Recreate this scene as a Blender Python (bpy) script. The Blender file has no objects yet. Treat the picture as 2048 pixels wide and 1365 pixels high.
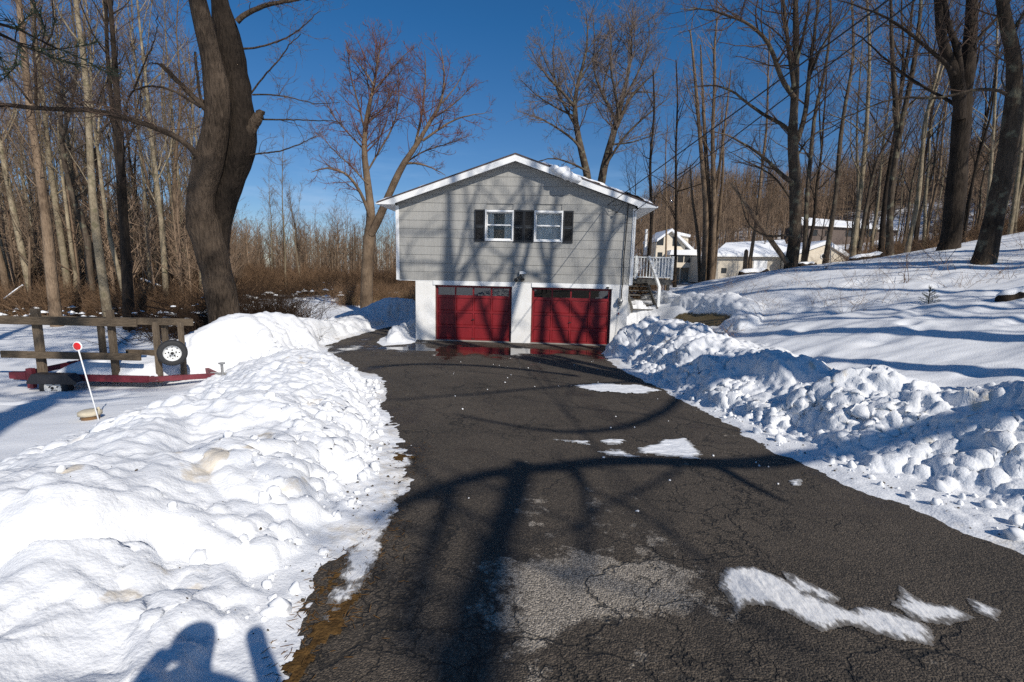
import bpy, math
import numpy as np
from mathutils import Vector, Matrix, Euler

# ------------------------------------------------------------------ camera, sky, sun, exposure
SC = bpy.context.scene
COL = SC.collection
CAMZ = 2.68                     # metres above the garage floor
PITCH, ROLL = math.radians(8.4), math.radians(1.26)
cam_d = bpy.data.cameras.new('camera')
cam = bpy.data.objects.new('camera', cam_d)
COL.objects.link(cam)
cam_d.sensor_width = 36.0
cam_d.lens = 17.0
cam_d.clip_start = 0.05
cam_d.clip_end = 3000.0
CAM_M = Matrix.Rotation(math.pi / 2 - PITCH, 4, 'X') @ Matrix.Rotation(ROLL, 4, 'Z')
cam.matrix_world = Matrix.Translation((0, 0, CAMZ)) @ CAM_M
SC.camera = cam

SUN_AZ, SUN_EL = math.radians(147.0), math.radians(34.5)      # azimuth clockwise from +Y
SUNV = Vector((math.sin(SUN_AZ) * math.cos(SUN_EL), math.cos(SUN_AZ) * math.cos(SUN_EL), math.sin(SUN_EL)))
world = bpy.data.worlds.new('World')
SC.world = world
world.use_nodes = True
wn, wl = world.node_tree.nodes, world.node_tree.links
bg = wn['Background']
sky = wn.new('ShaderNodeTexSky')
sky.sky_type = 'NISHITA'
sky.sun_disc = False
sky.sun_elevation = SUN_EL
sky.sun_rotation = SUN_AZ
sky.altitude = 200.0
sky.air_density = 1.0
sky.dust_density = 0.15
sky.ozone_density = 2.5
bg.inputs['Strength'].default_value = 0.068
# thin cirrus low over the horizon
tc = wn.new('ShaderNodeTexCoord')
mp = wn.new('ShaderNodeMapping'); mp.inputs['Scale'].default_value = (3.0, 3.0, 16.0)
wl.new(tc.outputs['Generated'], mp.inputs['Vector'])
nz = wn.new('ShaderNodeTexNoise'); nz.inputs['Scale'].default_value = 2.2; nz.inputs['Detail'].default_value = 7.0; nz.inputs['Roughness'].default_value = 0.62
wl.new(mp.outputs['Vector'], nz.inputs['Vector'])
rp = wn.new('ShaderNodeValToRGB'); rp.color_ramp.elements[0].position = 0.46; rp.color_ramp.elements[1].position = 0.74
wl.new(nz.outputs['Fac'], rp.inputs['Fac'])
sp = wn.new('ShaderNodeSeparateXYZ'); wl.new(tc.outputs['Generated'], sp.inputs['Vector'])
mr = wn.new('ShaderNodeMapRange'); mr.inputs['From Min'].default_value = 0.24; mr.inputs['From Max'].default_value = 0.06
mr.inputs['To Min'].default_value = 0.0; mr.inputs['To Max'].default_value = 0.6
wl.new(sp.outputs['Z'], mr.inputs['Value'])
mu = wn.new('ShaderNodeMath'); mu.operation = 'MULTIPLY'
wl.new(rp.outputs['Color'], mu.inputs[0]); wl.new(mr.outputs['Result'], mu.inputs[1])
mx = wn.new('ShaderNodeMixRGB'); mx.inputs['Color2'].default_value = (9.0, 9.6, 10.5, 1)
wl.new(mu.outputs['Value'], mx.inputs['Fac']); wl.new(sky.outputs['Color'], mx.inputs['Color1'])
hs = wn.new('ShaderNodeHueSaturation'); hs.inputs['Saturation'].default_value = 1.05
# clear winter air: the blue deepens steadily with height
tr_ = wn.new('ShaderNodeMapRange'); tr_.inputs['From Min'].default_value = 0.0; tr_.inputs['From Max'].default_value = 0.42
wl.new(sp.outputs['Z'], tr_.inputs['Value'])
tint = wn.new('ShaderNodeMixRGB'); tint.inputs['Color1'].default_value = (0.86, 0.95, 1.16, 1); tint.inputs['Color2'].default_value = (0.48, 0.95, 1.32, 1)
wl.new(tr_.outputs['Result'], tint.inputs['Fac'])
ml = wn.new('ShaderNodeMixRGB'); ml.blend_type = 'MULTIPLY'; ml.inputs['Fac'].default_value = 1.0
wl.new(mx.outputs['Color'], ml.inputs['Color1']); wl.new(tint.outputs['Color'], ml.inputs['Color2'])
wl.new(ml.outputs['Color'], hs.inputs['Color'])
wl.new(hs.outputs['Color'], bg.inputs['Color'])

sun_d = bpy.data.lights.new('sun', 'SUN')
sun_d.energy = 4.7
sun_d.angle = math.radians(0.53)
sun_d.color = (1.0, 0.94, 0.85)
sun = bpy.data.objects.new('sun', sun_d)
COL.objects.link(sun)
sun.rotation_euler = SUNV.to_track_quat('Z', 'Y').to_euler()
sun.location = SUNV * 60

SC.view_settings.view_transform = 'Standard'
SC.view_settings.look = 'None'
SC.view_settings.exposure = 0.0
SC.view_settings.gamma = 1.0
SC.view_settings.use_curve_mapping = False
SC.render.engine = 'CYCLES'
SC.cycles.use_denoising = False
SC.cycles.max_bounces = 8

# ------------------------------------------------------------------ helpers
RNG = np.random.default_rng(11)
_CM = np.array(CAM_M.to_3x3())


def at(px, py, Y):
    """The point of the place that the photograph shows at pixel px, py (2048 x 1365), Y metres ahead."""
    r = _CM @ np.array([(px - 1024.0) / 967.0, -(py - 682.5) / 967.0, -1.0])
    return np.array([0.0, 0.0, CAMZ]) + r * (Y / r[1])


def tag(o, label=None, cat=None, group=None, kind=None):
    if label: o['label'] = label
    if cat: o['category'] = cat
    if group: o['group'] = group
    if kind: o['kind'] = kind
    return o


def empty(name, loc, label=None, cat=None, group=None, rz=0.0):
    o = bpy.data.objects.new(name, None)
    o.empty_display_size = 0.2
    o.location = loc
    o.rotation_euler = (0, 0, rz)
    COL.objects.link(o)
    return tag(o, label, cat, group)


def link(name, me, parent=None):
    o = bpy.data.objects.new(name, me)
    COL.objects.link(o)
    if parent is not None: o.parent = parent
    return o


def np_mesh(name, V, quads=None, tris=None, mat=None, smooth=True):
    me = bpy.data.meshes.new(name)
    V = np.asarray(V, dtype=np.float32).reshape(-1, 3)
    nq = 0 if quads is None else len(quads)
    nt = 0 if tris is None else len(tris)
    me.vertices.add(len(V)); me.vertices.foreach_set('co', V.ravel())
    idx, st, tot = [], [], []
    if nq:
        idx.append(np.asarray(quads, np.int32).ravel()); st.append(np.arange(nq, dtype=np.int32) * 4); tot.append(np.full(nq, 4, np.int32))
    if nt:
        idx.append(np.asarray(tris, np.int32).ravel()); st.append(nq * 4 + np.arange(nt, dtype=np.int32) * 3); tot.append(np.full(nt, 3, np.int32))
    idx = np.concatenate(idx)
    me.loops.add(len(idx)); me.loops.foreach_set('vertex_index', idx)
    me.polygons.add(nq + nt)
    me.polygons.foreach_set('loop_start', np.concatenate(st))
    me.polygons.foreach_set('loop_total', np.concatenate(tot))
    me.polygons.foreach_set('use_smooth', np.full(nq + nt, smooth, dtype=bool))
    if mat is not None: me.materials.append(mat)
    me.update(calc_edges=True)
    return me


class MB:
    """Collects boxes, prisms, tubes and lathes into ONE mesh."""
    def __init__(s): s.v, s.f = [], []

    def add(s, vs, fs):
        b = len(s.v)
        s.v += [tuple(map(float, p)) for p in vs]
        s.f += [tuple(b + i for i in f) for f in fs]
        return s

    def box(s, x0, x1, y0, y1, z0, z1):
        return s.add([(x0, y0, z0), (x1, y0, z0), (x1, y1, z0), (x0, y1, z0), (x0, y0, z1), (x1, y0, z1), (x1, y1, z1), (x0, y1, z1)],
                     [(0, 3, 2, 1), (4, 5, 6, 7), (0, 1, 5, 4), (1, 2, 6, 5), (2, 3, 7, 6), (3, 0, 4, 7)])

    def beam(s, a, b, w, h, up=(0, 0, 1)):
        a, b, up = Vector(a), Vector(b), Vector(up)
        d = (b - a).normalized()
        sd = d.cross(up)
        if sd.length < 1e-4: sd = d.cross(Vector((0, 1, 0)))
        sd.normalize(); u = sd.cross(d)
        q = [(-w / 2, -h / 2), (w / 2, -h / 2), (w / 2, h / 2), (-w / 2, h / 2)]
        vs = [a + sd * i + u * j for i, j in q] + [b + sd * i + u * j for i, j in q]
        return s.add(vs, [(3, 2, 1, 0), (4, 5, 6, 7), (0, 1, 5, 4), (1, 2, 6, 5), (2, 3, 7, 6), (3, 0, 4, 7)])

    def prism(s, poly, y0, y1):
        """poly: (x, z) points counter-clockwise seen from -y; front at y0, back at y1"""
        n = len(poly)
        y0s = y0 if hasattr(y0, '__len__') else [y0] * n
        vs = [(p[0], y0s[i], p[1]) for i, p in enumerate(poly)] + [(p[0], y1, p[1]) for p in poly]
        return s.add(vs, [tuple(range(n)), tuple(range(2 * n - 1, n - 1, -1))] + [(i, n + i, n + (i + 1) % n, (i + 1) % n) for i in range(n)])

    def tube(s, pts, r, n=8, caps=True):
        pts = [Vector(p) for p in pts]
        rs = r if hasattr(r, '__len__') else [r] * len(pts)
        vs, fs = [], []
        for i, p in enumerate(pts):
            d = (pts[min(i + 1, len(pts) - 1)] - pts[max(i - 1, 0)]).normalized()
            ref = Vector((0, 0, 1)) if abs(d.z) < 0.9 else Vector((1, 0, 0))
            u = d.cross(ref).normalized(); w = u.cross(d)
            for k in range(n):
                a = 2 * math.pi * k / n
                vs.append(p + u * (rs[i] * math.cos(a)) + w * (rs[i] * math.sin(a)))
        for i in range(len(pts) - 1):
            for k in range(n):
                fs.append((i * n + k, i * n + (k + 1) % n, (i + 1) * n + (k + 1) % n, (i + 1) * n + k))
        if caps:
            fs.append(tuple(range(n - 1, -1, -1))); fs.append(tuple(range((len(pts) - 1) * n, len(pts) * n)))
        return s.add(vs, fs)

    def lathe(s, prof, c, axis='z', n=24):
        """prof: (radius, height) pairs revolved about an axis through c"""
        vs, fs = [], []
        for r, h in prof:
            for k in range(n):
                a = 2 * math.pi * k / n
                p = (r * math.cos(a), r * math.sin(a), h)
                if axis == 'y': p = (p[0], h, p[1])
                if axis == 'x': p = (h, p[0], p[1])
                vs.append((c[0] + p[0], c[1] + p[1], c[2] + p[2]))
        for i in range(len(prof) - 1):
            for k in range(n):
                fs.append((i * n + k, i * n + (k + 1) % n, (i + 1) * n + (k + 1) % n, (i + 1) * n + k))
        return s.add(vs, fs)

    def build(s, name, mat, parent=None, smooth=False, bevel=0.0):
        me = bpy.data.meshes.new(name)
        me.from_pydata(s.v, [], s.f)
        me.materials.append(mat)
        if smooth: me.polygons.foreach_set('use_smooth', [True] * len(me.polygons))
        me.update()
        o = link(name, me, parent)
        if bevel:
            m = o.modifiers.new('bevel', 'BEVEL'); m.width = bevel; m.segments = 2; m.limit_method = 'ANGLE'
        return o


# ------------------------------------------------------------------ numpy noise
def _h(ix, iy, iz, seed):
    with np.errstate(over='ignore'):
        h = (ix.astype(np.uint32) * np.uint32(374761393) + iy.astype(np.uint32) * np.uint32(668265263)
             + iz.astype(np.uint32) * np.uint32(2147483647) + np.uint32(seed * 974711 + 1013))
        h = (h ^ (h >> np.uint32(13))) * np.uint32(1274126177)
        h = (h ^ (h >> np.uint32(16))) * np.uint32(2246822519)
        h = h ^ (h >> np.uint32(15))
    return h.astype(np.float32) * np.float32(1.0 / 4294967295.0)


def vnoise(P, seed=0):
    """smooth value noise, -1..1; P (n,3) or (n,2)"""
    P = np.asarray(P, np.float32)
    if P.shape[1] == 2: P = np.concatenate([P, np.zeros((len(P), 1), np.float32)], 1)
    I = np.floor(P).astype(np.int64); F = P - I
    U = F * F * F * (F * (F * 6 - 15) + 10)
    out = 0
    for dx in (0, 1):
        wx = U[:, 0] if dx else 1 - U[:, 0]
        for dy in (0, 1):
            wy = U[:, 1] if dy else 1 - U[:, 1]
            for dz in (0, 1):
                wz = U[:, 2] if dz else 1 - U[:, 2]
                out = out + wx * wy * wz * _h(I[:, 0] + dx, I[:, 1] + dy, I[:, 2] + dz, seed)
    return out * 2 - 1


def fbm(P, oct=4, seed=0, gain=0.5):
    P = np.asarray(P, np.float32); a, s, n = 1.0, 0.0, 0.0
    for o in range(oct):
        s = s + a * vnoise(P * (2.03 ** o) + 17.3 * o, seed + o); n += a; a *= gain
    return s / n


def lumps(P, seed=0, soft=False):
    """rounded cauliflower lumps 0..1 (spheres about jittered cell points)"""
    P = np.asarray(P, np.float32); I = np.floor(P).astype(np.int64)
    best = np.full(len(P), 9.0, np.float32)
    for dx in (-1, 0, 1):
        for dy in (-1, 0, 1):
            for dz in (-1, 0, 1):
                c = [I[:, 0] + dx, I[:, 1] + dy, I[:, 2] + dz]
                q = np.stack([c[k] + _h(c[0], c[1], c[2], seed + 31 * k + 1) for k in range(3)], 1)
                rr = 0.75 + 0.6 * _h(c[0], c[1], c[2], seed + 7)
                d = ((P - q) ** 2).sum(1) / rr ** 2
                np.minimum(best, d.astype(np.float32), out=best)
    t = np.clip(1 - best, 0, 1)
    return t ** .62 if not soft else t * t * (3 - 2 * t)


def sstep(a, b, x):
    t = np.clip((x - a) / (b - a), 0, 1)
    return t * t * (3 - 2 * t)


# ------------------------------------------------------------------ materials
def mat(name, col, rough=0.6, metal=0.0, spec=0.5, var=0.0, nscale=8.0, bump=0.0, bscale=60.0, col2=None, stretch=None, rnd=0.0, obj_space=True):
    m = bpy.data.materials.new(name); m.use_nodes = True
    n, l = m.node_tree.nodes, m.node_tree.links
    b = n['Principled BSDF']
    b.inputs['Roughness'].default_value = rough
    b.inputs['Metallic'].default_value = metal
    b.inputs['Specular IOR Level'].default_value = spec
    c4 = (*col, 1)
    b.inputs['Base Color'].default_value = c4
    tcn = n.new('ShaderNodeTexCoord'); src = tcn.outputs['Object']
    if stretch:
        mpn = n.new('ShaderNodeMapping'); mpn.inputs['Scale'].default_value = stretch
        l.new(src, mpn.inputs['Vector']); src = mpn.outputs['Vector']
    out = None
    if var or col2:
        t = n.new('ShaderNodeTexNoise'); t.inputs['Scale'].default_value = nscale; t.inputs['Detail'].default_value = 6; t.inputs['Roughness'].default_value = 0.65
        l.new(src, t.inputs['Vector'])
        r = n.new('ShaderNodeValToRGB')
        r.color_ramp.elements[0].position, r.color_ramp.elements[1].position = 0.33, 0.68
        c2 = col2 if col2 else tuple(min(1, c * (1 + var)) for c in col)
        c1 = col if col2 else tuple(c * (1 - var) for c in col)
        r.color_ramp.elements[0].color = (*c1, 1); r.color_ramp.elements[1].color = (*c2, 1)
        l.new(t.outputs['Fac'], r.inputs['Fac']); out = r.outputs['Color']
    if rnd:
        oi = n.new('ShaderNodeObjectInfo')
        mrn = n.new('ShaderNodeMapRange'); mrn.inputs['To Min'].default_value = 1 - rnd; mrn.inputs['To Max'].default_value = 1 + rnd
        l.new(oi.outputs['Random'], mrn.inputs['Value'])
        mm = n.new('ShaderNodeVectorMath'); mm.operation = 'MULTIPLY'
        if out is not None: l.new(out, mm.inputs[0])
        else: mm.inputs[0].default_value = col
        l.new(mrn.outputs['Result'], mm.inputs[1]); out = mm.outputs['Vector']
    if out is not None: l.new(out, b.inputs['Base Color'])
    if bump:
        t2 = n.new('ShaderNodeTexNoise'); t2.inputs['Scale'].default_value = bscale; t2.inputs['Detail'].default_value = 5
        l.new(src, t2.inputs['Vector'])
        bp = n.new('ShaderNodeBump'); bp.inputs['Strength'].default_value = 1.0; bp.inputs['Distance'].default_value = bump
        l.new(t2.outputs['Fac'], bp.inputs['Height']); l.new(bp.outputs['Normal'], b.inputs['Normal'])
    return m


def bark(name, c1, c2, ridge=0.02, scale=9.0, zs=0.22, spots=None):
    """furrowed bark: ridges stretched up the stem, tint varying along it"""
    m = bpy.data.materials.new(name); m.use_nodes = True
    n, l = m.node_tree.nodes, m.node_tree.links
    b = n['Principled BSDF']; b.inputs['Roughness'].default_value = 0.9; b.inputs['Specular IOR Level'].default_value = 0.15
    tcn = n.new('ShaderNodeTexCoord')
    mpn = n.new('ShaderNodeMapping'); mpn.inputs['Scale'].default_value = (1, 1, zs); l.new(tcn.outputs['Object'], mpn.inputs['Vector'])
    t = n.new('ShaderNodeTexNoise'); t.inputs['Scale'].default_value = scale * 2.2; t.inputs['Detail'].default_value = 7; t.inputs['Roughness'].default_value = 0.7
    l.new(mpn.outputs['Vector'], t.inputs['Vector'])
    t3 = n.new('ShaderNodeTexNoise'); t3.inputs['Scale'].default_value = 1.3; t3.inputs['Detail'].default_value = 4; l.new(tcn.outputs['Object'], t3.inputs['Vector'])
    ad = n.new('ShaderNodeMath'); ad.operation = 'ADD'; l.new(t.outputs['Fac'], ad.inputs[0]); l.new(t3.outputs['Fac'], ad.inputs[1])
    r = n.new('ShaderNodeValToRGB'); r.color_ramp.elements[0].position, r.color_ramp.elements[1].position = 0.38, 0.62
    r.color_ramp.elements[0].color = (*c1, 1); r.color_ramp.elements[1].color = (*c2, 1)
    hf = n.new('ShaderNodeMath'); hf.operation = 'MULTIPLY'; hf.inputs[1].default_value = 0.5; l.new(ad.outputs['Value'], hf.inputs[0])
    l.new(hf.outputs['Value'], r.inputs['Fac'])
    oi = n.new('ShaderNodeObjectInfo'); mrn = n.new('ShaderNodeMapRange'); mrn.inputs['To Min'].default_value = 0.75; mrn.inputs['To Max'].default_value = 1.2
    l.new(oi.outputs['Random'], mrn.inputs['Value'])
    mm = n.new('ShaderNodeVectorMath'); mm.operation = 'MULTIPLY'; l.new(r.outputs['Color'], mm.inputs[0]); l.new(mrn.outputs['Result'], mm.inputs[1])
    col = mm.outputs['Vector']
    if spots:
        v = n.new('ShaderNodeTexNoise'); v.inputs['Scale'].default_value = 3.5; v.inputs['Detail'].default_value = 5; l.new(tcn.outputs['Object'], v.inputs['Vector'])
        r2 = n.new('ShaderNodeValToRGB'); r2.color_ramp.elements[0].position, r2.color_ramp.elements[1].position = 0.55, 0.66
        l.new(v.outputs['Fac'], r2.inputs['Fac'])
        mx2 = n.new('ShaderNodeMixRGB'); mx2.inputs['Color2'].default_value = (*spots, 1)
        l.new(r2.outputs['Color'], mx2.inputs['Fac']); l.new(col, mx2.inputs['Color1']); col = mx2.outputs['Color']
    l.new(col, b.inputs['Base Color'])
    vo = n.new('ShaderNodeTexVoronoi'); vo.feature = 'DISTANCE_TO_EDGE'; vo.inputs['Scale'].default_value = scale
    wv = n.new('ShaderNodeVectorMath'); wv.operation = 'ADD'
    sc_ = n.new('ShaderNodeVectorMath'); sc_.operation = 'SCALE'; sc_.inputs['Scale'].default_value = 0.25
    l.new(t3.outputs['Color'], sc_.inputs[0]); l.new(mpn.outputs['Vector'], wv.inputs[0]); l.new(sc_.outputs['Vector'], wv.inputs[1])
    l.new(wv.outputs['Vector'], vo.inputs['Vector'])
    ad2 = n.new('ShaderNodeMath'); ad2.operation = 'ADD'; l.new(vo.outputs['Distance'], ad2.inputs[0]); l.new(t.outputs['Fac'], ad2.inputs[1])
    bp = n.new('ShaderNodeBump'); bp.inputs['Strength'].default_value = 1.0; bp.inputs['Distance'].default_value = ridge
    l.new(ad2.outputs['Value'], bp.inputs['Height']); l.new(bp.outputs['Normal'], b.inputs['Normal'])
    return m


def attr_mix(m, chain):
    """mix further colours over the base colour by vertex attributes: [(attribute, colour, colour2, noise scale)]"""
    n, l = m.node_tree.nodes, m.node_tree.links
    b = n['Principled BSDF']
    for a, c1, c2, ns in chain:
        at_ = n.new('ShaderNodeAttribute'); at_.attribute_name = a
        t = n.new('ShaderNodeTexNoise'); t.inputs['Scale'].default_value = ns; t.inputs['Detail'].default_value = 6; t.inputs['Roughness'].default_value = 0.7
        tcn = n.new('ShaderNodeTexCoord'); l.new(tcn.outputs['Object'], t.inputs['Vector'])
        r = n.new('ShaderNodeValToRGB'); r.color_ramp.elements[0].color = (*c1, 1); r.color_ramp.elements[1].color = (*c2, 1)
        r.color_ramp.elements[0].position, r.color_ramp.elements[1].position = 0.35, 0.65
        l.new(t.outputs['Fac'], r.inputs['Fac'])
        # attribute + noise, sharpened, so the edge of a stain breaks up
        s = n.new('ShaderNodeMath'); s.operation = 'MULTIPLY_ADD'; s.inputs[1].default_value = 1.0
        sub = n.new('ShaderNodeMath'); sub.operation = 'MULTIPLY_ADD'; sub.inputs[1].default_value = 1.2; sub.inputs[2].default_value = -0.6
        l.new(t.outputs['Fac'], sub.inputs[0]); l.new(at_.outputs['Fac'], s.inputs[0]); l.new(sub.outputs['Value'], s.inputs[2])
        mul = n.new('ShaderNodeMath'); mul.operation = 'MULTIPLY'; mul.use_clamp = True
        st = n.new('ShaderNodeMapRange'); st.interpolation_type = 'SMOOTHSTEP'; st.inputs['From Min'].default_value = 0.25; st.inputs['From Max'].default_value = 0.7
        l.new(s.outputs['Value'], st.inputs['Value'])
        stp = n.new('ShaderNodeMapRange'); stp.inputs['From Max'].default_value = 0.12; l.new(at_.outputs['Fac'], stp.inputs['Value'])
        l.new(st.outputs['Result'], mul.inputs[0]); l.new(stp.outputs['Result'], mul.inputs[1])
        mixn = n.new('ShaderNodeMixRGB'); l.new(mul.outputs['Value'], mixn.inputs['Fac'])
        ln = b.inputs['Base Color'].links
        if ln: l.new(ln[0].from_socket, mixn.inputs['Color1'])
        else: mixn.inputs['Color1'].default_value = b.inputs['Base Color'].default_value
        l.new(r.outputs['Color'], mixn.inputs['Color2'])
        l.new(mixn.outputs['Color'], b.inputs['Base Color'])
    return m
# ------------------------------------------------------------------ the lie of the land
def zdrive(y):
    """height of the driveway: falls gently to the garage, level in front of the doors"""
    t = 16.2 - np.asarray(y, float)
    return 1.03 / 16.8 * np.where(t > 0.8, t, np.where(t > -0.8, (t + 0.8) ** 2 / 3.2, 0.0)) + 0.003


DRIVE = [(-1.3, -14), (-1.0, -4), (-0.95, 1.0), (-0.96, 2.0), (-1.05, 2.7), (-1.0, 3.4), (-1.12, 4.4), (-1.4, 5.4), (-1.72, 6.6), (-2.1, 8.0), (-2.5, 9.4), (-3.3, 10.7),
         (-4.4, 12.4), (-5.5, 14.2), (-6.15, 15.8), (-6.2, 17.4), (-5.9, 20.0), (-5.2, 23.0), (-4.2, 25.5), (-3.2, 26.6), (-3.0, 25.6), (-4.1, 23.9), (-4.6, 21.5), (-4.95, 18.8),
         (-4.9, 17.0), (-4.4, 16.2), (-3.6, 17.0), (-3.6, 18.6), (4.4, 18.6), (4.1, 17.2), (3.35, 16.5), (2.85, 14.6), (2.72, 12.5), (2.86, 9.8), (3.0, 7.0), (3.02, 5.6), (3.2, 4.6),
         (3.4, 3.9), (3.55, 3.1), (3.8, 1.5), (4.2, -4), (4.2, -14)]


def poly_sdf(X, Y, poly):
    """signed distance to a closed polygon, positive outside"""
    best = np.full(X.shape, 1e9); inside = np.zeros(X.shape, bool)
    n = len(poly)
    for i in range(n):
        ax, ay = poly[i]; bx, by = poly[(i + 1) % n]
        ex, ey = bx - ax, by - ay
        wx, wy = X - ax, Y - ay
        t = np.clip((wx * ex + wy * ey) / (ex * ex + ey * ey), 0, 1)
        best = np.minimum(best, (wx - ex * t) ** 2 + (wy - ey * t) ** 2)
        c = ((ay > Y) != (by > Y)) & (X < (bx - ax) * (Y - ay) / (by - ay + 1e-12) + ax)
        inside ^= c
    d = np.sqrt(best)
    return np.where(inside, -d, d)


CTRL = np.array([
    # right-hand slope
    (9.9, 19, 2.80), (14.9, 17, 3.70), (13.4, 14, 3.20), (9.8, 25, 2.05), (5.2, 18.5, 1.35), (5.0, 16.6, 0.75), (5.6, 5, 0.95), (4.4, 8, 0.66), (5.6, 11, 0.85),
    (7.25, 8, 1.2), (8.5, 8, 1.52), (10.6, 10, 2.2), (7.7, 11, 1.6), (8.4, 12, 1.75), (6.5, 13.5, 1.2), (7.4, 16, 1.75), (11.6, 12, 2.55), (6.0, 22, 1.45), (7.5, 26, 1.7),
    (20, 18, 4.7), (28, 22, 5.6), (28, 30, 4.6), (6, 32, 1.3), (5.0, 25, 1.3), (10, 48, 0.9), (26, 80, 1.2), (38, 70, 2.2), (50, 72, 3.6),
    (60, 100, 9.2), (72, 100, 9.8), (45, 45, 6.5), (40, 28, 7.0), (80, 60, 12.0), (12, 80, 0.3), (30, 110, 4.0), (100, 110, 20), (6.2, 3, 1.15), (9, 3, 1.7), (10, -3, 1.9), (14, 3, 2.6), (18, 6, 3.4), (25, 0, 4.6),
    (50, -10, 8.0), (15, -15, 2.2), (80, 10, 13),
    # in front of and round the house
    (4.4, 17.5, 0.35), (4.7, 19, 1.2), (5, 22, 1.25), (6.5, 20, 1.42), (6.3, 24, 1.5), (7.6, 22, 1.75), (6.2, 17.5, 1.25), (0, 18.5, 0.0), (-3.6, 18.2, 0.0), (-4.0, 22, 0.0), (0, 26, 0.15), (-3.6, 27, 0.0), (2, 34, 0.5), (-4.4, 17.4, 0.05),
    # left-hand yard and field
    (-5.3, 6, 0.66), (-3.6, 5, 0.72), (-6.8, 10, 0.02), (-11.2, 10.5, -0.08), (-9, 10.6, -0.05), (-7, 4, 0.68), (-10, 6, 0.45), (-14, 9, 0.0), (-5, 9.0, 0.30), (-16.6, 22, -0.2), (-9, 14, 0.0),
    (-7.1, 12, 0.05), (-17.6, 40, -0.25), (-9, 30, -0.1), (-30, 30, -0.4), (-50, 60, -0.6), (-20, 70, -0.5), (0, 60, -0.1), (-40, 10, -0.3), (-20, 14, -0.15), (-2.6, 3, 0.86),
    (-2.2, 1, 0.95), (-6, 0, 0.9), (-12, -10, 0.8), (0, -20, 1.7), (3, -20, 1.8), (-40, -20, 0.2), (-100, 100, -0.6), (-20, 140, -0.5), (30, 160, 5.0), (-100, 0, -0.6), (0, -80, 2.0),
])
_crest = [(1335, 588, 25.5), (1405, 566, 24.5), (1480, 552, 23), (1530, 547, 21.5), (1660, 533, 20.5), (1750, 517, 19), (1830, 505, 18)]
_dn = [(1335, 592, 34), (1405, 574, 34), (1480, 564, 33), (1560, 556, 32), (1660, 545, 30), (1750, 528, 28), (1840, 512, 26), (1470, 568, 50), (1600, 562, 50)]
CTRL = np.concatenate([CTRL, np.array([at(*p) for p in _crest + _dn])])


def _tps(r2):
    return r2 * np.log(r2 + 1e-9) * 0.5


def _fit():
    n = len(CTRL); X = CTRL[:, :2] / 10.0
    K = _tps(((X[:, None] - X[None]) ** 2).sum(2)) + np.eye(n) * 0.004
    P = np.c_[np.ones(n), X]
    A = np.block([[K, P], [P.T, np.zeros((3, 3))]])
    return np.linalg.solve(A, np.r_[CTRL[:, 2], 0, 0, 0])


_W = _fit()
RIDGES = [   # ploughed banks: crest line (x, y, height), half width, how lumpy, kind
    ([(-2.3, 0.9, .28), (-2.75, 2.4, .42), (-2.85, 3.6, .40), (-2.9, 5.0, .41), (-3.3, 6.6, .36), (-4.0, 8.4, .36), (-4.8, 10.2, .34), (-5.6, 11.6, .25)], 1.75, 1.0),
    ([(-7.75, 12.0, .85), (-7.4, 12.9, 1.12), (-6.95, 14.6, .95), (-7.0, 16.6, .62), (-7.3, 19, .35), (-6.9, 22, .30)], 1.45, 1.0),
    ([(-7.6, 24.2, .40), (-6.6, 25.3, 1.0), (-5.6, 26.2, .9), (-5.0, 26.8, .4)], 1.8, 0.35),
    ([(-4.35, 17.2, .20), (-4.35, 19, .35), (-4.2, 22, .40)], 0.75, 0.9),
    ([(6.6, 1.6, .36), (5.6, 3.8, .40), (4.9, 5.6, .36), (4.4, 7.4, .34), (4.3, 9.0, .36), (4.5, 11.0, .42), (4.45, 13.0, .50), (4.25, 14.8, .62), (4.3, 16.2, .60)], 1.45, 1.25),
    ([(4.9, 17.0, .40), (5.0, 18.6, .16), (5.0, 21, .12)], 0.8, 0.7),
    ([(6.6, 13.8, .10), (7.2, 15.0, .14), (7.15, 16.4, .20), (6.85, 18.5, .18), (6.6, 21.5, .12), (6.4, 24, .06)], 0.6, 0.7),
]
PATH = [(6.35, 15.0, 0), (6.2, 16.0, 0), (5.95, 17.2, 0)]


def line_dist(X, Y, pts):
    best = np.full(X.shape, 1e9); val = np.zeros(X.shape)
    for (ax, ay, ah), (bx, by, bh) in zip(pts, pts[1:]):
        ex, ey = bx - ax, by - ay
        t = np.clip(((X - ax) * ex + (Y - ay) * ey) / (ex * ex + ey * ey), 0, 1)
        d = (X - ax - ex * t) ** 2 + (Y - ay - ey * t) ** 2
        m = d < best
        best = np.where(m, d, best); val = np.where(m, ah + (bh - ah) * t, val)
    return np.sqrt(best), val


def far_hill(X, Y):
    """wooded ridge far off to the right"""
    az = np.degrees(np.arctan2(X, Y))
    R = np.hypot(X, Y)
    side = sstep(6, 20, az) * sstep(150, 110, az)
    h = 25 + 5 * np.sin(az * 0.11 + 0.6) + 5 * sstep(28, 60, az)
    return side * h * sstep(112, 200, R)


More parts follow.
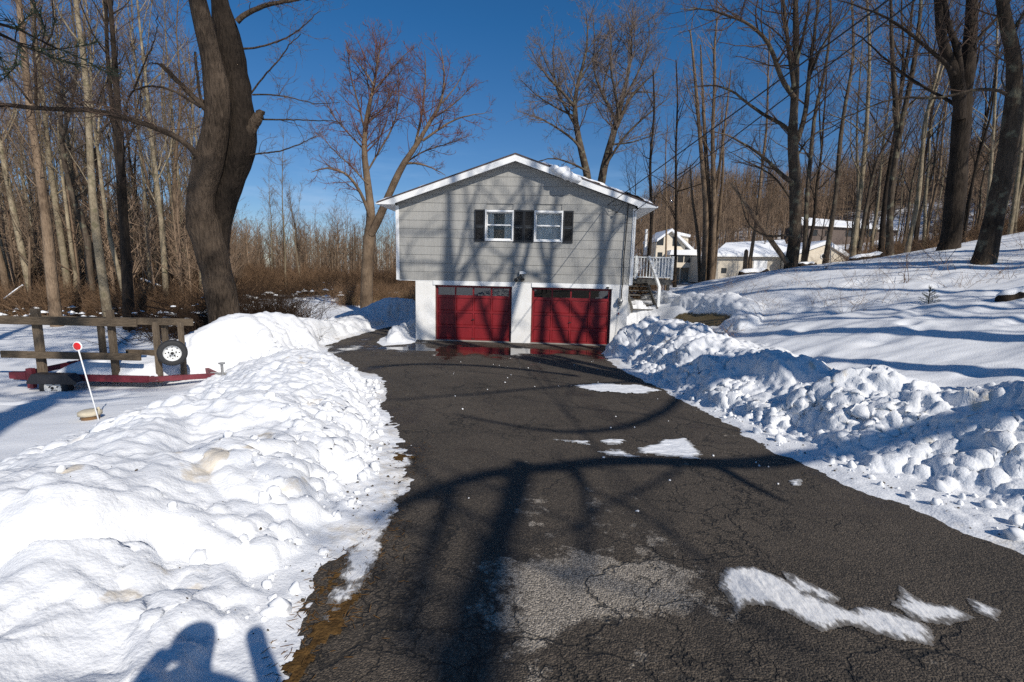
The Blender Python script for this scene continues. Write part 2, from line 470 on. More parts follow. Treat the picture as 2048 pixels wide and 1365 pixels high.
def ground_base(X, Y):
    """smooth snow surface before ploughing, and the signed distance to the driveway"""
    X = np.asarray(X, float); Y = np.asarray(Y, float)
    out = np.zeros(X.shape); xf, yf = X.ravel(), Y.ravel(); of = out.ravel()
    for i in range(0, len(xf), 60000):
        x, y = xf[i:i + 60000], yf[i:i + 60000]
        xc, yc = np.clip(x, -110, 110), np.clip(y, -90, 165)
        r2 = ((xc[:, None] / 10 - CTRL[None, :, 0] / 10) ** 2 + (yc[:, None] / 10 - CTRL[None, :, 1] / 10) ** 2)
        of[i:i + 60000] = _tps(r2) @ _W[:-3] + _W[-3] + _W[-2] * xc / 10 + _W[-1] * yc / 10
    out = of.reshape(X.shape)
    out = np.where(np.hypot(X, Y) > 90, out * sstep(260, 90, np.hypot(X, Y)) - 0.5 * sstep(90, 260, np.hypot(X, Y)), out)
    return out + far_hill(X, Y)


def snow_height(X, Y):
    base = ground_base(X, Y)
    near = (np.abs(X) < 22) & (Y > -16) & (Y < 34)
    sd = np.full(X.shape, 60.0)
    sd[near] = poly_sdf(X[near], Y[near], DRIVE)
    P = np.stack([X, Y, X * 0], -1)
    w = np.zeros(X.shape)
    pn = P[near]
    w[near] = 0.16 * fbm(pn * 1.1, 3, 3) + 0.07 * fbm(pn * 5.5, 3, 9) + 0.03 * fbm(pn * 17, 2, 19)
    # left verge: the thin frozen apron is wider and more ragged
    leftv = sstep(1.0, -0.5, X) * sstep(9.0, 6.0, Y)
    s = sd + w * (1 + 0.9 * leftv)
    zd = zdrive(Y)
    thin = np.clip(s * 0.16, -0.07, 0.03)
    k = sstep(0.35, 2.0, sd)
    z = (zd + thin) * (1 - k) + base * k
    bank = np.zeros(X.shape); rough = np.zeros(X.shape)
    for pts, hw, lum in RIDGES:
        bx = [p[0] for p in pts]; by = [p[1] for p in pts]
        m = (X > min(bx) - hw - 1) & (X < max(bx) + hw + 1) & (Y > min(by) - hw - 1) & (Y < max(by) + hw + 1)
        d, h = line_dist(X[m], Y[m], pts)
        wob = 1 + 0.45 * w[m] / 0.2
        t = np.clip(d / (hw * wob), 0, 1)
        prof = (1 - t * t) ** 2
        v = h * prof
        cur = bank[m]; nb = np.maximum(cur, v) + 0.25 * np.minimum(cur, v)
        bank[m] = nb
        rough[m] = np.maximum(rough[m], prof * lum)
    # ploughed face: banks keep off the driveway
    face = sstep(0.12, 0.75, s + 0.28 * (X > 0.5))
    bank *= face; rough *= face
    z = z + bank
    # dug path on the right: bare grass
    d, _ = line_dist(X, Y, PATH)
    pn2 = sstep(0.62, 0.30, d + 0.6 * w)
    z = z - pn2 * np.clip(bank * 0.9 + 0.07, 0, 0.5)
    rough = rough * (1 - pn2)
    return z, s, bank, rough, pn2, sd


def axis(fine0, fine1, step, grow, mid, grow2, far):
    a = list(np.arange(fine0, fine1 + step * .5, step))
    def ext(start, sgn, mid_, far_):
        out, p, st = [], start, step
        while abs(p) < far_ if sgn < 0 else p < far_:
            st *= grow if (p < mid_ if sgn > 0 else p > -mid_) else grow2
            p += sgn * st; out.append(p)
        return out
    return a, ext


def make_axis(f0, f1, step, g1, lo_mid, hi_mid, g2, lo, hi):
    a = list(np.arange(f0, f1 + step * .5, step))
    st, p, up = step, a[-1], []
    while p < hi:
        st *= g1 if p < hi_mid else g2
        p += st; up.append(p)
    st, p, dn = step, a[0], []
    while p > lo:
        st *= g1 if p > lo_mid else g2
        p -= st; dn.append(p)
    return np.array(dn[::-1] + a + up)


GX = make_axis(-4.6, 6.2, 0.024, 1.011, -15, 17, 1.055, -420, 420)
GY = make_axis(1.7, 6.6, 0.024, 1.0085, 0.0, 27, 1.05, -90, 460)
XX, YY = np.meshgrid(GX, GY)
ZZ, SS, BANK, ROUGH, BARE, SD = snow_height(XX, YY)


def undulate(X, Y, s):
    """drifted surface of the open snow"""
    P = np.stack([X.ravel(), Y.ravel()], -1)
    R = np.hypot(X, Y).ravel()
    o = 0.05 * fbm(P * 0.55, 3, 41) + (0.016 + 0.036 * sstep(3, 6, X.ravel())) * fbm(P * np.array([0.6, 1.9]), 4, 47) * sstep(40, 15, R)
    o = o + np.where(R > 25, 0.12 * fbm(P * 0.17, 3, 51), 0)
    return o.reshape(X.shape) * sstep(0.5, 2.2, s)


UND = undulate(XX, YY, SD)
ZZ = ZZ + UND * (1 - BARE)
# footprints / pits trodden in the open snow of the slope
_r = np.random.default_rng(5)
for i in range(76):
    cx, cy = (_r.uniform(5.6, 13), _r.uniform(7, 15)) if i < 60 else (_r.uniform(-9, -5.5), _r.uniform(7.5, 9.4))
    sx, sy = _r.uniform(.14, .4), _r.uniform(.12, .22)
    m = (np.abs(XX - cx) < 1.4) & (np.abs(YY - cy) < 1.0)
    q = ((XX[m] - cx) / sx) ** 2 + ((YY[m] - cy) / sy) ** 2
    ZZ[m] += (-0.075 * np.exp(-q) + 0.03 * np.exp(-((np.sqrt(q) - 1.9) ** 2))) * _r.uniform(.4, 1.0)
# the step where the plough cut the bank short near the bottom-left
stepm = sstep(2.45, 2.30, YY + 0.35 * np.sin(XX * 1.3) + 0.05 * np.sin(XX * 7)) * sstep(-1.1, -1.5, XX)
ZZ -= 0.16 * stepm * sstep(0.02, 0.2, BANK)
POS = np.stack([XX, YY, ZZ], -1)
# normals of the height field
gy = np.gradient(ZZ, GY, axis=0); gx = np.gradient(ZZ, GX, axis=1)
NRM = np.stack([-gx, -gy, np.ones_like(gx)], -1); NRM /= np.linalg.norm(NRM, axis=2, keepdims=True)
sel = (ROUGH > 0.015) & (np.hypot(XX, YY) < 32)
p = POS[sel]; rg = ROUGH[sel][:, None]
warp = np.stack([fbm(p * 2.2 + 31, 2, 61), fbm(p * 2.2 + 71, 2, 67), fbm(p * 2.2 + 91, 2, 71)], -1) * 0.42
warp2 = np.stack([fbm(p * 9 + 31, 3, 62), fbm(p * 9 + 71, 3, 68), fbm(p * 9 + 91, 3, 72)], -1) * 0.11
right = sstep(0.0, 2.0, p[:, 0])[:, None]
soft = sstep(7.5, 3.0, p[:, 1])[:, None] * (1 - right)          # sun-softened near-left bank
l1 = lumps((p + warp) * 1.15, 3, True)[:, None]; l2 = lumps((p + warp * .9 + warp2) * 2.3, 5, True)[:, None]; l3 = lumps((p + warp * .3 + warp2 * .9) * 6.5, 8)[:, None]; l4 = lumps((p + warp2 * .5) * 15.0, 12)[:, None]
rid = (1 - np.abs(fbm(p * 3.3 + warp * 2, 4, 141)) * 2.2)[:, None]; fr = fbm(p * 11 + warp2 * 6, 4, 147)[:, None]
f1 = fbm(p * 1.6, 4, 81)[:, None]; f2 = fbm(p * 24, 2, 83)[:, None]
patchy = sstep(-0.1, 0.35, fbm(p * 0.9 + 5, 2, 87))[:, None]
patchy = np.maximum(patchy * (1 - .6 * (1 - right)), .85 * sstep(.9, .45, SS[sel])[:, None] * sstep(-.25, .2, fbm(p * 1.7 + 9, 2, 89))[:, None])
disp = (0.17 * (l1 - .35) + 0.15 * l2 * (0.35 + 0.65 * patchy) * (1 - .45 * soft) + (0.058 * l3 * patchy + 0.018 * l4 * patchy) * (1 - 0.55 * soft) + 0.15 * f1 + 0.05 * (rid - .5) * (1 - .5 * soft) + 0.030 * fr * (1 - .45 * soft) + 0.006 * f2)
disp = disp * (0.30 + 0.70 * rg) * sstep(0.0, 0.25, rg)
dn = NRM[sel] * 0.75 + np.array([0, 0, 0.25])
POS[sel] = p + dn * disp * np.where(right > .5, 1.05, 1.0)
# frozen crumbs on the thin apron
ap = (SS > 0) & (SS < 0.7) & (ROUGH < 0.4) & (YY > 1) & (YY < 14)
pa = POS[ap]
POS[ap, 2] += 0.028 * lumps(pa * 9.0, 21) ** 2 * sstep(-.1, .4, fbm(pa * 2.0, 2, 23)) * sstep(0.0, 0.3, SS[ap])


def ground_z(x, y):
    """height of the finished snow surface at a point (bilinear)"""
    x = np.atleast_1d(np.asarray(x, float)); y = np.atleast_1d(np.asarray(y, float))
    i = np.clip(np.searchsorted(GX, x) - 1, 0, len(GX) - 2); j = np.clip(np.searchsorted(GY, y) - 1, 0, len(GY) - 2)
    tx = np.clip((x - GX[i]) / (GX[i + 1] - GX[i]), 0, 1); ty = np.clip((y - GY[j]) / (GY[j + 1] - GY[j]), 0, 1)
    Z = POS[..., 2]
    r = (Z[j, i] * (1 - tx) + Z[j, i + 1] * tx) * (1 - ty) + (Z[j + 1, i] * (1 - tx) + Z[j + 1, i + 1] * tx) * ty
    return r


def gz(x, y): return float(ground_z(x, y)[0])


M_snow = mat('snow', (0.775, 0.785, 0.80), rough=0.65, spec=0.25, bump=0.007, bscale=48.0)
attr_mix(M_snow, [('litter', (0.16, 0.11, 0.065), (0.09, 0.06, 0.035), 1.1),
                  ('dirt', (0.50, 0.43, 0.33), (0.66, 0.60, 0.51), 9.0),
                  ('bare', (0.16, 0.115, 0.05), (0.075, 0.06, 0.03), 14.0)])
ny, nx = XX.shape
ids = np.arange(nx * ny).reshape(ny, nx)
quads = np.stack([ids[:-1, :-1], ids[:-1, 1:], ids[1:, 1:], ids[1:, :-1]], -1)
# leave out cells wholly under the driveway or under the house
dead = (SS < -0.62)
hx, hy = XX - 0.0, YY - 17.7
under = (XX > -3.2) & (XX < 3.9) & (YY > 18.3) & (YY < 29.5)
dead |= under
kill = dead[:-1, :-1] & dead[:-1, 1:] & dead[1:, 1:] & dead[1:, :-1]
quads = quads[~kill]
used = np.zeros(nx * ny, bool); used[quads.ravel()] = True
remap = np.cumsum(used) - 1
me = np_mesh('snow_ground', POS.reshape(-1, 3)[used], quads=remap[quads.reshape(-1, 4)], mat=M_snow)
RR = np.hypot(XX, YY)
P2 = np.stack([XX.ravel(), YY.ravel()], -1)
nlo = fbm(P2 * 0.9, 3, 101).reshape(XX.shape); nhi = fbm(P2 * 3.2, 3, 107).reshape(XX.shape)
dirt = 0.42 * sstep(0.55, 0.0, np.abs(SS - 0.1)) * (SS < 0.7) * sstep(-.2, .3, nlo) + 0.55 * sstep(0.30, 0.62, nhi) * sstep(.15, .5, ROUGH) * sstep(-.1, .2, nlo)
dirt += 0.45 * sstep(16.8, 13.8, YY) * sstep(12.6, 13.8, YY) * sstep(5.0, 5.6, XX) * sstep(7.0, 6.2, XX) * sstep(-.25, .2, nhi)
woods_l = sstep(-13, -17, XX + 0.16 * (YY - 20)) * sstep(19, 25, YY)
woods_l = np.maximum(woods_l, sstep(48, 60, YY) * (XX < 2))
woods_r = sstep(24, 32, YY) * sstep(7, 12, XX)
hillw = sstep(2.0, 10.0, far_hill(XX, YY))
litter = np.maximum(np.maximum(woods_l * (0.62 + 0.5 * nlo), woods_r * (0.42 + 0.55 * nlo)), hillw * (1.0 + 0.3 * nlo))
for nm, arr in (('dirt', dirt), ('litter', np.clip(litter, 0, 1)), ('bare', BARE)):
    a = me.attributes.new(nm, 'FLOAT', 'POINT')
    a.data.foreach_set('value', arr.reshape(-1)[used].astype(np.float32))
snow_ground = tag(link('snow_ground', me), kind='structure')


# ------------------------------------------------------------------ driveway
def asphalt():
    m = bpy.data.materials.new('asphalt'); m.use_nodes = True
    n, l = m.node_tree.nodes, m.node_tree.links
    b = n['Principled BSDF']
    tcn = n.new('ShaderNodeTexCoord'); O = tcn.outputs['Object']

    def noise(s, d=5, r=0.6, v=None):
        t = n.new('ShaderNodeTexNoise'); t.inputs['Scale'].default_value = s; t.inputs['Detail'].default_value = d; t.inputs['Roughness'].default_value = r
        l.new(v or O, t.inputs['Vector']); return t

    def ramp(f, a, b_, c0, c1):
        r = n.new('ShaderNodeValToRGB'); r.color_ramp.elements[0].position, r.color_ramp.elements[1].position = a, b_
        r.color_ramp.elements[0].color = (*c0, 1); r.color_ramp.elements[1].color = (*c1, 1); l.new(f, r.inputs['Fac']); return r.outputs['Color']

    def mix(f, a, b_, mode='MIX'):
        x = n.new('ShaderNodeMixRGB'); x.blend_type = mode
        for s, v in (('Fac', f), ('Color1', a), ('Color2', b_)):
            if isinstance(v, (int, float)): x.inputs[s].default_value = v
            elif isinstance(v, tuple): x.inputs[s].default_value = (*v, 1)
            else: l.new(v, x.inputs[s])
        return x.outputs['Color']

    def math_(op, a, b_=None, clamp=False):
        x = n.new('ShaderNodeMath'); x.operation = op; x.use_clamp = clamp
        for i, v in enumerate((a, b_)):
            if v is None: continue
            if isinstance(v, (int, float)): x.inputs[i].default_value = v
            else: l.new(v, x.inputs[i])
        return x.outputs['Value']
    W, K = (1, 1, 1), (0, 0, 0)
    # aggregate: each stone its own tint, tar between
    vo = n.new('ShaderNodeTexVoronoi'); vo.inputs['Scale'].default_value = 105; l.new(O, vo.inputs['Vector'])
    stone = ramp(vo.outputs['Color'], 0.35, 1.0, (0.010, 0.008, 0.006), (0.29, 0.228, 0.165))
    stone = mix(0.35, stone, ramp(noise(160, 3, .8).outputs['Fac'], .35, .7, (.01, .008, .006), (.12, .095, .07)))
    big = noise(0.9, 6, 0.65)
    base = mix(0.45, stone, ramp(big.outputs['Fac'], 0.3, 0.7, (0.008, 0.0064, 0.005), (0.095, 0.075, 0.056)))
    # worn places where the pale stone shows (near the camera and a scatter of spots)
    wa = n.new('ShaderNodeAttribute'); wa.attribute_name = 'worn'
    nb = noise(2.6, 7, 0.72); ns = noise(9.0, 5, 0.7)
    wsum = math_('ADD', wa.outputs['Fac'], math_('MULTIPLY', math_('SUBTRACT', nb.outputs['Fac'], 0.5), 1.6))
    wsum = math_('ADD', wsum, math_('MULTIPLY', math_('SUBTRACT', ns.outputs['Fac'], 0.5), 1.1))
    worn = ramp(wsum, 0.55, 0.72, K, W)
    pale = ramp(vo.outputs['Color'], 0.1, 0.9, (0.10, 0.086, 0.07), (0.46, 0.40, 0.325))
    base = mix(worn, base, pale)
    # cracks
    dv = n.new('ShaderNodeVectorMath'); dv.operation = 'ADD'
    dn_ = noise(1.7, 5, 0.6); sc_ = n.new('ShaderNodeVectorMath'); sc_.operation = 'SCALE'; sc_.inputs['Scale'].default_value = 0.9
    l.new(dn_.outputs['Color'], sc_.inputs[0]); l.new(O, dv.inputs[0]); l.new(sc_.outputs['Vector'], dv.inputs[1])
    cr = n.new('ShaderNodeTexVoronoi'); cr.feature = 'DISTANCE_TO_EDGE'; cr.inputs['Scale'].default_value = 0.75; l.new(dv.outputs['Vector'], cr.inputs['Vector'])
    cr2 = n.new('ShaderNodeTexVoronoi'); cr2.feature = 'DISTANCE_TO_EDGE'; cr2.inputs['Scale'].default_value = 3.2; l.new(dv.outputs['Vector'], cr2.inputs['Vector'])
    cm = noise(0.8, 3, 0.5)
    c1 = ramp(cr.outputs['Distance'], 0.004, 0.013, W, K)
    c2 = mix(1.0, ramp(cr2.outputs['Distance'], 0.008, 0.03, W, K), ramp(cm.outputs['Fac'], 0.50, 0.60, K, W), 'MULTIPLY')
    crack = math_('MULTIPLY', math_('ADD', c1, c2, True), ramp(noise(0.55, 3).outputs['Fac'], 0.40, 0.52, K, W))
    base = mix(math_('MULTIPLY', crack, 0.68), base, (0.010, 0.009, 0.008))
    # melt water in front of the doors and in thin sheets
    wt = n.new('ShaderNodeAttribute'); wt.attribute_name = 'wet'
    mpn = n.new('ShaderNodeMapping'); mpn.inputs['Scale'].default_value = (0.45, 1.5, 1); l.new(O, mpn.inputs['Vector'])
    wnz = noise(1.3, 6, 0.6, mpn.outputs['Vector'])
    ws = math_('ADD', wt.outputs['Fac'], math_('MULTIPLY', math_('SUBTRACT', wnz.outputs['Fac'], 0.5), 1.5))
    damp = ramp(ws, 0.25, 0.60, K, W); pool = ramp(ws, 0.60, 0.70, K, W)
    base = mix(damp, base, mix(1.0, base, (0.62, 0.55, 0.47), 'MULTIPLY'))
    l.new(base, b.inputs['Base Color'])
    rg = mix(pool, mix(damp, (0.88, 0.88, 0.88), (0.5, 0.5, 0.5)), (0.02, 0.02, 0.02))
    l.new(rg, b.inputs['Roughness'])
    b.inputs['Specular IOR Level'].default_value = 0.45
    h = math_('ADD', math_('MULTIPLY', vo.outputs['Distance'], -1.0), math_('MULTIPLY', noise(120, 4).outputs['Fac'], 0.9))
    h = math_('SUBTRACT', h, math_('MULTIPLY', crack, 2.2))
    h = math_('MULTIPLY', h, math_('SUBTRACT', 1.0, pool))
    bp = n.new('ShaderNodeBump'); bp.inputs['Distance'].default_value = 0.008; bp.inputs['Strength'].default_value = 1.0
    l.new(h, bp.inputs['Height']); l.new(bp.outputs['Normal'], b.inputs['Normal'])
    return m


M_asph = asphalt()
dx = np.arange(-8.0, 6.01, 0.10); dy = np.r_[np.arange(-14, 1, 0.4), np.arange(1, 8, 0.07), np.arange(8, 28, 0.1)]
DX, DY = np.meshgrid(dx, dy)
dsd = poly_sdf(DX, DY, DRIVE)
DZ = zdrive(DY) + 0.006 * fbm(np.stack([DX.ravel(), DY.ravel()], -1) * 0.7, 3, 131).reshape(DX.shape)
keep = dsd < 0.75
ids = np.arange(DX.size).reshape(DX.shape)
q = np.stack([ids[:-1, :-1], ids[:-1, 1:], ids[1:, 1:], ids[1:, :-1]], -1)
kq = keep[:-1, :-1] | keep[:-1, 1:] | keep[1:, 1:] | keep[1:, :-1]
me = np_mesh('driveway', np.stack([DX, DY, DZ], -1), quads=q[kq], mat=M_asph)
pxw = at(1230, 1180, 2.6)
worn = 0.75 * np.exp(-(((DX - 0.48) / 0.72) ** 2 + ((DY - 2.62) / 0.36) ** 2) ** 1.5) + 0.62 * np.exp(-(((DX - 0.02) / 0.26) ** 2 + ((DY - 2.0) / 0.5) ** 2) ** 1.5) + .45 * np.exp(-(((DX - 0.95) / 0.45) ** 2 + ((DY - 1.75) / 0.14) ** 2))
worn += 0.30 * np.exp(-(((DX - 0.8) / 0.9) ** 2 + ((DY - 3.7) / 0.9) ** 2)) + 0.17
worn -= 0.05 * sstep(5.0, 8.0, DY)
wet = 0.85 * np.exp(-((DY - 15.75) / 0.75) ** 2) * sstep(-5.2, -3.0, DX) * sstep(3.6, 2.4, DX) + 0.30 * np.exp(-((DY - 14.8) / 1.6) ** 2) + 0.25 * np.exp(-(((DX + 4.8) / 1.2) ** 2 + ((DY - 15.5) / 2.5) ** 2))
_dp = np.stack([DX.ravel(), DY.ravel()], -1)
wet += .75 * fbm(_dp * np.array([1.5, .28]), 4, 161).reshape(DX.shape) * sstep(2, 5, DY) + .16 * sstep(6, 11, DY)
worn += .40 * fbm(_dp * np.array([1.8, .5]), 4, 167).reshape(DX.shape)
for nm, arr in (('worn', worn), ('wet', wet)):
    a = me.attributes.new(nm, 'FLOAT', 'POINT'); a.data.foreach_set('value', arr.ravel().astype(np.float32))
driveway = tag(link('driveway', me), kind='structure')


# ------------------------------------------------------------------ ice and litter lying on the asphalt
def ice(name, c1, c2, lo, hi, stretch, rz):
    """frozen slush: milky where thick, clear over the asphalt where thin, scored along the wheel tracks"""
    m = mat(name, c1, rough=0.3, spec=0.5, col2=c2, nscale=9.0, bump=0.008, bscale=26, stretch=stretch)
    n, l = m.node_tree.nodes, m.node_tree.links
    for x in n:
        if x.type == 'MAPPING': x.inputs['Rotation'].default_value = (0, 0, rz); x.vector_type = 'TEXTURE' if False else 'POINT'
    tcn = n.new('ShaderNodeTexCoord'); mpn = n.new('ShaderNodeMapping'); mpn.inputs['Scale'].default_value = stretch; mpn.inputs['Rotation'].default_value = (0, 0, rz)
    l.new(tcn.outputs['Object'], mpn.inputs['Vector'])
    t = n.new('ShaderNodeTexNoise'); t.inputs['Scale'].default_value = 17; t.inputs['Detail'].default_value = 8; t.inputs['Roughness'].default_value = .7; l.new(mpn.outputs['Vector'], t.inputs['Vector'])
    at_ = n.new('ShaderNodeAttribute'); at_.attribute_name = 'thick'
    ad = n.new('ShaderNodeMath'); ad.operation = 'MULTIPLY_ADD'; ad.inputs[1].default_value = 0.55; l.new(at_.outputs['Fac'], ad.inputs[0]); l.new(t.outputs['Fac'], ad.inputs[2])
    mr_ = n.new('ShaderNodeMapRange'); mr_.inputs['From Min'].default_value = lo; mr_.inputs['From Max'].default_value = hi; mr_.inputs['To Min'].default_value = 0; mr_.interpolation_type = 'SMOOTHSTEP'; l.new(ad.outputs['Value'], mr_.inputs['Value'])
    cm = n.new('ShaderNodeMixRGB'); cm.inputs['Color1'].default_value = (*c1, 1); cm.inputs['Color2'].default_value = (*c2, 1)
    l.new(mr_.outputs['Result'], cm.inputs['Fac']); l.new(cm.outputs['Color'], n['Principled BSDF'].inputs['Base Color'])
    al = n.new('ShaderNodeMapRange'); al.inputs['To Min'].default_value = .50; l.new(mr_.outputs['Result'], al.inputs['Value'])
    l.new(al.outputs['Result'], n['Principled BSDF'].inputs['Alpha'])
    rg_ = n.new('ShaderNodeMapRange'); rg_.inputs['To Min'].default_value = .12; rg_.inputs['To Max'].default_value = .6; l.new(mr_.outputs['Result'], rg_.inputs['Value'])
    l.new(rg_.outputs['Result'], n['Principled BSDF'].inputs['Roughness'])
    return m


M_ice = ice('grey_ice', (0.27, 0.25, 0.225), (0.80, 0.79, 0.77), 0.58, 0.84, (1.7, 0.75, 1), 0.55)
M_icew = ice('white_ice', (0.62, 0.62, 0.61), (0.84, 0.85, 0.86), 0.62, 0.80, (0.7, 2.0, 1), 0.1)


def drive_px(px, py):
    r = _CM @ np.array([(px - 1024.0) / 967.0, -(py - 682.5) / 967.0, -1.0])
    t = np.linspace(1, 22, 4000) / r[1]
    z = CAMZ + t * r[2]; y = t * r[1]
    i = np.argmax(z < zdrive(y))
    return (t[i] * r[0], y[i])


def patch(name, polys, m, step, thick, rag, seed, label, cat, kind=None, streak=(1, 1)):
    """a thin ragged sheet lying on the driveway, outlined by polygons in plan"""
    pts = np.concatenate([np.array(p) for p in polys])
    x0, y0 = pts.min(0) - 0.15; x1, y1 = pts.max(0) + 0.15
    gx_, gy_ = np.arange(x0, x1, step), np.arange(y0, y1, step)
    X, Y = np.meshgrid(gx_, gy_)
    d = np.min([poly_sdf(X, Y, p) for p in polys], axis=0)
    P = np.stack([X.ravel() * streak[0], Y.ravel() * streak[1]], -1)
    d = d + rag * fbm(P * 7, 4, seed).reshape(X.shape) + rag * .6 * fbm(P * 28, 2, seed + 3).reshape(X.shape)
    th = thick * np.clip(-d / 0.05, 0, 1) ** .6 * (0.7 + 0.5 * fbm(P * 14, 3, seed + 7).reshape(X.shape))
    Z = zdrive(Y) + 0.006 * fbm(np.stack([X.ravel(), Y.ravel()], -1) * 0.7, 3, 131).reshape(X.shape) + 0.005 + th
    ok = d < 0.0
    ids = np.arange(X.size).reshape(X.shape)
    q = np.stack([ids[:-1, :-1], ids[:-1, 1:], ids[1:, 1:], ids[1:, :-1]], -1)
    kq = ok[:-1, :-1] & ok[:-1, 1:] & ok[1:, 1:] & ok[1:, :-1]
    q = q[kq]
    us = np.zeros(X.size, bool); us[q.ravel()] = True; rm = np.cumsum(us) - 1
    me = np_mesh(name, np.stack([X, Y, Z], -1).reshape(-1, 3)[us], quads=rm[q], mat=m)
    a = me.attributes.new('thick', 'FLOAT', 'POINT'); a.data.foreach_set('value', np.clip(-d / .10, 0, 1).ravel()[us].astype(np.float32))
    return tag(link(name, me), label, cat, None, kind)


def P_(*pp): return [drive_px(*p) for p in pp]


patch('ice_patch', [P_((1432, 1172), (1448, 1138), (1512, 1134), (1570, 1160), (1625, 1192), (1690, 1216), (1730, 1212), (1790, 1226), (1850, 1250), (1872, 1268), (1868, 1296), (1790, 1284), (1700, 1256), (1640, 1266), (1590, 1240), (1540, 1216), (1500, 1214), (1466, 1248), (1462, 1212))],
      M_ice, 0.008, 0.014, 0.022, 201, 'largest sheet of grey ice on the near asphalt with a scalloped left end', 'ice patch', streak=(1.5, .6))
patch('ice_patch', [P_((1798, 1172), (1850, 1208), (1900, 1210), (1962, 1242), (1870, 1258), (1820, 1240), (1782, 1212))],
      M_ice, 0.008, 0.009, 0.026, 207, 'grey fan of ice beyond the end of the large sheet', 'ice patch', streak=(1.5, .6))
patch('ice_patch', [P_((1558, 1140), (1590, 1152), (1690, 1200), (1665, 1212), (1590, 1185))],
      M_ice, 0.008, 0.010, 0.018, 211, 'thin sliver of grey ice just behind the large sheet', 'ice patch', streak=(1.5, .6))
patch('ice_patch', [P_((1930, 1196), (2015, 1226), (1990, 1244), (1945, 1226))],
      M_ice, 0.008, 0.010, 0.018, 212, 'small pointed scrap of ice at the right end of the near ice', 'ice patch', streak=(1.5, .6))
patch('ice_patch', [P_((1325, 880), (1370, 878), (1405, 905), (1395, 920), (1290, 912), (1270, 905)), P_((1190, 905), (1240, 902), (1285, 918), (1220, 914)), P_((1195, 882), (1245, 880), (1250, 890), (1215, 890)), P_((1108, 881), (1180, 884), (1175, 891))],
      M_icew, 0.013, 0.016, 0.06, 221, 'white icy patch mid driveway crossed by a branch shadow', 'ice patch', streak=(.5, 1.4))
patch('ice_patch', [P_((1140, 773), (1200, 768), (1280, 772), (1320, 782), (1290, 789), (1190, 786))],
      M_icew, 0.02, 0.02, 0.12, 227, 'flat strip of white ice across the driveway nearest the garage', 'ice patch', streak=(.4, 1.6))
patch('ice_patch', [P_((725, 925), (770, 905), (828, 912), (815, 935), (760, 955), (712, 975))],
      M_ice, 0.012, 0.012, 0.05, 231, 'dirty ice tongue running from the left snow bank', 'ice patch', streak=(.6, 1.2))
patch('ice_patch', [P_((738, 985), (802, 992), (792, 1045), (762, 1085), (748, 1140), (722, 1190), (690, 1210), (664, 1260), (640, 1250), (690, 1140), (705, 1060))],
      M_ice, 0.012, 0.016, 0.06, 237, 'long thin sheet of dirty ice along the foot of the left bank', 'ice patch', streak=(.8, 1.0))
patch('ice_patch', [P_((1576, 963), (1600, 960), (1606, 972), (1585, 974))],
      M_icew, 0.01, 0.02, 0.02, 233, 'small lone lump of white ice near the right bank', 'ice patch')
# ------------------------------------------------------------------ trees
def nrm(v): return v / np.maximum(np.linalg.norm(v, axis=-1, keepdims=True), 1e-9)


def resample(pts, rad, N):
    pts = np.asarray(pts, float); rad = np.asarray(rad, float)
    # smooth the corners a little (Chaikin), then N points along the length
    for _ in range(2):
        if len(pts) > 2:
            a = pts[:-1] * .75 + pts[1:] * .25; b = pts[:-1] * .25 + pts[1:] * .75
            ra = rad[:-1] * .75 + rad[1:] * .25; rb = rad[:-1] * .25 + rad[1:] * .75
            pts = np.concatenate([pts[:1], np.stack([a, b], 1).reshape(-1, 3), pts[-1:]])
            rad = np.concatenate([rad[:1], np.stack([ra, rb], 1).reshape(-1), rad[-1:]])
    d = np.r_[0, np.cumsum(np.linalg.norm(np.diff(pts, axis=0), axis=1))]
    t = np.linspace(0, d[-1], N)
    return np.stack([np.interp(t, d, pts[:, k]) for k in range(3)], 1), np.interp(t, d, rad)


def spawn(rng, P, R, L):
    """children of the branches P (B,N,3), R (B,N); L: the level's settings"""
    B, N, _ = P.shape
    seglen = np.linalg.norm(np.diff(P, axis=1), axis=2).sum(1)
    cnt = rng.poisson(np.minimum(seglen * (1 - L.get('t0', .1)) * L['n'], L.get('nmax', 60))) + L.get('plus', 0)
    idx = np.repeat(np.arange(B), cnt); n = len(idx)
    if n == 0: return np.zeros((0, L['seg'] + 1, 3)), np.zeros((0, L['seg'] + 1))
    t = rng.uniform(L.get('t0', .1), 1, n) ** L.get('tp', 1.0)
    f = np.clip(t, 0, .999) * (N - 1); i = f.astype(int); a = (f - i)[:, None]
    pos = P[idx, i] * (1 - a) + P[idx, i + 1] * a
    tan = nrm(P[idx, i + 1] - P[idx, i])
    r = R[idx, i] * (1 - a[:, 0]) + R[idx, i + 1] * a[:, 0]
    rv = rng.normal(size=(n, 3)); rv[:, 2] = rv[:, 2] * .6 + L.get('lift', 0.2)
    perp = nrm(rv - (rv * tan).sum(1, keepdims=True) * tan)
    ang = np.radians(L['ang'] + rng.normal(size=n) * L.get('angv', 10))[:, None]
    d = nrm(tan * np.cos(ang) + perp * np.sin(ang))
    ln = seglen[idx] * L['ratio'] * (1 - L.get('shape', .5) * t) * rng.uniform(.55, 1.25, n)
    ln = np.clip(ln, L.get('lmin', .1), L.get('lmax', 99))
    r0 = np.minimum(r * L.get('rf', .65), ln * L.get('slender', .02))
    r0 = np.maximum(r0, L.get('rmin', .003))
    pts = [pos]; S = L['seg']
    trop = np.array([0, 0, L.get('trop', .06)])
    for s in range(S):
        d = nrm(d + rng.normal(size=(n, 3)) * L.get('wig', .15) + trop)
        pos = pos + d * (ln / S)[:, None]; pts.append(pos)
    Pc = np.stack(pts, 1)
    Rc = r0[:, None] * np.linspace(1, L.get('tip', .35), S + 1)[None]
    return Pc, Rc


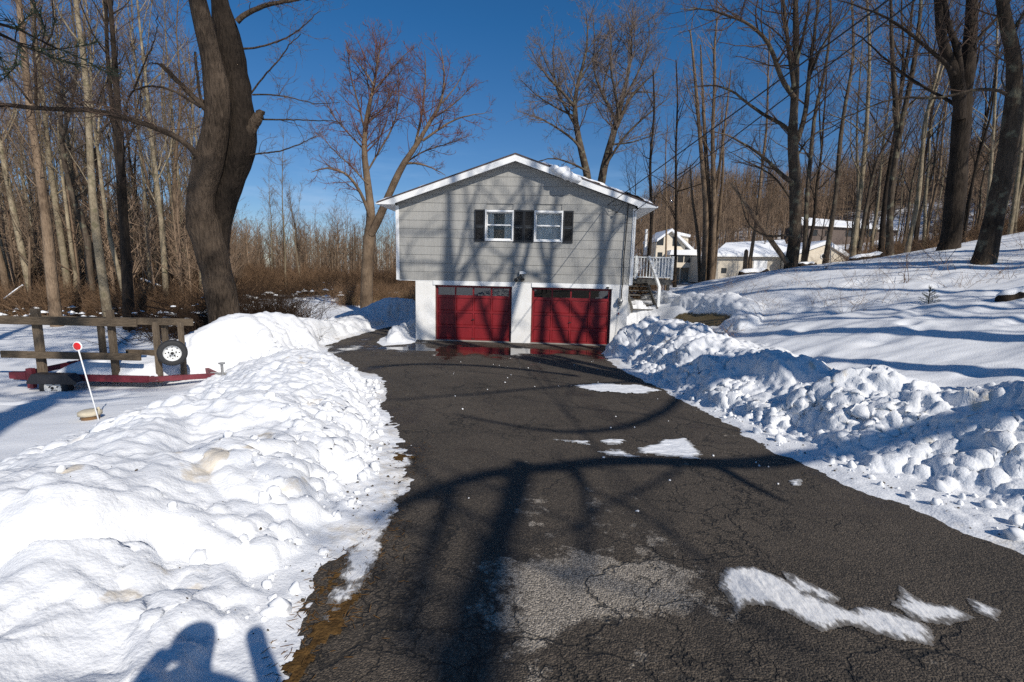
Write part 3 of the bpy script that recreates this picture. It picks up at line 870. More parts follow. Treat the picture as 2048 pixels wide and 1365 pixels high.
def tube_arrays(P, R, sides):
    B, N, _ = P.shape
    if B == 0: return np.zeros((0, 3)), np.zeros((0, 4), int)
    T = np.empty_like(P)
    T[:, 1:-1] = P[:, 2:] - P[:, :-2]; T[:, 0] = P[:, 1] - P[:, 0]; T[:, -1] = P[:, -1] - P[:, -2]
    T = nrm(T)
    g = nrm(P[:, -1] - P[:, 0])
    ref = np.where(np.abs(g[:, 2:3]) < .8, np.array([[0, 0, 1.]]), np.array([[1., 0, 0]]))
    u = nrm(np.cross(T, ref[:, None])); v = np.cross(T, u)
    ph = np.arange(sides) * 2 * math.pi / sides
    V = P[:, :, None] + R[:, :, None, None] * (np.cos(ph)[None, None, :, None] * u[:, :, None] + np.sin(ph)[None, None, :, None] * v[:, :, None])
    base = (np.arange(B) * N * sides)[:, None, None] + (np.arange(N - 1) * sides)[None, :, None] + np.arange(sides)[None, None]
    nxt = (np.arange(B) * N * sides)[:, None, None] + (np.arange(N - 1) * sides)[None, :, None] + ((np.arange(sides) + 1) % sides)[None, None]
    Q = np.stack([base, nxt, nxt + sides, base + sides], -1).reshape(-1, 4)
    return V.reshape(-1, 3), Q


def join_tubes(levels):
    """levels: [(P, R, sides)] -> verts, quads"""
    Vs, Qs, o = [], [], 0
    for P, R, s in levels:
        V, Q = tube_arrays(P, R, s)
        Vs.append(V); Qs.append(Q + o); o += len(V)
    return np.concatenate(Vs), np.concatenate(Qs)


def knobbly(P, R, rng, amp=.06):
    return P, R * (1 + amp * rng.normal(size=R.shape))


def grow_tree(seed, stems, limbs, levels, N=18, sides=10, limb_sides=7):
    """stems, limbs: [(points, radii)] drawn by hand; levels: settings of the branch orders grown from them.
    Returns (trunk V, Q), (crown V, Q)."""
    rng = np.random.default_rng(seed)
    tr, st = [], []
    for pts, rad in stems:
        P, R = resample(pts, rad, N); st.append((P, R))
    lb = []
    for pts, rad in limbs:
        P, R = resample(pts, rad, N); lb.append((P, R))
    SP = np.array([s[0] for s in st]); SR = np.array([s[1] for s in st])
    SR = SR * (1 + .035 * rng.normal(size=SR.shape))
    trunk = [(SP, SR, sides)]
    if lb:
        LP = np.array([s[0] for s in lb]); LR = np.array([s[1] for s in lb])
        LP = LP + rng.normal(size=LP.shape) * 0.012 * np.linspace(0, 1, N)[None, :, None]
        trunk.append((LP, LR, limb_sides))
    crown = []
    cur = []                                # parents for the next order, as (P, R) groups
    if levels.get('limb'):
        P, R = spawn(rng, SP, SR, levels['limb']); 
        if len(P): trunk.append((P, R, levels['limb'].get('sides', 6))); cur.append((P, R))
    if lb: cur.append((LP, LR))
    if levels.get('stem_too', True): cur.append((SP[:, N // 2:], SR[:, N // 2:]))
    for k, L in enumerate(levels['orders']):
        nxt = []; L = dict(L, n=L['n'] * levels.get('dens', 1.27))
        for P, R in cur:
            p, r = spawn(rng, P, R, L)
            if len(p): crown.append((p, r, L.get('sides', 4))); nxt.append((p, r))
        cur = nxt
    return join_tubes(trunk), (join_tubes(crown) if crown else None)


def plant_tree(name, base, trunk, crown, mt, mc, label, cat='tree', group=None):
    e = empty(name, base, label, cat, group)
    b = np.array(base)[None]
    link('trunk', np_mesh('trunk', trunk[0] - b, quads=trunk[1], mat=mt), e)
    if crown is not None: link('crown', np_mesh('crown', crown[0] - b, quads=crown[1], mat=mc), e)
    return e


def pxl(pts, Y, depth=None):
    """hand-drawn stem: photograph pixels at the tree's own distance; small swings in depth make it round"""
    out = []
    for i, p in enumerate(pts):
        out.append(at(p[0], p[1], Y + (depth[i] if depth is not None else 0)))
    return np.array(out)


def sdepth(pts, seed, amp):
    r = np.random.default_rng(seed); d = np.cumsum(r.normal(size=len(pts))) * amp; return d - d[0]


def spec_big(d=1.0, rm=.0045):
    return dict(limb=None, orders=[
        dict(n=4.0 * d, t0=.12, ang=48, angv=14, ratio=.42, shape=.5, lmin=.8, lmax=3.8, seg=6, sides=4, wig=.17, trop=.05, slender=.014, rf=.55),
        dict(n=3.6 * d, t0=.1, ang=45, angv=14, ratio=.45, shape=.4, lmin=.4, lmax=1.6, seg=4, sides=3, wig=.2, trop=.05, slender=.010, rf=.7, rmin=rm * 1.25),
        dict(n=5.6 * d, t0=.1, ang=42, angv=12, ratio=.5, shape=.3, lmin=.2, lmax=.8, seg=2, sides=3, wig=.18, trop=.05, slender=.009, rf=.8, rmin=rm, tip=.6)])


M_bk_big = bark('maple_bark', (0.020, 0.0145, 0.0105), (0.125, 0.092, 0.066), ridge=0.07, scale=10, zs=.2)
M_bk_wet_shade = bark('wet_shaded_bark', (0.008, 0.006, 0.0045), (0.042, 0.031, 0.023), ridge=0.07, scale=10, zs=.2)  # wet bark, with the right stem's shade put into the colour as well
M_bk_dark = bark('dark_bark', (0.012, 0.009, 0.0065), (0.048, 0.036, 0.027), ridge=0.03, scale=9, zs=.22)
M_bk_slope = bark('grey_brown_bark', (0.030, 0.022, 0.016), (0.115, 0.088, 0.064), ridge=0.03, scale=9, zs=.2, spots=(0.14, 0.13, 0.09))
M_bk_pale = bark('pale_bark', (0.095, 0.073, 0.048), (0.32, 0.265, 0.18), ridge=0.012, scale=10, zs=.5, spots=(0.15, 0.13, 0.08))
M_bk_tan = bark('tan_bark', (0.085, 0.058, 0.038), (0.25, 0.18, 0.12), ridge=0.025, scale=10, zs=.25)
M_tw_brown = mat('brown_twigs', (0.11, 0.075, 0.055), rough=.85, spec=.1, rnd=.25)
M_tw_red = mat('reddish_twigs', (0.19, 0.075, 0.06), rough=.85, spec=.1, col2=(0.11, 0.08, 0.06), nscale=1.5)
M_tw_grey = mat('grey_twigs', (0.165, 0.13, 0.11), rough=.85, spec=.1)
M_tw_tan = mat('tan_twigs', (0.20, 0.145, 0.10), rough=.85, spec=.1, rnd=.25)

# --- great forked maple by the trailer
Yb = 13.4
lf = [(457, 720), (451, 640), (439, 570), (425, 510), (410, 460), (401, 425), (400, 400), (411, 352), (420, 316), (436, 246), (434, 176), (428, 141), (412, 70), (395, 0), (374, -90)]
lr = [.43, .40, .40, .40, .39, .34, .32, .345, .375, .285, .30, .255, .215, .21, .16]
rf_ = [(434, 545), (437, 500), (441, 440), (450, 387), (470, 334), (482, 299), (487, 253), (481, 205), (473, 158), (461, 105), (452, 62), (445, 30), (438, -5), (428, -90)]
rr = [.20, .24, .29, .36, .37, .375, .33, .30, .32, .345, .34, .26, .19, .14]
stems = [(pxl(lf, Yb, np.r_[0, 0, 0, -.02, -.05, -.08, -.1, -.12, -.12, -.1, -.1, -.1, -.15, -.2, -.4]), lr),
         (pxl(rf_, Yb + .3, np.r_[-.2, -.1, 0, .1, .15, .2, .2, .2, .25, .25, .3, .3, .3, .5]), rr)]
limbs = [(pxl([(484, 290), (502, 257), (518, 232), (524, 222)], Yb + .42), [0.1923, 0.1588, 0.1254, 0.0836]),
         (pxl([(402, 322), (388, 303), (366, 281), (316, 257), (253, 237), (190, 221), (105, 219), (0, 211), (-120, 190)], Yb - .3, np.linspace(0, -1.6, 9)), [0.1087, 0.07942, 0.07106, 0.06521, 0.0627, 0.05685, 0.05183, 0.04598, 0.02926]),
         (pxl([(420, 226), (405, 212), (369, 176), (340, 148), (322, 130)], Yb - .25), [0.0836, 0.07106, 0.0627, 0.05852, 0.05016]),
         (pxl([(324, 132), (312, 127), (295, 126)], Yb - .25), [0.03344, 0.01672, 0.006688]),
         (pxl([(408, 205), (400, 197), (396, 160), (389, 106)], Yb + .1), [0.0418, 0.03762, 0.03511, 0.0301]),
         (pxl([(400, 215), (380, 200), (338, 177), (299, 172), (268, 179), (257, 200), (253, 231)], Yb - .5), [0.03344, 0.0301, 0.02675, 0.02341, 0.02174, 0.01839, 0.01672]),
         (pxl([(268, 179), (280, 150), (296, 110), (310, 80), (317, 30)], Yb - .5), [0.02174, 0.01839, 0.01505, 0.0117, 0.00836]),
         (pxl([(72, 218), (72, 150), (66, 90), (74, 30), (60, -40)], Yb - 1.3), [0.02926, 0.02508, 0.02174, 0.01672, 0.01254]),
         (pxl([(72, 120), (110, 60), (106, 20), (104, -30)], Yb - 1.3), [0.01839, 0.01505, 0.01087, 0.00836]),
         (pxl([(62, 207), (30, 165), (0, 130), (-40, 90)], Yb - 1.5), [0.02508, 0.0209, 0.01672, 0.0117]),
         (pxl([(193, 215), (202, 185), (225, 145), (230, 130)], Yb - .9), [0.01672, 0.01338, 0.01003, 0.006688]),
         (pxl([(474, 44), (486, 32), (512, 18), (540, 9), (567, 3), (611, -2), (660, -8)], Yb + .5), [0.07106, 0.06521, 0.05852, 0.05183, 0.04598, 0.03762, 0.02508]),
         (pxl([(486, 98), (510, 97), (543, 88), (575, 76), (596, 62), (625, 35), (640, 22)], Yb + .7), [0.02926, 0.02508, 0.02257, 0.02006, 0.01672, 0.0117, 0.006688]),
         (pxl([(500, 190), (530, 150), (555, 125), (575, 95), (600, 68)], Yb + .8), [0.02508, 0.0209, 0.01839, 0.01505, 0.01003]),
         (pxl([(494, 312), (520, 307), (558, 304), (597, 290), (620, 278), (634, 271)], Yb + .4), [0.02508, 0.02174, 0.01923, 0.01672, 0.01254, 0.007524]),
         (pxl([(518, 239), (555, 240), (592, 240), (640, 242), (690, 244)], Yb + .6), [0.02508, 0.02174, 0.01839, 0.01338, 0.006688]),
         (pxl([(505, 190), (540, 189), (585, 196), (630, 210), (680, 205)], Yb + .7), [0.02341, 0.02006, 0.01672, 0.0117, 0.005852])]
sp_hero = dict(stem_too=False, limb=None, orders=[
    dict(n=5.5, t0=.15, ang=52, angv=18, ratio=.45, shape=.35, lmin=.5, lmax=2.0, seg=6, sides=4, wig=.22, trop=.02, slender=.008, rf=.5),
    dict(n=5.0, t0=.1, ang=50, angv=14, ratio=.5, shape=.4, lmin=.25, lmax=1.0, seg=4, sides=3, wig=.25, trop=.02, slender=.008, rmin=.004),
    dict(n=4.5, t0=.1, ang=45, angv=12, ratio=.5, shape=.3, lmin=.12, lmax=.45, seg=2, sides=3, wig=.2, trop=.0, slender=.010, rmin=.0034, tip=.6)])
T, Cc = grow_tree(3, stems[:1], limbs, sp_hero, N=26, sides=18, limb_sides=8)
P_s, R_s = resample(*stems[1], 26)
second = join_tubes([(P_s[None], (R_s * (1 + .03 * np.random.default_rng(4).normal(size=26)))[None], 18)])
bx, by = at(452, 662, Yb)[:2]
big_maple = plant_tree('maple_tree', (bx, by, gz(bx, by) - .1), T, Cc, M_bk_big, M_tw_brown, 'great two-stemmed maple with thick furrowed trunk beside the trailer')

link('second_stem', np_mesh('second_stem', second[0] - np.array(big_maple.location)[None], quads=second[1], mat=M_bk_wet_shade), big_maple)['label'] = 'right-hand stem, its bark coloured darker for wet and shade'

# --- red maple by the far left corner of the house
Yb = 30.0
stems = [(pxl([(733, 640), (733, 605), (734, 545), (739, 462), (744, 436), (736, 370), (727, 304), (732, 238), (748, 172), (758, 110), (762, 75)], Yb, np.r_[0, 0, 0, 0, .1, .2, .3, .4, .4, .2, 0]), [.42, .40, .36, .36, .24, .20, .165, .13, .08, .04, .015]),
         (pxl([(741, 470), (755, 445), (779, 387), (805, 330), (834, 290), (862, 240), (884, 207), (890, 150), (882, 97)], Yb - .1, np.r_[0, -.1, -.3, -.6, -.9, -1, -1, -1, -.8]), [.25, .24, .21, .185, .13, .10, .075, .045, .012])]
limbs = [(pxl([(744, 449), (731, 405), (709, 365), (690, 346), (669, 339), (645, 337), (622, 345)], Yb, np.r_[0, -.3, -.8, -1.2, -1.5, -1.8, -2]), [.12, .10, .085, .07, .055, .04, .015]),
         (pxl([(806, 328), (830, 326), (858, 333), (890, 350)], Yb - .7), [.08, .06, .045, .015]),
         (pxl([(828, 295), (832, 286), (845, 225), (852, 163), (849, 101)], Yb - .6, np.r_[0, .4, .8, 1, 1]), [.09, .085, .06, .04, .012]),
         (pxl([(845, 282), (858, 273), (902, 242), (946, 229), (980, 226)], Yb - 1), [.075, .07, .05, .03, .01]),
         (pxl([(729, 260), (715, 200), (700, 150), (694, 90)], Yb + .4), [.06, .05, .035, .012]),
         (pxl([(745, 185), (775, 150), (800, 120), (828, 92)], Yb + .4), [.05, .042, .03, .01]),
         (pxl([(734, 345), (760, 300), (790, 250), (800, 180), (795, 120)], Yb + .6), [.06, .055, .045, .03, .01]),
         (pxl([(728, 300), (690, 260), (660, 225), (640, 170)], Yb + .8), [.05, .04, .03, .01]),
         (pxl([(736, 370), (700, 330), (665, 300), (636, 262)], Yb - .8), [.05, .04, .028, .01]),
         (pxl([(748, 172), (722, 130), (700, 108), (690, 80)], Yb - .2), [.045, .035, .022, .008]),
         (pxl([(884, 207), (915, 170), (938, 125)], Yb - 1), [.045, .03, .008]),
         (pxl([(862, 240), (900, 215), (930, 188), (955, 160)], Yb - .4), [.05, .038, .026, .008]),
         (pxl([(805, 330), (850, 300), (900, 288), (945, 268)], Yb + .3), [.055, .042, .03, .009]),
         (pxl([(733, 250), (770, 215), (790, 170), (812, 140)], Yb + 1.0), [.05, .04, .028, .009])]
T, Cc = grow_tree(8, stems, limbs, spec_big(1.0, .0072), N=18, sides=14)
bx, by = at(733, 620, Yb)[:2]
plant_tree('maple_tree', (bx, by, gz(bx, by) - .1), T, Cc, M_bk_tan, M_tw_red, 'red-budded maple behind the left corner of the grey house')

# --- vase-shaped tree behind the roof
Yb = 36.0
stems = [(pxl([(1184, 610), (1184, 520), (1180, 420), (1176, 352), (1160, 293), (1149, 234), (1149, 199), (1158, 155), (1173, 111), (1176, 60), (1172, 25)], Yb), [.5, .45, .36, .27, .22, .19, .16, .11, .08, .045, .015]),
         (pxl([(1192, 600), (1194, 520), (1198, 430), (1202, 355), (1221, 290), (1234, 240), (1246, 190), (1261, 132), (1264, 73), (1265, 14)], Yb + .3), [.4, .38, .33, .28, .25, .20, .15, .10, .055, .015])]
limbs = [(pxl([(1148, 212), (1140, 203), (1117, 176), (1088, 147), (1059, 97)], Yb - .5), [.12, .10, .08, .05, .012]),
         (pxl([(1232, 245), (1224, 225), (1205, 190), (1185, 141), (1190, 80), (1185, 30)], Yb + 1), [.13, .12, .095, .07, .04, .012]),
         (pxl([(1234, 255), (1250, 215), (1264, 190), (1293, 161), (1316, 141), (1320, 110)], Yb), [.13, .11, .09, .06, .035, .01]),
         (pxl([(1164, 303), (1150, 282), (1126, 264), (1088, 240), (1035, 223)], Yb - 1), [.11, .09, .075, .05, .012]),
         (pxl([(1152, 255), (1130, 215), (1112, 180), (1105, 120), (1110, 60)], Yb + .8), [.1, .085, .07, .045, .012]),
         (pxl([(1238, 240), (1232, 190), (1220, 140), (1222, 80), (1215, 40)], Yb - 1), [.1, .09, .07, .04, .012]),
         (pxl([(1160, 160), (1185, 120), (1210, 85), (1225, 40)], Yb), [.07, .055, .035, .01]),
         (pxl([(1250, 195), (1285, 130), (1300, 80), (1295, 30)], Yb + .6), [.07, .06, .04, .01]),
         (pxl([(1212, 330), (1250, 270), (1300, 225), (1345, 190)], Yb - .8), [.09, .08, .05, .012]),
         (pxl([(1178, 345), (1140, 325), (1100, 315), (1060, 330)], Yb - .5), [.08, .065, .04, .012]),
         (pxl([(1117, 176), (1088, 120), (1075, 78)], Yb - .2), [.06, .04, .01]),
         (pxl([(1246, 190), (1290, 182), (1335, 195)], Yb + .8), [.07, .045, .012]),
         (pxl([(1221, 290), (1270, 285), (1325, 262)], Yb + .5), [.08, .05, .012]),
         (pxl([(1149, 234), (1110, 215), (1070, 190), (1042, 160)], Yb + .9), [.08, .06, .04, .01]),
         (pxl([(1205, 190), (1215, 130), (1245, 80), (1240, 35)], Yb + 1.2), [.07, .055, .035, .01])]
T, Cc = grow_tree(21, stems, limbs, spec_big(.95, .0078), N=18, sides=12)
bx, by = at(1188, 600, Yb)[:2]
plant_tree('ash_tree', (bx, by, gz(bx, by) - .2), T, Cc, M_bk_slope, M_tw_grey, 'tall vase-shaped bare tree rising behind the roof of the grey house')

# --- the three great trees on the right-hand slope
Yb = 19.0
stems = [(pxl([(1578, 556), (1582, 530), (1590, 480), (1591, 400), (1589, 330), (1584, 280), (1588, 220), (1591, 160), (1592, 90), (1591, 0), (1590, -90), (1588, -180)], Yb, sdepth(range(12), 2, .05)), [0.27, 0.2325, 0.21, 0.1988, 0.1875, 0.1762, 0.135, 0.1237, 0.1087, 0.0825, 0.05625, 0.0225])]
limbs = [(pxl([(1584, 365), (1565, 352), (1538, 324), (1515, 305), (1490, 289), (1451, 269), (1420, 262)], Yb - .3, np.linspace(0, -1, 7)), [0.09, 0.075, 0.06, 0.04875, 0.039, 0.02625, 0.009]),
         (pxl([(1592, 285), (1573, 253), (1538, 237), (1498, 210), (1459, 178), (1419, 170), (1380, 175)], Yb + .2, np.linspace(0, 1, 7)), [0.09, 0.075, 0.06375, 0.051, 0.039, 0.02625, 0.009]),
         (pxl([(1588, 195), (1561, 158), (1542, 91), (1506, 51), (1470, 36), (1403, 16), (1360, 20)], Yb - .2, np.linspace(0, -1.2, 7)), [0.09, 0.0825, 0.0675, 0.0525, 0.04125, 0.02625, 0.009]),
         (pxl([(1588, 175), (1577, 100), (1571, 40), (1560, -40), (1550, -110)], Yb - .4), [0.075, 0.0675, 0.0525, 0.0375, 0.015]),
         (pxl([(1590, 290), (1597, 277), (1613, 221), (1617, 158), (1625, 90), (1633, 40), (1640, -40)], Yb + .3, np.linspace(0, .8, 7)), [0.0975, 0.0975, 0.08625, 0.075, 0.06375, 0.0525, 0.0225]),
         (pxl([(1617, 158), (1640, 100), (1665, 60), (1700, 20), (1720, -20)], Yb + .7), [0.0525, 0.045, 0.0375, 0.02625, 0.01125]),
         (pxl([(1590, 475), (1572, 470), (1540, 475), (1506, 460), (1489, 434), (1484, 404), (1470, 360)], Yb - .2, np.linspace(0, -.8, 7)), [0.0525, 0.0465, 0.039, 0.033, 0.027, 0.021, 0.0075]),
         (pxl([(1588, 330), (1600, 300), (1630, 265), (1668, 255), (1700, 230)], Yb), [0.045, 0.0375, 0.03, 0.021, 0.0075]),
         (pxl([(1588, 410), (1570, 380), (1540, 345), (1500, 330), (1470, 325)], Yb + .5), [0.045, 0.0375, 0.0315, 0.0225, 0.0075]),
         (pxl([(1592, 130), (1610, 60), (1620, 0), (1625, -60)], Yb - .6), [0.06, 0.045, 0.03375, 0.015])]
T, Cc = grow_tree(31, stems, limbs, spec_big(.95), N=20, sides=14)
plant_tree('ash_tree', tuple(at(1578, 548, Yb)), T, Cc, M_bk_slope, M_tw_brown, 'spreading bare tree with a low snow-dusted limb and a dead trunk leaning on it')
# the dead trunk that leans against it
P0, P1 = at(1575, 527, 18.7), at(1462, 366, 19.6)
V, Q = join_tubes([(np.array([resample(np.array([P0, (P0 * .5 + P1 * .5) + np.array([0, 0, -.05]), P1]), [.10, .085, .05], 10)[0]]), np.array([resample(np.array([P0, P0 * .5 + P1 * .5, P1]), [.10, .085, .05], 10)[1]]), 8)])
tag(link('dead_trunk', np_mesh('dead_trunk', V, quads=Q, mat=M_bk_tan)), 'barkless tan trunk leaning diagonally against the spreading tree', 'dead trunk')

Yb = 17.0
stems = [(pxl([(1893, 515), (1899, 497), (1906, 440), (1912, 380), (1918, 310), (1922, 250), (1927, 195), (1937, 120), (1943, 40), (1945, -40), (1946, -140)], Yb, sdepth(range(11), 5, .04)), [0.351, 0.2948, 0.2808, 0.2703, 0.2632, 0.2527, 0.2246, 0.1895, 0.1685, 0.1404, 0.08424]),
         (pxl([(1921, 240), (1918, 190), (1913, 150), (1897, 118), (1883, 80), (1876, 0), (1872, -80), (1868, -160)], Yb - .2), [0.1404, 0.1895, 0.1755, 0.1474, 0.1299, 0.1053, 0.08424, 0.04212])]
limbs = [(pxl([(1921, 175), (1920, 130), (1912, 90), (1896, 47), (1888, 0), (1880, -70)], Yb - .3), [0.1123, 0.1053, 0.09126, 0.07722, 0.06669, 0.0351]),
         (pxl([(1908, 150), (1890, 125), (1866, 107), (1826, 71), (1775, 36), (1720, 14), (1670, 0)], Yb - .4, np.linspace(0, -1.2, 7)), [0.0702, 0.06318, 0.05265, 0.04212, 0.0337, 0.02457, 0.008424]),
         (pxl([(1912, 212), (1895, 200), (1874, 190), (1815, 154), (1767, 115), (1728, 79), (1700, 60)], Yb + .2, np.linspace(0, .8, 7)), [0.05967, 0.05265, 0.04563, 0.0365, 0.02808, 0.02106, 0.00702]),
         (pxl([(1940, 100), (1970, 60), (2000, 30), (2030, -10)], Yb + .4), [0.06318, 0.05616, 0.04212, 0.02808]),
         (pxl([(1930, 190), (1945, 165), (1955, 120), (1965, 60)], Yb + .5), [0.04212, 0.0351, 0.02808, 0.01404])]
T, Cc = grow_tree(37, stems, limbs, spec_big(.9), N=20, sides=16)
plant_tree('maple_tree', tuple(at(1897, 503, Yb)), T, Cc, M_bk_dark, M_tw_brown, 'thick dark-trunked tree forking high, at the crest of the right slope')

Yb = 14.0
stems = [(pxl([(1962, 540), (1970, 518), (1985, 450), (2004, 370), (2016, 300), (2026, 230), (2030, 165), (2026, 99), (2012, 51), (2004, 0), (1996, -70), (1990, -150)], Yb, sdepth(range(12), 9, .03)), [0.3019, 0.2597, 0.2317, 0.2211, 0.2106, 0.2001, 0.1755, 0.1544, 0.1404, 0.1264, 0.09828, 0.05616])]
limbs = [(pxl([(2024, 240), (2036, 222), (2050, 200), (2085, 150), (2100, 60), (2105, -40)], Yb + .3), [0.1404, 0.1334, 0.1264, 0.1123, 0.09126, 0.05616]),
         (pxl([(2014, 190), (2000, 181), (1953, 178), (1894, 194), (1862, 198), (1815, 194), (1755, 206), (1688, 237), (1640, 250)], Yb - .3, np.linspace(0, 1.2, 9)), [0.04914, 0.04212, 0.0365, 0.03229, 0.0351, 0.02808, 0.02246, 0.01685, 0.00702]),
         (pxl([(2012, 182), (2002, 160), (2008, 130), (2012, 118), (2002, 100)], Yb - .4), [0.02106, 0.01825, 0.01544, 0.01404, 0.00702]),
         (pxl([(2018, 70), (2040, 40), (2070, 0)], Yb), [0.05616, 0.04212, 0.02808])]
T, Cc = grow_tree(43, stems, limbs, spec_big(.8), N=22, sides=16)
plant_tree('maple_tree', tuple(at(1967, 527, Yb)), T, Cc, M_bk_slope, M_tw_brown, 'nearest stout tree of the right slope, leaning right with rough brown bark')

# --- slimmer trees of the slope, each drawn from its own place
SLIM = [
    (26, [(1650, 530), (1654, 500), (1672, 396), (1680, 277), (1692, 198), (1708, 119), (1706, 40), (1700, -40)], .17, 'slim bare tree just right of the spreading tree, bending near its top', M_bk_slope),
    (28, [(1704, 525), (1706, 495), (1720, 396), (1732, 277), (1736, 198), (1740, 100), (1735, 10), (1730, -60)], .19, 'straight pale bare tree, left one of a close pair on the slope', M_bk_pale),
    (30, [(1714, 525), (1718, 500), (1736, 396), (1750, 330), (1765, 300), (1790, 255), (1800, 180)], .17, 'crooked bare tree, right one of a close pair, kinked to the right', M_bk_slope),
    (22, [(1778, 520), (1779, 495), (1780, 396), (1796, 277), (1823, 158), (1838, 59), (1842, 0), (1846, -90)], .19, 'bare tree with a narrow fork, left of the thick dark tree', M_bk_slope),
    (24, [(1812, 515), (1817, 490), (1838, 396), (1846, 277), (1858, 206), (1878, 138), (1890, 60), (1895, -20)], .15, 'pale smooth sinuous tree close left of the thick dark tree', M_bk_pale),
    (25, [(1608, 525), (1610, 505), (1613, 396), (1621, 316), (1629, 221), (1648, 158), (1662, 60), (1660, -30)], .17, 'slim bare tree half hidden behind the spreading tree', M_bk_slope),
    (33, [(1498, 545), (1500, 520), (1514, 435), (1526, 316), (1534, 257), (1536, 150), (1540, 60)], .17, 'straight bare tree standing behind the low limb of the spreading tree', M_bk_tan),
    (21, [(2012, 505), (2018, 480), (2036, 356), (2046, 257), (2060, 120), (2070, 0)], .13, 'slender pale tree at the far right behind the nearest stout tree', M_bk_pale),
    (24, [(1966, 500), (1969, 475), (1980, 360), (1989, 237), (1993, 119), (1996, 0), (1998, -80)], .11, 'thin pale tree between the two stout trees', M_bk_pale),
    (20, [(1921, 515), (1926, 490), (1949, 336), (1970, 270), (1981, 237), (1992, 150), (1996, 90)], .075, 'thin dark sapling curving right of the thick dark tree', M_bk_dark),
    (31, [(1349, 575), (1350, 540), (1353, 400), (1351, 300), (1356, 200), (1352, 120)], .14, 'straight dark tree in front of the cream gabled house', M_bk_dark),
    (34, [(1331, 590), (1331, 540), (1334, 400), (1330, 320), (1335, 250)], .10, 'thin tree at the left edge of the cream gabled house', M_bk_tan),
    (29, [(1293, 590), (1295, 540), (1305, 440), (1298, 330), (1310, 230), (1306, 140)], .16, 'bare tree right behind the white deck', M_bk_dark),
]
sp_slim = dict(limb=dict(n=1.35, t0=.28, ang=42, angv=14, ratio=.26, shape=.4, lmin=1.0, lmax=4.5, seg=6, sides=4, wig=.15, trop=.06, slender=.011, rf=.5),
               orders=[dict(n=2.4, t0=.12, ang=44, angv=14, ratio=.42, shape=.4, lmin=.5, lmax=1.9, seg=4, sides=3, wig=.18, trop=.05, slender=.009, rmin=.006),
                       dict(n=3.6, t0=.1, ang=42, angv=12, ratio=.5, shape=.3, lmin=.25, lmax=.9, seg=2, sides=3, wig=.18, trop=.05, slender=.008, rmin=.005, tip=.6)])
for k, (Y, pts, r0, lab, bm) in enumerate(SLIM):
    n = len(pts)
    pw = pxl(pts, Y, sdepth(pts, 50 + k, .08))
    rad = .8 * r0 * np.linspace(1, .28, n); rad[0] *= 1.25
    stems = [(pw, rad)]
    limbs = []
    if k == 3: limbs = [(pxl([(1797, 275), (1793, 230), (1791, 198), (1785, 119), (1783, 40), (1780, -40)], Y), [.12, .115, .10, .085, .065, .04])]
    if k == 4: limbs = [(pxl([(1846, 277), (1852, 230), (1870, 190), (1885, 130), (1910, 80)], Y), [.09, .085, .07, .05, .02])]
    T, Cc = grow_tree(60 + k, stems, limbs, sp_slim, N=16, sides=9)
    b = at(pts[1][0], pts[1][1], Y)
    plant_tree('bare_tree', (b[0], b[1], min(b[2], gz(b[0], b[1]))), T, Cc, bm, M_tw_brown if k % 3 else M_tw_tan, lab, group='bare trees on the right slope')

# --- clump of upright stems right of the house
Yb = 25.0
stems = [(pxl([(1404, 580), (1406, 560), (1411, 480), (1412, 420), (1402, 300), (1393, 190), (1385, 100), (1380, 60)], Yb), [.17, .15, .14, .13, .10, .075, .05, .03]),
         (pxl([(1414, 582), (1415, 562), (1420, 470), (1416, 380), (1410, 280), (1405, 180), (1401, 90)], Yb + .2), [.18, .16, .14, .12, .09, .06, .03]),
         (pxl([(1421, 582), (1422, 560), (1428, 460), (1428, 380), (1424, 270), (1430, 170), (1428, 90), (1436, 30)], Yb - .1), [.16, .14, .13, .11, .09, .07, .05, .02]),
         (pxl([(1424, 580), (1426, 558), (1438, 440), (1447, 340), (1446, 260)], Yb + .4), [.12, .11, .09, .06, .04]),
         (pxl([(1400, 575), (1399, 550), (1396, 470), (1384, 400), (1380, 330)], Yb + .5), [.10, .09, .08, .06, .03]),
         (pxl([(1430, 420), (1440, 330), (1450, 250), (1462, 140)], Yb), [.07, .06, .05, .02])]
sp_clump = dict(limb=dict(n=.9, t0=.35, ang=24, angv=8, ratio=.26, shape=.5, lmin=1.0, lmax=3.0, seg=5, sides=4, wig=.09, trop=.12, slender=.012, rf=.55),
                orders=sp_slim['orders'])
T, Cc = grow_tree(91, stems, [], sp_clump, N=16, sides=9)
plant_tree('tree_clump', tuple(at(1412, 570, Yb)), T, Cc, M_bk_tan, M_tw_tan, 'clump of upright tan stems growing together right of the house')
P0, P1 = at(1490, 548, 30), at(1492, 499, 30)
V, Q = join_tubes([(np.array([[P0, P0 * .5 + P1 * .5, P1 + np.array([.03, 0, -.1]), P1]]), np.array([[.16, .14, .12, .03]]), 9)])
tag(link('broken_stump', np_mesh('broken_stump', V, quads=Q, mat=M_bk_tan)), 'broken tan stump in front of the white garage house', 'stump')
# ------------------------------------------------------------------ the grey house
HYAW = math.radians(3.7)
HO = np.array([0.0, 17.72, 0.0])
_ha, _hb = np.array([math.cos(HYAW), -math.sin(HYAW), 0]), np.array([math.sin(HYAW), math.cos(HYAW), 0])


def hw(x, y, z): return HO + _ha * x + _hb * y + np.array([0, 0, z])


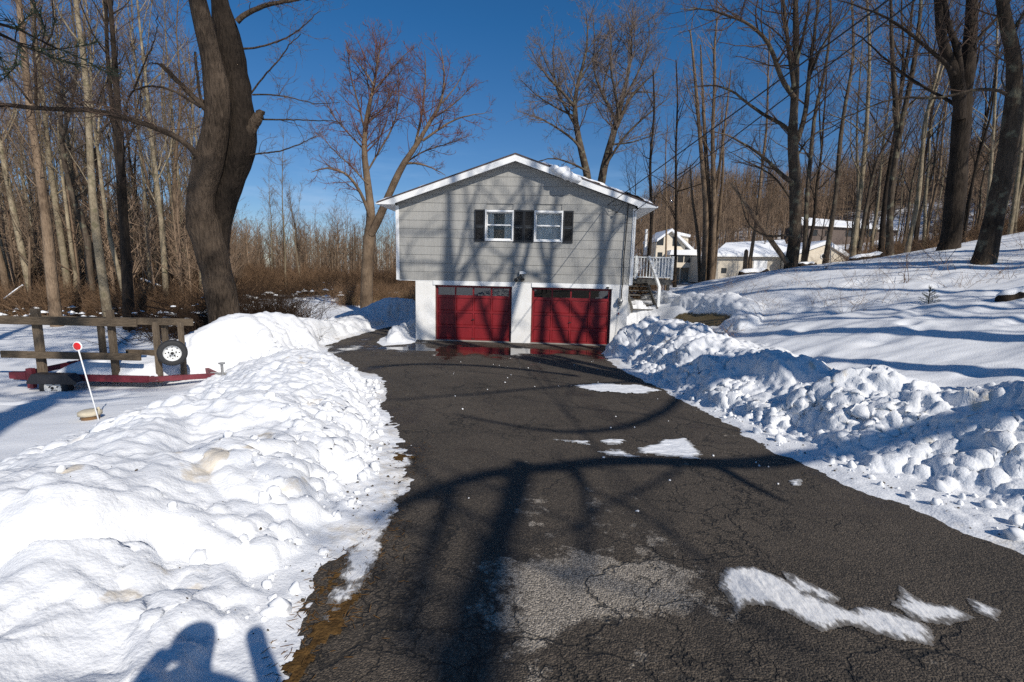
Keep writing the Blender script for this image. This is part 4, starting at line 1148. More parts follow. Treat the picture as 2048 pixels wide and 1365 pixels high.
house = empty('house', tuple(HO), 'grey shingled house with two red garage doors under its gable', 'house', rz=-HYAW)
M_shing = mat('grey_siding', (0.32, 0.315, 0.297), rough=.75, spec=.25, var=.10, nscale=2.2, stretch=(14, 14, .8), bump=.004, bscale=14, rnd=.045)
M_white = mat('white_paint', (0.80, 0.80, 0.79), rough=.5, var=.04, nscale=2.5, bump=.001, bscale=30)
M_whited = mat('white_masonry', (0.70, 0.685, 0.65), rough=.8, spec=.2, col2=(.81, .805, .79), nscale=1.8, bump=.006, bscale=11)
M_red = mat('red_paint', (0.21, 0.014, 0.018), rough=.42, spec=.4, var=.14, nscale=2.5, bump=.0015, bscale=40)
M_shut = mat('black_shutter', (0.016, 0.016, 0.017), rough=.45, var=.2)
M_roof = mat('roof_shingle', (0.075, 0.055, 0.050), rough=.9, var=.35, nscale=14, bump=.01, bscale=40)
M_dark = mat('dark_void', (0.02, 0.019, 0.018), rough=.9)
M_metal = mat('grey_metal', (0.36, 0.36, 0.35), rough=.4, metal=.6, var=.1)
M_black = mat('black_cable', (0.018, 0.018, 0.018), rough=.6)
M_grey = mat('grey_plastic', (0.35, 0.35, 0.33), rough=.5)


def glass(name, tint=(.8, .85, .84), refl=0.12):
    m = bpy.data.materials.new(name); m.use_nodes = True
    n, l = m.node_tree.nodes, m.node_tree.links
    for x in list(n):
        if x.type == 'BSDF_PRINCIPLED': n.remove(x)
    out = n['Material Output']
    tr = n.new('ShaderNodeBsdfTransparent'); tr.inputs['Color'].default_value = (*tint, 1)
    gl = n.new('ShaderNodeBsdfGlossy'); gl.inputs['Roughness'].default_value = 0.02
    fr = n.new('ShaderNodeFresnel'); fr.inputs['IOR'].default_value = 1.5
    ad = n.new('ShaderNodeMath'); ad.operation = 'ADD'; ad.inputs[1].default_value = refl; l.new(fr.outputs['Fac'], ad.inputs[0])
    mxs = n.new('ShaderNodeMixShader'); l.new(ad.outputs['Value'], mxs.inputs['Fac']); l.new(tr.outputs['BSDF'], mxs.inputs[1]); l.new(gl.outputs['BSDF'], mxs.inputs[2])
    l.new(mxs.outputs['Shader'], out.inputs['Surface'])
    return m


M_glass = glass('window_glass', (.97, .97, .96), -.02)
M_gdark = glass('garage_glass', (.35, .38, .38), .10)


def clip_poly(poly, box):
    """clip a convex polygon to x0, x1, z0, z1"""
    x0, x1, z0, z1 = box
    for ax, v, sgn in ((0, x0, 1), (0, x1, -1), (1, z0, 1), (1, z1, -1)):
        out = []
        for i in range(len(poly)):
            a, b = poly[i], poly[(i + 1) % len(poly)]
            da, db = (a[ax] - v) * sgn, (b[ax] - v) * sgn
            if da >= 0: out.append(a)
            if da * db < 0:
                t = da / (da - db); out.append((a[0] + (b[0] - a[0]) * t, a[1] + (b[1] - a[1]) * t))
        poly = out
        if len(poly) < 3: return []
    return poly


LX, RX, SB, EH, PK, DEP = -4.30, 4.25, 2.235, 4.95, 6.43, 12.5
slope = (PK - EH) / 4.30
GAB = [(LX + .02, SB), (RX - .02, SB), (RX - .02, EH), (-.02, PK), (LX + .02, EH)]
# carcass behind the shingles (recess for the two windows)
gw = MB()
gw.box(LX + .03, RX - .03, .02, .16, SB + .005, 3.66); gw.prism([(LX + .03, 4.80), (RX - .03, 4.80), (RX - .03, EH - .03), (-.02, PK - .03), (LX + .03, EH - .03)], .02, .16)
for a, b in ((LX + .03, -1.0), (-.08, .76), (1.65, RX - .03)): gw.box(a, b, .02, .16, 3.66, 4.80)
gable = gw.build('gable_wall', M_shing, house)
rngh = np.random.default_rng(77)
z, k = SB, 0
while z < PK:
    z1 = z + .3065
    x = LX - (0 if k % 2 else .61) - rngh.uniform(0, .25)
    while x < RX:
        x1 = x + 1.22
        for bx in ((x, x1, z, z1),):
            poly = clip_poly(GAB, (max(x + .0015, LX), min(x1 - .0015, RX), z, z1 - .006))
            if len(poly) >= 3:
                zs = [p[1] for p in poly]
                b = MB(); jit = rngh.uniform(-.0015, .0015)
                b.prism(poly, [-.020 + .013 * (p[1] - z) / .3065 + jit for p in poly], .016)
                # a window in the way: shingles there are cut round the opening
                bad = [(-1.02, -.06), (.74, 1.67)]
                hit = [w for w in bad if poly and min(p[0] for p in poly) < w[1] and max(p[0] for p in poly) > w[0] and z1 > 3.70 and z < 4.76]
                if hit:
                    xs = (min(p[0] for p in poly), max(p[0] for p in poly)); cuts = [xs]
                    for w0, w1 in hit:
                        nc = []
                        for c0, c1 in cuts:
                            if c0 < w0: nc.append((c0, min(c1, w0)))
                            if c1 > w1: nc.append((max(c0, w1), c1))
                        cuts = nc
                    zz0, zz1 = min(zs), max(zs)
                    for c0, c1 in cuts:
                        if c1 - c0 > .03:
                            q = MB(); pl = [(c0, zz0), (c1, zz0), (c1, zz1), (c0, zz1)]
                            q.prism(pl, [-.020 + .013 * (p[1] - z) / .3065 + jit for p in pl], .016); q.build('siding_shingle', M_shing, gable)
                    if z < 3.70:
                        q = MB(); pl = [(xs[0], zz0), (xs[1], zz0), (xs[1], 3.66), (xs[0], 3.66)]
                        cl = [(max(xs[0], w0), min(xs[1], w1)) for w0, w1 in hit]
                        for c0, c1 in cl:
                            pl = [(c0, zz0), (c1, zz0), (c1, 3.66), (c0, 3.66)]
                            q = MB(); q.prism(pl, -.019, .016); q.build('siding_shingle', M_shing, gable)
                else:
                    b.build('siding_shingle', M_shing, gable)
        x = x1
    z = z1; k += 1
# body
b = MB()
b.box(LX + .04, LX + .16, .17, DEP, SB, EH); b.box(RX - .16, RX - .04, .17, DEP, SB, EH); b.box(LX + .16, RX - .16, DEP - .12, DEP, SB, EH)
b.box(LX + .16, RX - .16, .17, DEP - .12, SB, SB + .1)
b.prism([(LX + .16, EH), (RX - .16, EH), (-.02, PK - .1)], DEP - .12, DEP)
b.build('side_wall', M_shing, house)
MB().box(LX + .16, RX - .16, .7, .76, SB + .1, EH).build('room_partition', mat('room_wall', (.55, .52, .47), rough=.9), house)
for x0, x1 in ((LX - .022, LX + .10), (RX - .10, RX + .022)): MB().box(x0, x1, -.034, .10, SB - .01, EH - .072).build('corner_board', M_white, house)
# foundation
FL, FR = -3.62, 4.15
b = MB().box(FL, -2.885, -.0, .5, -.3, SB - .035); o1 = b.build('garage_pillar', M_whited, house, bevel=.012)
MB().box(-.045, .675, -.0, .5, -.3, SB - .035).build('garage_pillar', M_whited, house, bevel=.012)
MB().box(3.56, FR, -.0, .5, -.3, SB - .035).build('garage_pillar', M_whited, house, bevel=.012)
b = MB()
b.box(FL, FL + .25, .5, DEP, -.3, SB - .035); b.box(FR - .25, FR, .5, DEP, -.3, SB - .035); b.box(FL + .25, FR - .25, DEP - .25, DEP, -.3, SB - .035)
b.build('foundation_wall', M_whited, house)
MB().box(FL + .25, FR - .25, .45, DEP - .25, -.3, -.05).build('garage_floor', mat('concrete', (.30, .29, .27), rough=.9, var=.15, bump=.004, bscale=30), house)
MB().box(-2.885, -.045, -.06, .42, -.06, .022).build('sill_apron', mat('concrete_apron', (.34, .32, .28), rough=.9, var=.2, nscale=5, bump=.004, bscale=30), house)
MB().box(.675, 3.56, -.06, .42, -.06, .022).build('sill_apron', mat('concrete_apron2', (.30, .28, .25), rough=.9, var=.2, nscale=5, bump=.004, bscale=30), house)
for a, c in ((-2.95, -.03), (.67, 3.60)):
    MB().box(a, c, -.035, .10, 2.065, SB - .012).build('door_lintel', M_white, house, bevel=.006)
b = MB().box(LX + .02, RX - .02, -.008, .3, SB - .034, SB - .004); b.build('overhang_soffit', M_white, house)


# garage doors
def garage_door(x0, x1):
    z0, z1, yd = .028, 2.05, .14
    W = x1 - x0
    slab = MB().box(x0, x1, yd + .02, yd + .05, z0, 1.69)
    door = slab.build('garage_door', M_red, house)
    rows = [(z0 + .055, .50), (.585, 1.04), (1.125, 1.60), (1.70, 1.985)]
    st = .055; cw = (W - .05) / 4
    fr = MB()
    for k in range(5):
        cx = x0 + .025 + cw * k
        w = st * (1.0 if 0 < k < 4 else .8)
        a, c = (cx - w / 2, cx + w / 2) if 0 < k < 4 else ((x0, x0 + w) if k == 0 else (x1 - w, x1))
        fr.box(a, c, yd - .014, yd + .0195, z0, z1)
    zr = [(z0, rows[0][0]), (rows[0][1], rows[1][0]), (rows[1][1], rows[2][0]), (rows[2][1], rows[3][0]), (rows[3][1], z1)]
    for i, (a, c) in enumerate(zr):
        for k in range(4):
            xa = x0 + .025 + cw * k + st / 2 - (.006 if k == 0 else 0); xb = x0 + .025 + cw * (k + 1) - st / 2 + (.006 if k == 3 else 0)
            fr.box(xa, xb, yd - .013, yd + .0195, a, c)
            if 0 < i < 4:      # shadow joint between the sections
                pass
    fr.build('door_rail', M_red, door)
    for i, (a, c) in enumerate(rows):
        for k in range(4):
            xa = x0 + .025 + cw * k + st / 2; xb = x0 + .025 + cw * (k + 1) - st / 2
            if k == 0: xa -= .006
            if k == 3: xb += .006
            if i < 3:
                m = MB(); m.add([(xa + .002, yd + .0185, a + .002), (xb - .002, yd + .0185, a + .002), (xb - .002, yd + .0185, c - .002), (xa + .002, yd + .0185, c - .002),
                                 (xa + .03, yd + .008, a + .03), (xb - .03, yd + .008, a + .03), (xb - .03, yd + .008, c - .03), (xa + .03, yd + .008, c - .03)],
                                [(0, 1, 5, 4), (1, 2, 6, 5), (2, 3, 7, 6), (3, 0, 4, 7), (4, 5, 6, 7)])
                m.build('door_panel', M_red, door)
            else:
                MB().box(xa + .002, xb - .002, yd + .010, yd + .014, a, c).build('door_pane', M_gdark, door)
    hx = (x0 + x1) / 2
    hh = MB(); hh.lathe([(0, -.03), (.022, -.03), (.03, -.012), (.03, 0)], (hx, yd, .80), 'y', 12); hh.box(hx - .055, hx + .055, yd - .04, yd - .026, .792, .81)
    hh.build('door_handle', M_black, door)
    MB().box(hx - .06, hx + .06, yd - .03, yd - .001, .07, .09).build('lift_handle', M_black, door)
    return door


garage_door(-2.84, -.11); garage_door(.72, 3.50)
b = MB()
for a, c in ((-2.884, -2.842), (-.108, -.046), (.676, .718), (3.502, 3.559)): b.box(a, c, .10, .20, -.02, 2.06)
b.box(-2.84, -.11, .12, .2, 2.052, 2.064); b.box(.72, 3.50, .12, .2, 2.052, 2.064)
b.build('door_jamb', mat('weathered_red_jamb', (.13, .03, .025), rough=.8, var=.3, nscale=6), house)
MB().box(-2.80, 3.5, 2.6, 2.66, -.05, 2.2).build('garage_back_shelf', mat('garage_dim', (.09, .085, .08), rough=.9, var=.4, nscale=2), house)


# windows and shutters
def window(x0, x1, seed):
    z0, z1 = 3.68, 4.775
    f = MB(); t = .05
    f.box(x0, x0 + t, -.05, .10, z0, z1); f.box(x1 - t, x1, -.05, .10, z0, z1); f.box(x0 + t, x1 - t, -.052, .10, z1 - .075, z1); f.box(x0 + t, x1 - t, -.056, .10, z0, z0 + .05)
    w = f.build('window', M_white, house, bevel=.005)
    zm = 4.245
    s = MB(); q = .035
    for (za, zb, yy) in ((z0 + .05, zm + .015, .02), (zm - .015, z1 - .075, .055)):
        s.box(x0 + t, x0 + t + q, yy, yy + .03, za, zb); s.box(x1 - t - q, x1 - t, yy, yy + .03, za, zb)
        s.box(x0 + t + q, x1 - t - q, yy, yy + .03, za, za + .05); s.box(x0 + t + q, x1 - t - q, yy, yy + .03, zb - .032, zb)
    s.build('sash', M_white, w)
    MB().box(x0 + t + q, x1 - t - q, .032, .036, z0 + .1, zm - .017).build('pane', M_glass, w)
    MB().box(x0 + t + q, x1 - t - q, .067, .071, zm + .035, z1 - .107).build('pane', M_glass, w)
    rg = np.random.default_rng(seed)
    def drape(xa, xb, za, zb, name, m, amp=.018):
        n = 40; xs = np.linspace(xa, xb, n); ys = .15 + amp * np.sin(np.linspace(0, (xb - xa) * 95, n) + rg.uniform(0, 6)) + amp * .6 * np.sin(np.linspace(0, (xb - xa) * 37, n))
        d = MB(); d.add([(x_, y_, z_) for z_ in (za, zb) for x_, y_ in zip(xs, ys)], [(i, i + 1, n + i + 1, n + i) for i in range(n - 1)])
        d.build(name, m, w, smooth=True)
    if seed == 1:
        drape(x0 + .08, x0 + .30, z0, z1, 'curtain', M_curt); drape(x1 - .34, x1 - .08, z0, z1, 'curtain', M_curt)
        MB().box(x0 + .25, x1 - .2, .42, .46, 3.3, 4.12).build('chair_back', mat('tan_cloth', (.42, .30, .20), rough=.9), w)
    else:
        drape(x0 + .05, x1 - .05, z0, z1, 'curtain', M_curt2, .012)


M_curt = mat('white_curtain', (.80, .80, .78), rough=.9)
M_curt2 = mat('sheer_curtain', (.78, .79, .79), rough=.9, var=.12, nscale=4)
window(-1.06, -.03, 1); window(.70, 1.72, 2)


def shutter(x0, x1):
    z0, z1 = 3.66, 4.775
    s = MB(); r = .045
    s.box(x0, x0 + r, -.058, -.016, z0, z1); s.box(x1 - r, x1, -.058, -.016, z0, z1)
    for a, c in ((z0, z0 + .07), (4.19, 4.25), (z1 - .06, z1)): s.box(x0 + r, x1 - r, -.057, -.016, a, c)
    sh = s.build('shutter', M_shut, house)
    zz = z0 + .085
    while zz < z1 - .08:
        if not (4.16 < zz < 4.26):
            q = MB(); q.add([(x0 + r, -.050, zz - .012), (x1 - r, -.050, zz - .012), (x1 - r, -.022, zz + .024), (x0 + r, -.022, zz + .024), (x0 + r, -.044, zz - .014), (x1 - r, -.044, zz - .014), (x1 - r, -.018, zz + .020), (x0 + r, -.018, zz + .020)],
                            [(0, 1, 2, 3), (7, 6, 5, 4), (0, 4, 5, 1), (3, 2, 6, 7)])
            q.build('slat', M_shut, sh)
        zz += .043


for a in ((-1.435, -1.075), (-.018, .332), (.340, .688), (1.735, 2.085)): shutter(*a)

# roof: slabs, rake boards, boxed eaves
OV, FO = 4.90, .36
zl = lambda x: PK + .17 - slope * abs(x)                       # underside of the shingles
def roof_side(sg):
    b = MB()
    p = [(0, zl(0)), (sg * OV, zl(OV)), (sg * OV, zl(OV) + .045), (0, zl(0) + .047)]
    if sg > 0: p = p[:]
    else: p = p[::-1]
    b.prism(p if sg > 0 else p, -FO - .02, DEP + .3)
    return b
for sg in (-1, 1):
    roof_side(sg).build('roof', M_roof, house)
    n = MB(); w = .215
    n.prism([(0, zl(0) - w), (sg * 4.24, zl(4.24) - w), (sg * 4.24, EH - .075), (sg * OV, EH - .07), (sg * OV, zl(OV) - .002), (0, zl(0) - .002)][::(1 if sg > 0 else -1)], -FO, -FO + .035)
    n.build('rake_board', M_white, house)
    e = MB(); e.box(min(sg * 4.32, sg * OV), max(sg * 4.32, sg * OV), -FO + .036, DEP + .25, EH - .07, EH - .045); e.build('eave_soffit', M_white, house)
    g = MB(); g.box(min(sg * OV, sg * (OV + .03)), max(sg * OV, sg * (OV + .03)), -FO, DEP + .28, EH - .072, zl(OV) + .02); g.build('fascia_board', M_white, house)
    s = MB(); s.prism([(0, zl(0) - .16), (sg * 4.3, zl(4.3) - .16), (sg * 4.3, zl(4.3) - .135), (0, zl(0) - .135)][::(1 if sg > 0 else -1)], -FO + .036, .02); s.build('rake_soffit', M_white, house)

# small fittings on the front
fl = empty('floodlight', tuple(hw(.27, -.02, 2.5)), 'twin-headed security floodlight above the white middle pillar', 'floodlight', rz=-HYAW)
fl.scale = (1.45, 1.3, 1.45)
b = MB(); b.lathe([(0, -.05), (.055, -.045), (.06, 0)], (0, 0, -.03), 'y', 14); b.build('mount_plate', M_grey, fl, True)
for sx, rz_, nm in ((-.12, -1, 'lamp_head'), (.05, 1, 'lamp_head')):
    b = MB(); d = Vector((sx, -.13, -.14 if sx < 0 else -.12))
    b.tube([(0, -.04, -.01), d * .45, d * .6, d], [.014, .016, .03, .055], 12); b.build(nm, mat('bronze_lamp', (.035, .033, .03), rough=.4), fl, True)
b = MB(); b.box(-.03, .09, -.10, -.03, .02, .09); b.box(.06, .13, -.09, -.05, .03, .06); b.build('motion_sensor', M_white, fl)
b = MB(); b.tube([(-.05, -.05, .06), (-.05, -.07, .12)], .006, 6); b.build('antenna', M_black, fl)

mt = empty('electric_meter', tuple(hw(3.86, -.02, 1.62)), 'round electric meter on the white pillar right of the right garage door', 'electric meter', rz=-HYAW)
b = MB(); b.box(-.07, .07, -.10, .015, -.12, .14); b.build('meter_box', M_grey, mt, bevel=.01)
b = MB(); b.lathe([(.09, -.10), (.09, -.16), (.075, -.20), (0, -.205)], (0, 0, .03), 'y', 20); b.build('dial', M_metal, mt, True)
b = MB(); b.tube([(0, -.04, -.12), (.0, -.04, -.22), (-.03, -.04, -.27)], .022, 8); b.build('elbow', M_metal, mt, True)
b = MB(); b.tube([(-.03, -.03, -.3), (-.06, -.02, -.9), (-.1, -.02, -1.4)], .006, 6); b.build('ground_wire', M_grey, mt)
b = MB(); b.box(-.05, -.01, -.05, -.01, -.46, -.40); b.build('red_seal', M_red, mt)

sv = empty('service_conduit', tuple(hw(3.9, -.03, 1.75)), 'dark service cable running up the siding from the meter to the eave', 'cable', rz=-HYAW)
b = MB(); b.tube([(-.0, -.03, .0), (.0, -.03, .3), (.02, -.05, .55), (.01, -.05, 1.4), (.05, -.05, 2.6), (.06, -.06, 3.2), (.07, -.07, 3.42)], .020, 8); b.build('riser', M_black, sv, True)
b = MB(); b.tube([(.07, -.06, 3.40), (.05, -.12, 3.46), (-.02, -.14, 3.42)], [.03, .035, .03], 8); b.box(.02, .12, -.07, -.02, 3.36, 3.44); b.build('weather_head', M_metal, sv)
b = MB()
for pts in ([(-.02, -.14, 3.40), (-.2, -.2, 3.15), (-.32, -.16, 2.98), (-.5, -.14, 3.05), (-.66, -.12, 3.22)], [(0, -.14, 3.40), (-.25, -.22, 3.25), (-.45, -.2, 3.2), (-.48, -.2, 3.36)]): b.tube(pts, .009, 6)
b.lathe([(0, -.03), (.045, -.02), (.045, .02), (0, .03)], (-.34, -.16, 2.98), 'z', 10)
b.build('drip_loop', M_black, sv)
b = MB(); b.tube([(.30, -.05, 3.05), (.29, -.05, 1.6), (.24, -.05, .8), (.17, -.05, .55), (.12, -.05, .7)], .007, 6); b.build('phone_cable', M_black, sv)
sn = MB().box(0, .09, -.07, .0, 0, .05); o = sn.build('porch_sensor', M_black); o.location = hw(3.36, -.036, 2.09); o.rotation_euler[2] = -HYAW
tag(o, 'tiny black sensor on the trim over the right garage door', 'sensor')

# overhead wires to a pole out past the right of the picture
H1, H2 = Vector(hw(3.25, -.14, 4.98)), Vector(hw(4.15, -.2, 4.75))
W1, W2 = Vector(at(1757, 0, 7.3)), Vector(at(1812, 0, 7.8))
PT = H1 + (W1 - H1) * ((H1.y + 14) / (H1.y - W1.y)); PT2 = H2 + (W2 - H2) * ((H2.y + 14) / (H2.y - W2.y))
for nm, a, c, r, lab in (('overhead_cable', H1, PT, .013, 'upper overhead service wire sloping from the gable to the top right'), ('overhead_cable', H2, PT2, .012, 'lower overhead wire running from the eave to the top right')):
    pts = [a.lerp(c, t) - Vector((0, 0, 4 * .12 * t * (1 - t))) for t in np.linspace(0, 1, 30)]
    b = MB(); b.tube(pts, r, 6); tag(b.build(nm, M_black, smooth=True), lab, 'cable')
PX, PY = (PT.x + PT2.x) / 2, -14.15
pole = empty('utility_pole', (PX, PY, gz(PX, PY)), 'wooden utility pole holding the overhead wires', 'utility pole')
zp = max(PT.z, PT2.z) + .5 - gz(PX, PY)
b = MB(); b.tube([(0, 0, -.3), (0, 0, zp * .5), (0, 0, zp)], [.16, .13, .10], 12); b.build('post', M_bk_tan, pole, True)
MB().box(-.9, .9, -.16, -.06, zp - .6, zp - .48).build('crossarm', M_bk_tan, pole)

# snow left on the roof
M_snow2 = mat('roof_snow', (.80, .81, .825), rough=.7, spec=.2, bump=.012, bscale=7)
def roof_snow(name, x0, x1, y0, y1, th, seed, label, lip=0.0):
    X, Y = np.meshgrid(np.arange(x0, x1 + .01, .045), np.arange(y0, y1 + .01, .06 if y1 - y0 < 2 else .12))
    P = np.stack([X.ravel(), Y.ravel()], -1)
    e = np.minimum.reduce([X - x0, x1 - X, Y - y0, y1 - Y]) + .18 * fbm(P * 2.5, 3, seed).reshape(X.shape)
    t = th * np.clip(e / .16, -1, 1); t = np.where(t > 0, np.sqrt(np.clip(t / th, 0, 1)) * th, t * .6)
    Z = PK + .219 - slope * np.abs(X) + t + .03 * fbm(P * 3, 3, seed + 5).reshape(X.shape) * (t > 0)
    ids = np.arange(X.size).reshape(X.shape)
    q = np.stack([ids[:-1, :-1], ids[:-1, 1:], ids[1:, 1:], ids[1:, :-1]], -1).reshape(-1, 4)
    me = np_mesh(name, np.stack([X, Y, Z], -1), quads=q, mat=M_snow2)
    o = link(name, me); o.location = HO; o.rotation_euler[2] = -HYAW
    return tag(o, label, 'snow', kind='stuff')
roof_snow('roof_snow', .75, 4.95, -.30, 12.4, .10, 301, 'snow lying along the right-hand roof slope')
roof_snow('roof_snow', -5.0, -3.0, -.25, 12.4, .07, 311, 'thin snow along the left eave of the roof')
# overhanging lump
rg = np.random.default_rng(9)
bm_v = []
m = MB()
for (cx, cy, cz, r) in ((1.35, -.36, PK + .13 - slope * 1.2, .16), (1.55, -.42, PK + .08 - slope * 1.4, .20), (1.8, -.44, PK + .02 - slope * 1.6, .22), (2.0, -.42, PK - .0 - slope * 1.8, .18), (2.15, -.38, PK + .05 - slope * 2.05, .14), (1.7, -.3, PK + .2 - slope * 1.6, .2)):
    pr = [(r * math.sin(a), -r * .75 * math.cos(a)) for a in np.linspace(0, math.pi, 9)]
    m.lathe(pr, (cx, cy, cz), 'z', 14)
o = m.build('snow_lump', M_snow2, smooth=True)
co = np.array([v.co[:] for v in o.data.vertices]); co = co + (fbm(co * 5, 3, 5) * .05)[:, None] * nrm(co - np.array([1.75, -.4, PK - .55]))
o.data.vertices.foreach_set('co', co.astype(np.float32).ravel()); o.location = HO; o.rotation_euler[2] = -HYAW
tag(o, 'lump of snow slumping over the right rake of the gable', 'snow lump')

# handrail at the far left wall
hr = empty('handrail', tuple(hw(-4.02, 2.4, .1)), 'black iron handrail beside the white left pillar', 'handrail', rz=-HYAW)
b = MB(); b.box(-.015, .015, -.015, .015, 0, 1.3); b.build('post', M_black, hr)
b = MB(); b.tube([(0, 0, 1.28), (.2, .5, 1.5), (.38, .9, 1.7)], .015, 6); b.build('rail', M_black, hr)

# ------------------------------------------------------------------ deck on the right
DY0 = 4.6                                                        # how far back along the house the deck starts
dk = empty('deck', tuple(hw(RX + .1, DY0, 0)), 'white-railed deck on posts behind the right corner of the house', 'deck', rz=-HYAW)
M_drail = mat('deck_white', (.78, .79, .78), rough=.55, var=.05)
M_dk = mat('deck_boards', (.10, .095, .085), rough=.8, var=.2)
DW, DL, DZ0, DZ1 = 2.45, 4.0, 2.38, 3.38
for i in range(int(DL / .145)):
    MB().box(0, DW, .145 * i, .145 * i + .139, DZ0 - .04, DZ0).build('deck_board', M_dk, dk)
b = MB(); b.box(0, DW, -.045, -.002, DZ0 - .24, DZ0 - .002); b.box(DW - .045, DW, .0, DL, DZ0 - .24, DZ0 - .045); b.box(0, DW, DL, DL + .04, DZ0 - .24, DZ0 - .002); b.build('rim_joist', M_dk, dk)
for (px_, py_) in ((.1, .05), (DW - .12, .05), (DW - .12, DL - .1)):
    g0 = gz(*(hw(RX + .1 + px_, DY0 + py_, 0)[:2]))
    MB().box(px_ - .06, px_ + .06, py_ - .06, py_ + .06, g0 - .3, DZ0 - .24).build('support_post', M_dk, dk)
MB().box(0.0, DW, -.05, .05, DZ1 - .05, DZ1).build('top_rail', M_drail, dk)
MB().box(DW - .05, DW + .05, .051, DL, DZ1 - .05, DZ1).build('top_rail', M_drail, dk)
MB().box(0.0, DW, -.03, .03, DZ0 + .07, DZ0 + .12).build('bottom_rail', M_drail, dk)
MB().box(DW - .03, DW + .03, .031, DL, DZ0 + .07, DZ0 + .12).build('bottom_rail', M_drail, dk)
x = .12
while x < DW:
    MB().box(x - .022, x + .022, -.022, .022, DZ0 + .12, DZ1 - .05).build('baluster', M_drail, dk); x += .135
y = .15
while y < DL:
    MB().box(DW - .022, DW + .022, y - .022, y + .022, DZ0 + .12, DZ1 - .05).build('baluster', M_drail, dk); y += .16
for (px_, py_) in ((.85, -.02), (DW, 0), (DW, DL)):
    MB().box(px_ - .05, px_ + .05, py_ - .05, py_ + .05, DZ0, DZ1 + .04).build('rail_post', M_drail, dk)
# stair down towards the driveway
g1 = gz(*(hw(RX + 1.25, DY0 - 2.6, 0)[:2]))
for sx in (.35, 1.35):
    MB().beam((sx, -.06, DZ0 - .12), (sx, -2.5, g1 + .05), .05, .24).build('stringer', M_dk, dk)
for i in range(7):
    t = (i + .6) / 7.2
    MB().box(.38, 1.32, -.06 - 2.44 * t - .14, -.06 - 2.44 * t + .12, DZ0 - .0 - (DZ0 - g1) * t - .04, DZ0 - (DZ0 - g1) * t).build('tread', M_dk, dk)
MB().beam((1.40, -.05, DZ1 - .02), (1.40, -2.35, g1 + 1.0), .09, .13).build('stair_rail', M_drail, dk)
MB().box(1.35, 1.45, -2.42, -2.3, g1 - .2, g1 + 1.05).build('newel_post', M_drail, dk)
bn = MB(); bn.lathe([(0, 0), (.22, 0), (.27, .62), (.29, .64), (.29, .68), (0, .72)], (0, 0, 0), 'z', 20)
o = bn.build('blue_bin', mat('blue_plastic', (.03, .16, .42), rough=.45), smooth=True); o.location = hw(RX + .55, DY0 + .7, DZ0); tag(o, 'blue plastic bin standing on the deck behind the railing', 'bin')
# stacked firewood under the deck
M_log = bark('firewood_bark', (.07, .045, .03), (.20, .13, .085), ridge=.01)
M_end = mat('firewood_end', (.33, .20, .11), rough=.85, var=.3, nscale=12, rnd=.35)
wp = empty('woodpile', tuple(hw(RX + .35, DY0 + .9, gz(*(hw(RX + .6, DY0 + .9, 0)[:2])) - .05)), 'stack of split firewood under the deck', 'woodpile', rz=-HYAW)
rg = np.random.default_rng(14)
for r_ in range(8):
    for c_ in range(9):
        rr_ = rg.uniform(.055, .085); cx, cz = .08 + c_ * .165 + (r_ % 2) * .08, .07 + r_ * .14
        n = int(rg.integers(4, 7)); ph = rg.uniform(0, 6)
        pr = [(cx + rr_ * math.cos(ph + 2 * math.pi * i / n), cz + rr_ * math.sin(ph + 2 * math.pi * i / n)) for i in range(n)]
        y0 = rg.uniform(-.06, .06)
        MB().prism(pr, y0, y0 + .42).build('log', M_end, wp)
# ------------------------------------------------------------------ woods at the left and behind the slope: trees of a few kinds, copied
def kind_tree(seed, H, r0, first, limb_n, limb_ratio, limb_ang, wob, lean=0.0, dens=1.0, fork=False):
    rng = np.random.default_rng(seed)
    n = 9
    xs = np.cumsum(rng.normal(size=n)) * wob; ys = np.cumsum(rng.normal(size=n)) * wob
    zz = np.linspace(-.3, H, n)
    pts = np.stack([xs - xs[0] + lean * zz, ys - ys[0], zz], 1)
    rad = r0 * np.r_[1.2, np.linspace(1, .12, n - 1)]
    stems = [(pts, rad)]
    if fork:
        k = 4; q = pts[k:].copy(); q[:, 0] += np.linspace(0, rng.uniform(1.2, 2.2), n - k) * rng.choice([-1, 1]); q[:, 1] += np.linspace(0, 1.0, n - k)
        stems.append((q, rad[k:] * .8))
    sp = dict(limb=dict(n=limb_n, t0=first, ang=limb_ang, angv=10, ratio=limb_ratio, shape=.55, lmin=.8, lmax=5, seg=6, sides=5, wig=.11, trop=.09, slender=.012, rf=.5),
              orders=[dict(n=2.4 * dens, t0=.12, ang=42, angv=12, ratio=.42, shape=.4, lmin=.45, lmax=1.8, seg=4, sides=3, wig=.16, trop=.06, slender=.008, rmin=.009),
                      dict(n=3.6 * dens, t0=.1, ang=40, angv=12, ratio=.5, shape=.3, lmin=.3, lmax=.9, seg=2, sides=3, wig=.16, trop=.05, slender=.008, rmin=.0075, tip=.6)])
    T, Cc = grow_tree(seed + 500, stems, [], sp, N=14, sides=8, limb_sides=5)
    return T, Cc


def proto(seed, mt, mc, **k):
    T, Cc = kind_tree(seed, **k)
    return np_mesh('trunk', T[0], quads=T[1], mat=mt), np_mesh('crown', Cc[0], quads=Cc[1], mat=mc)


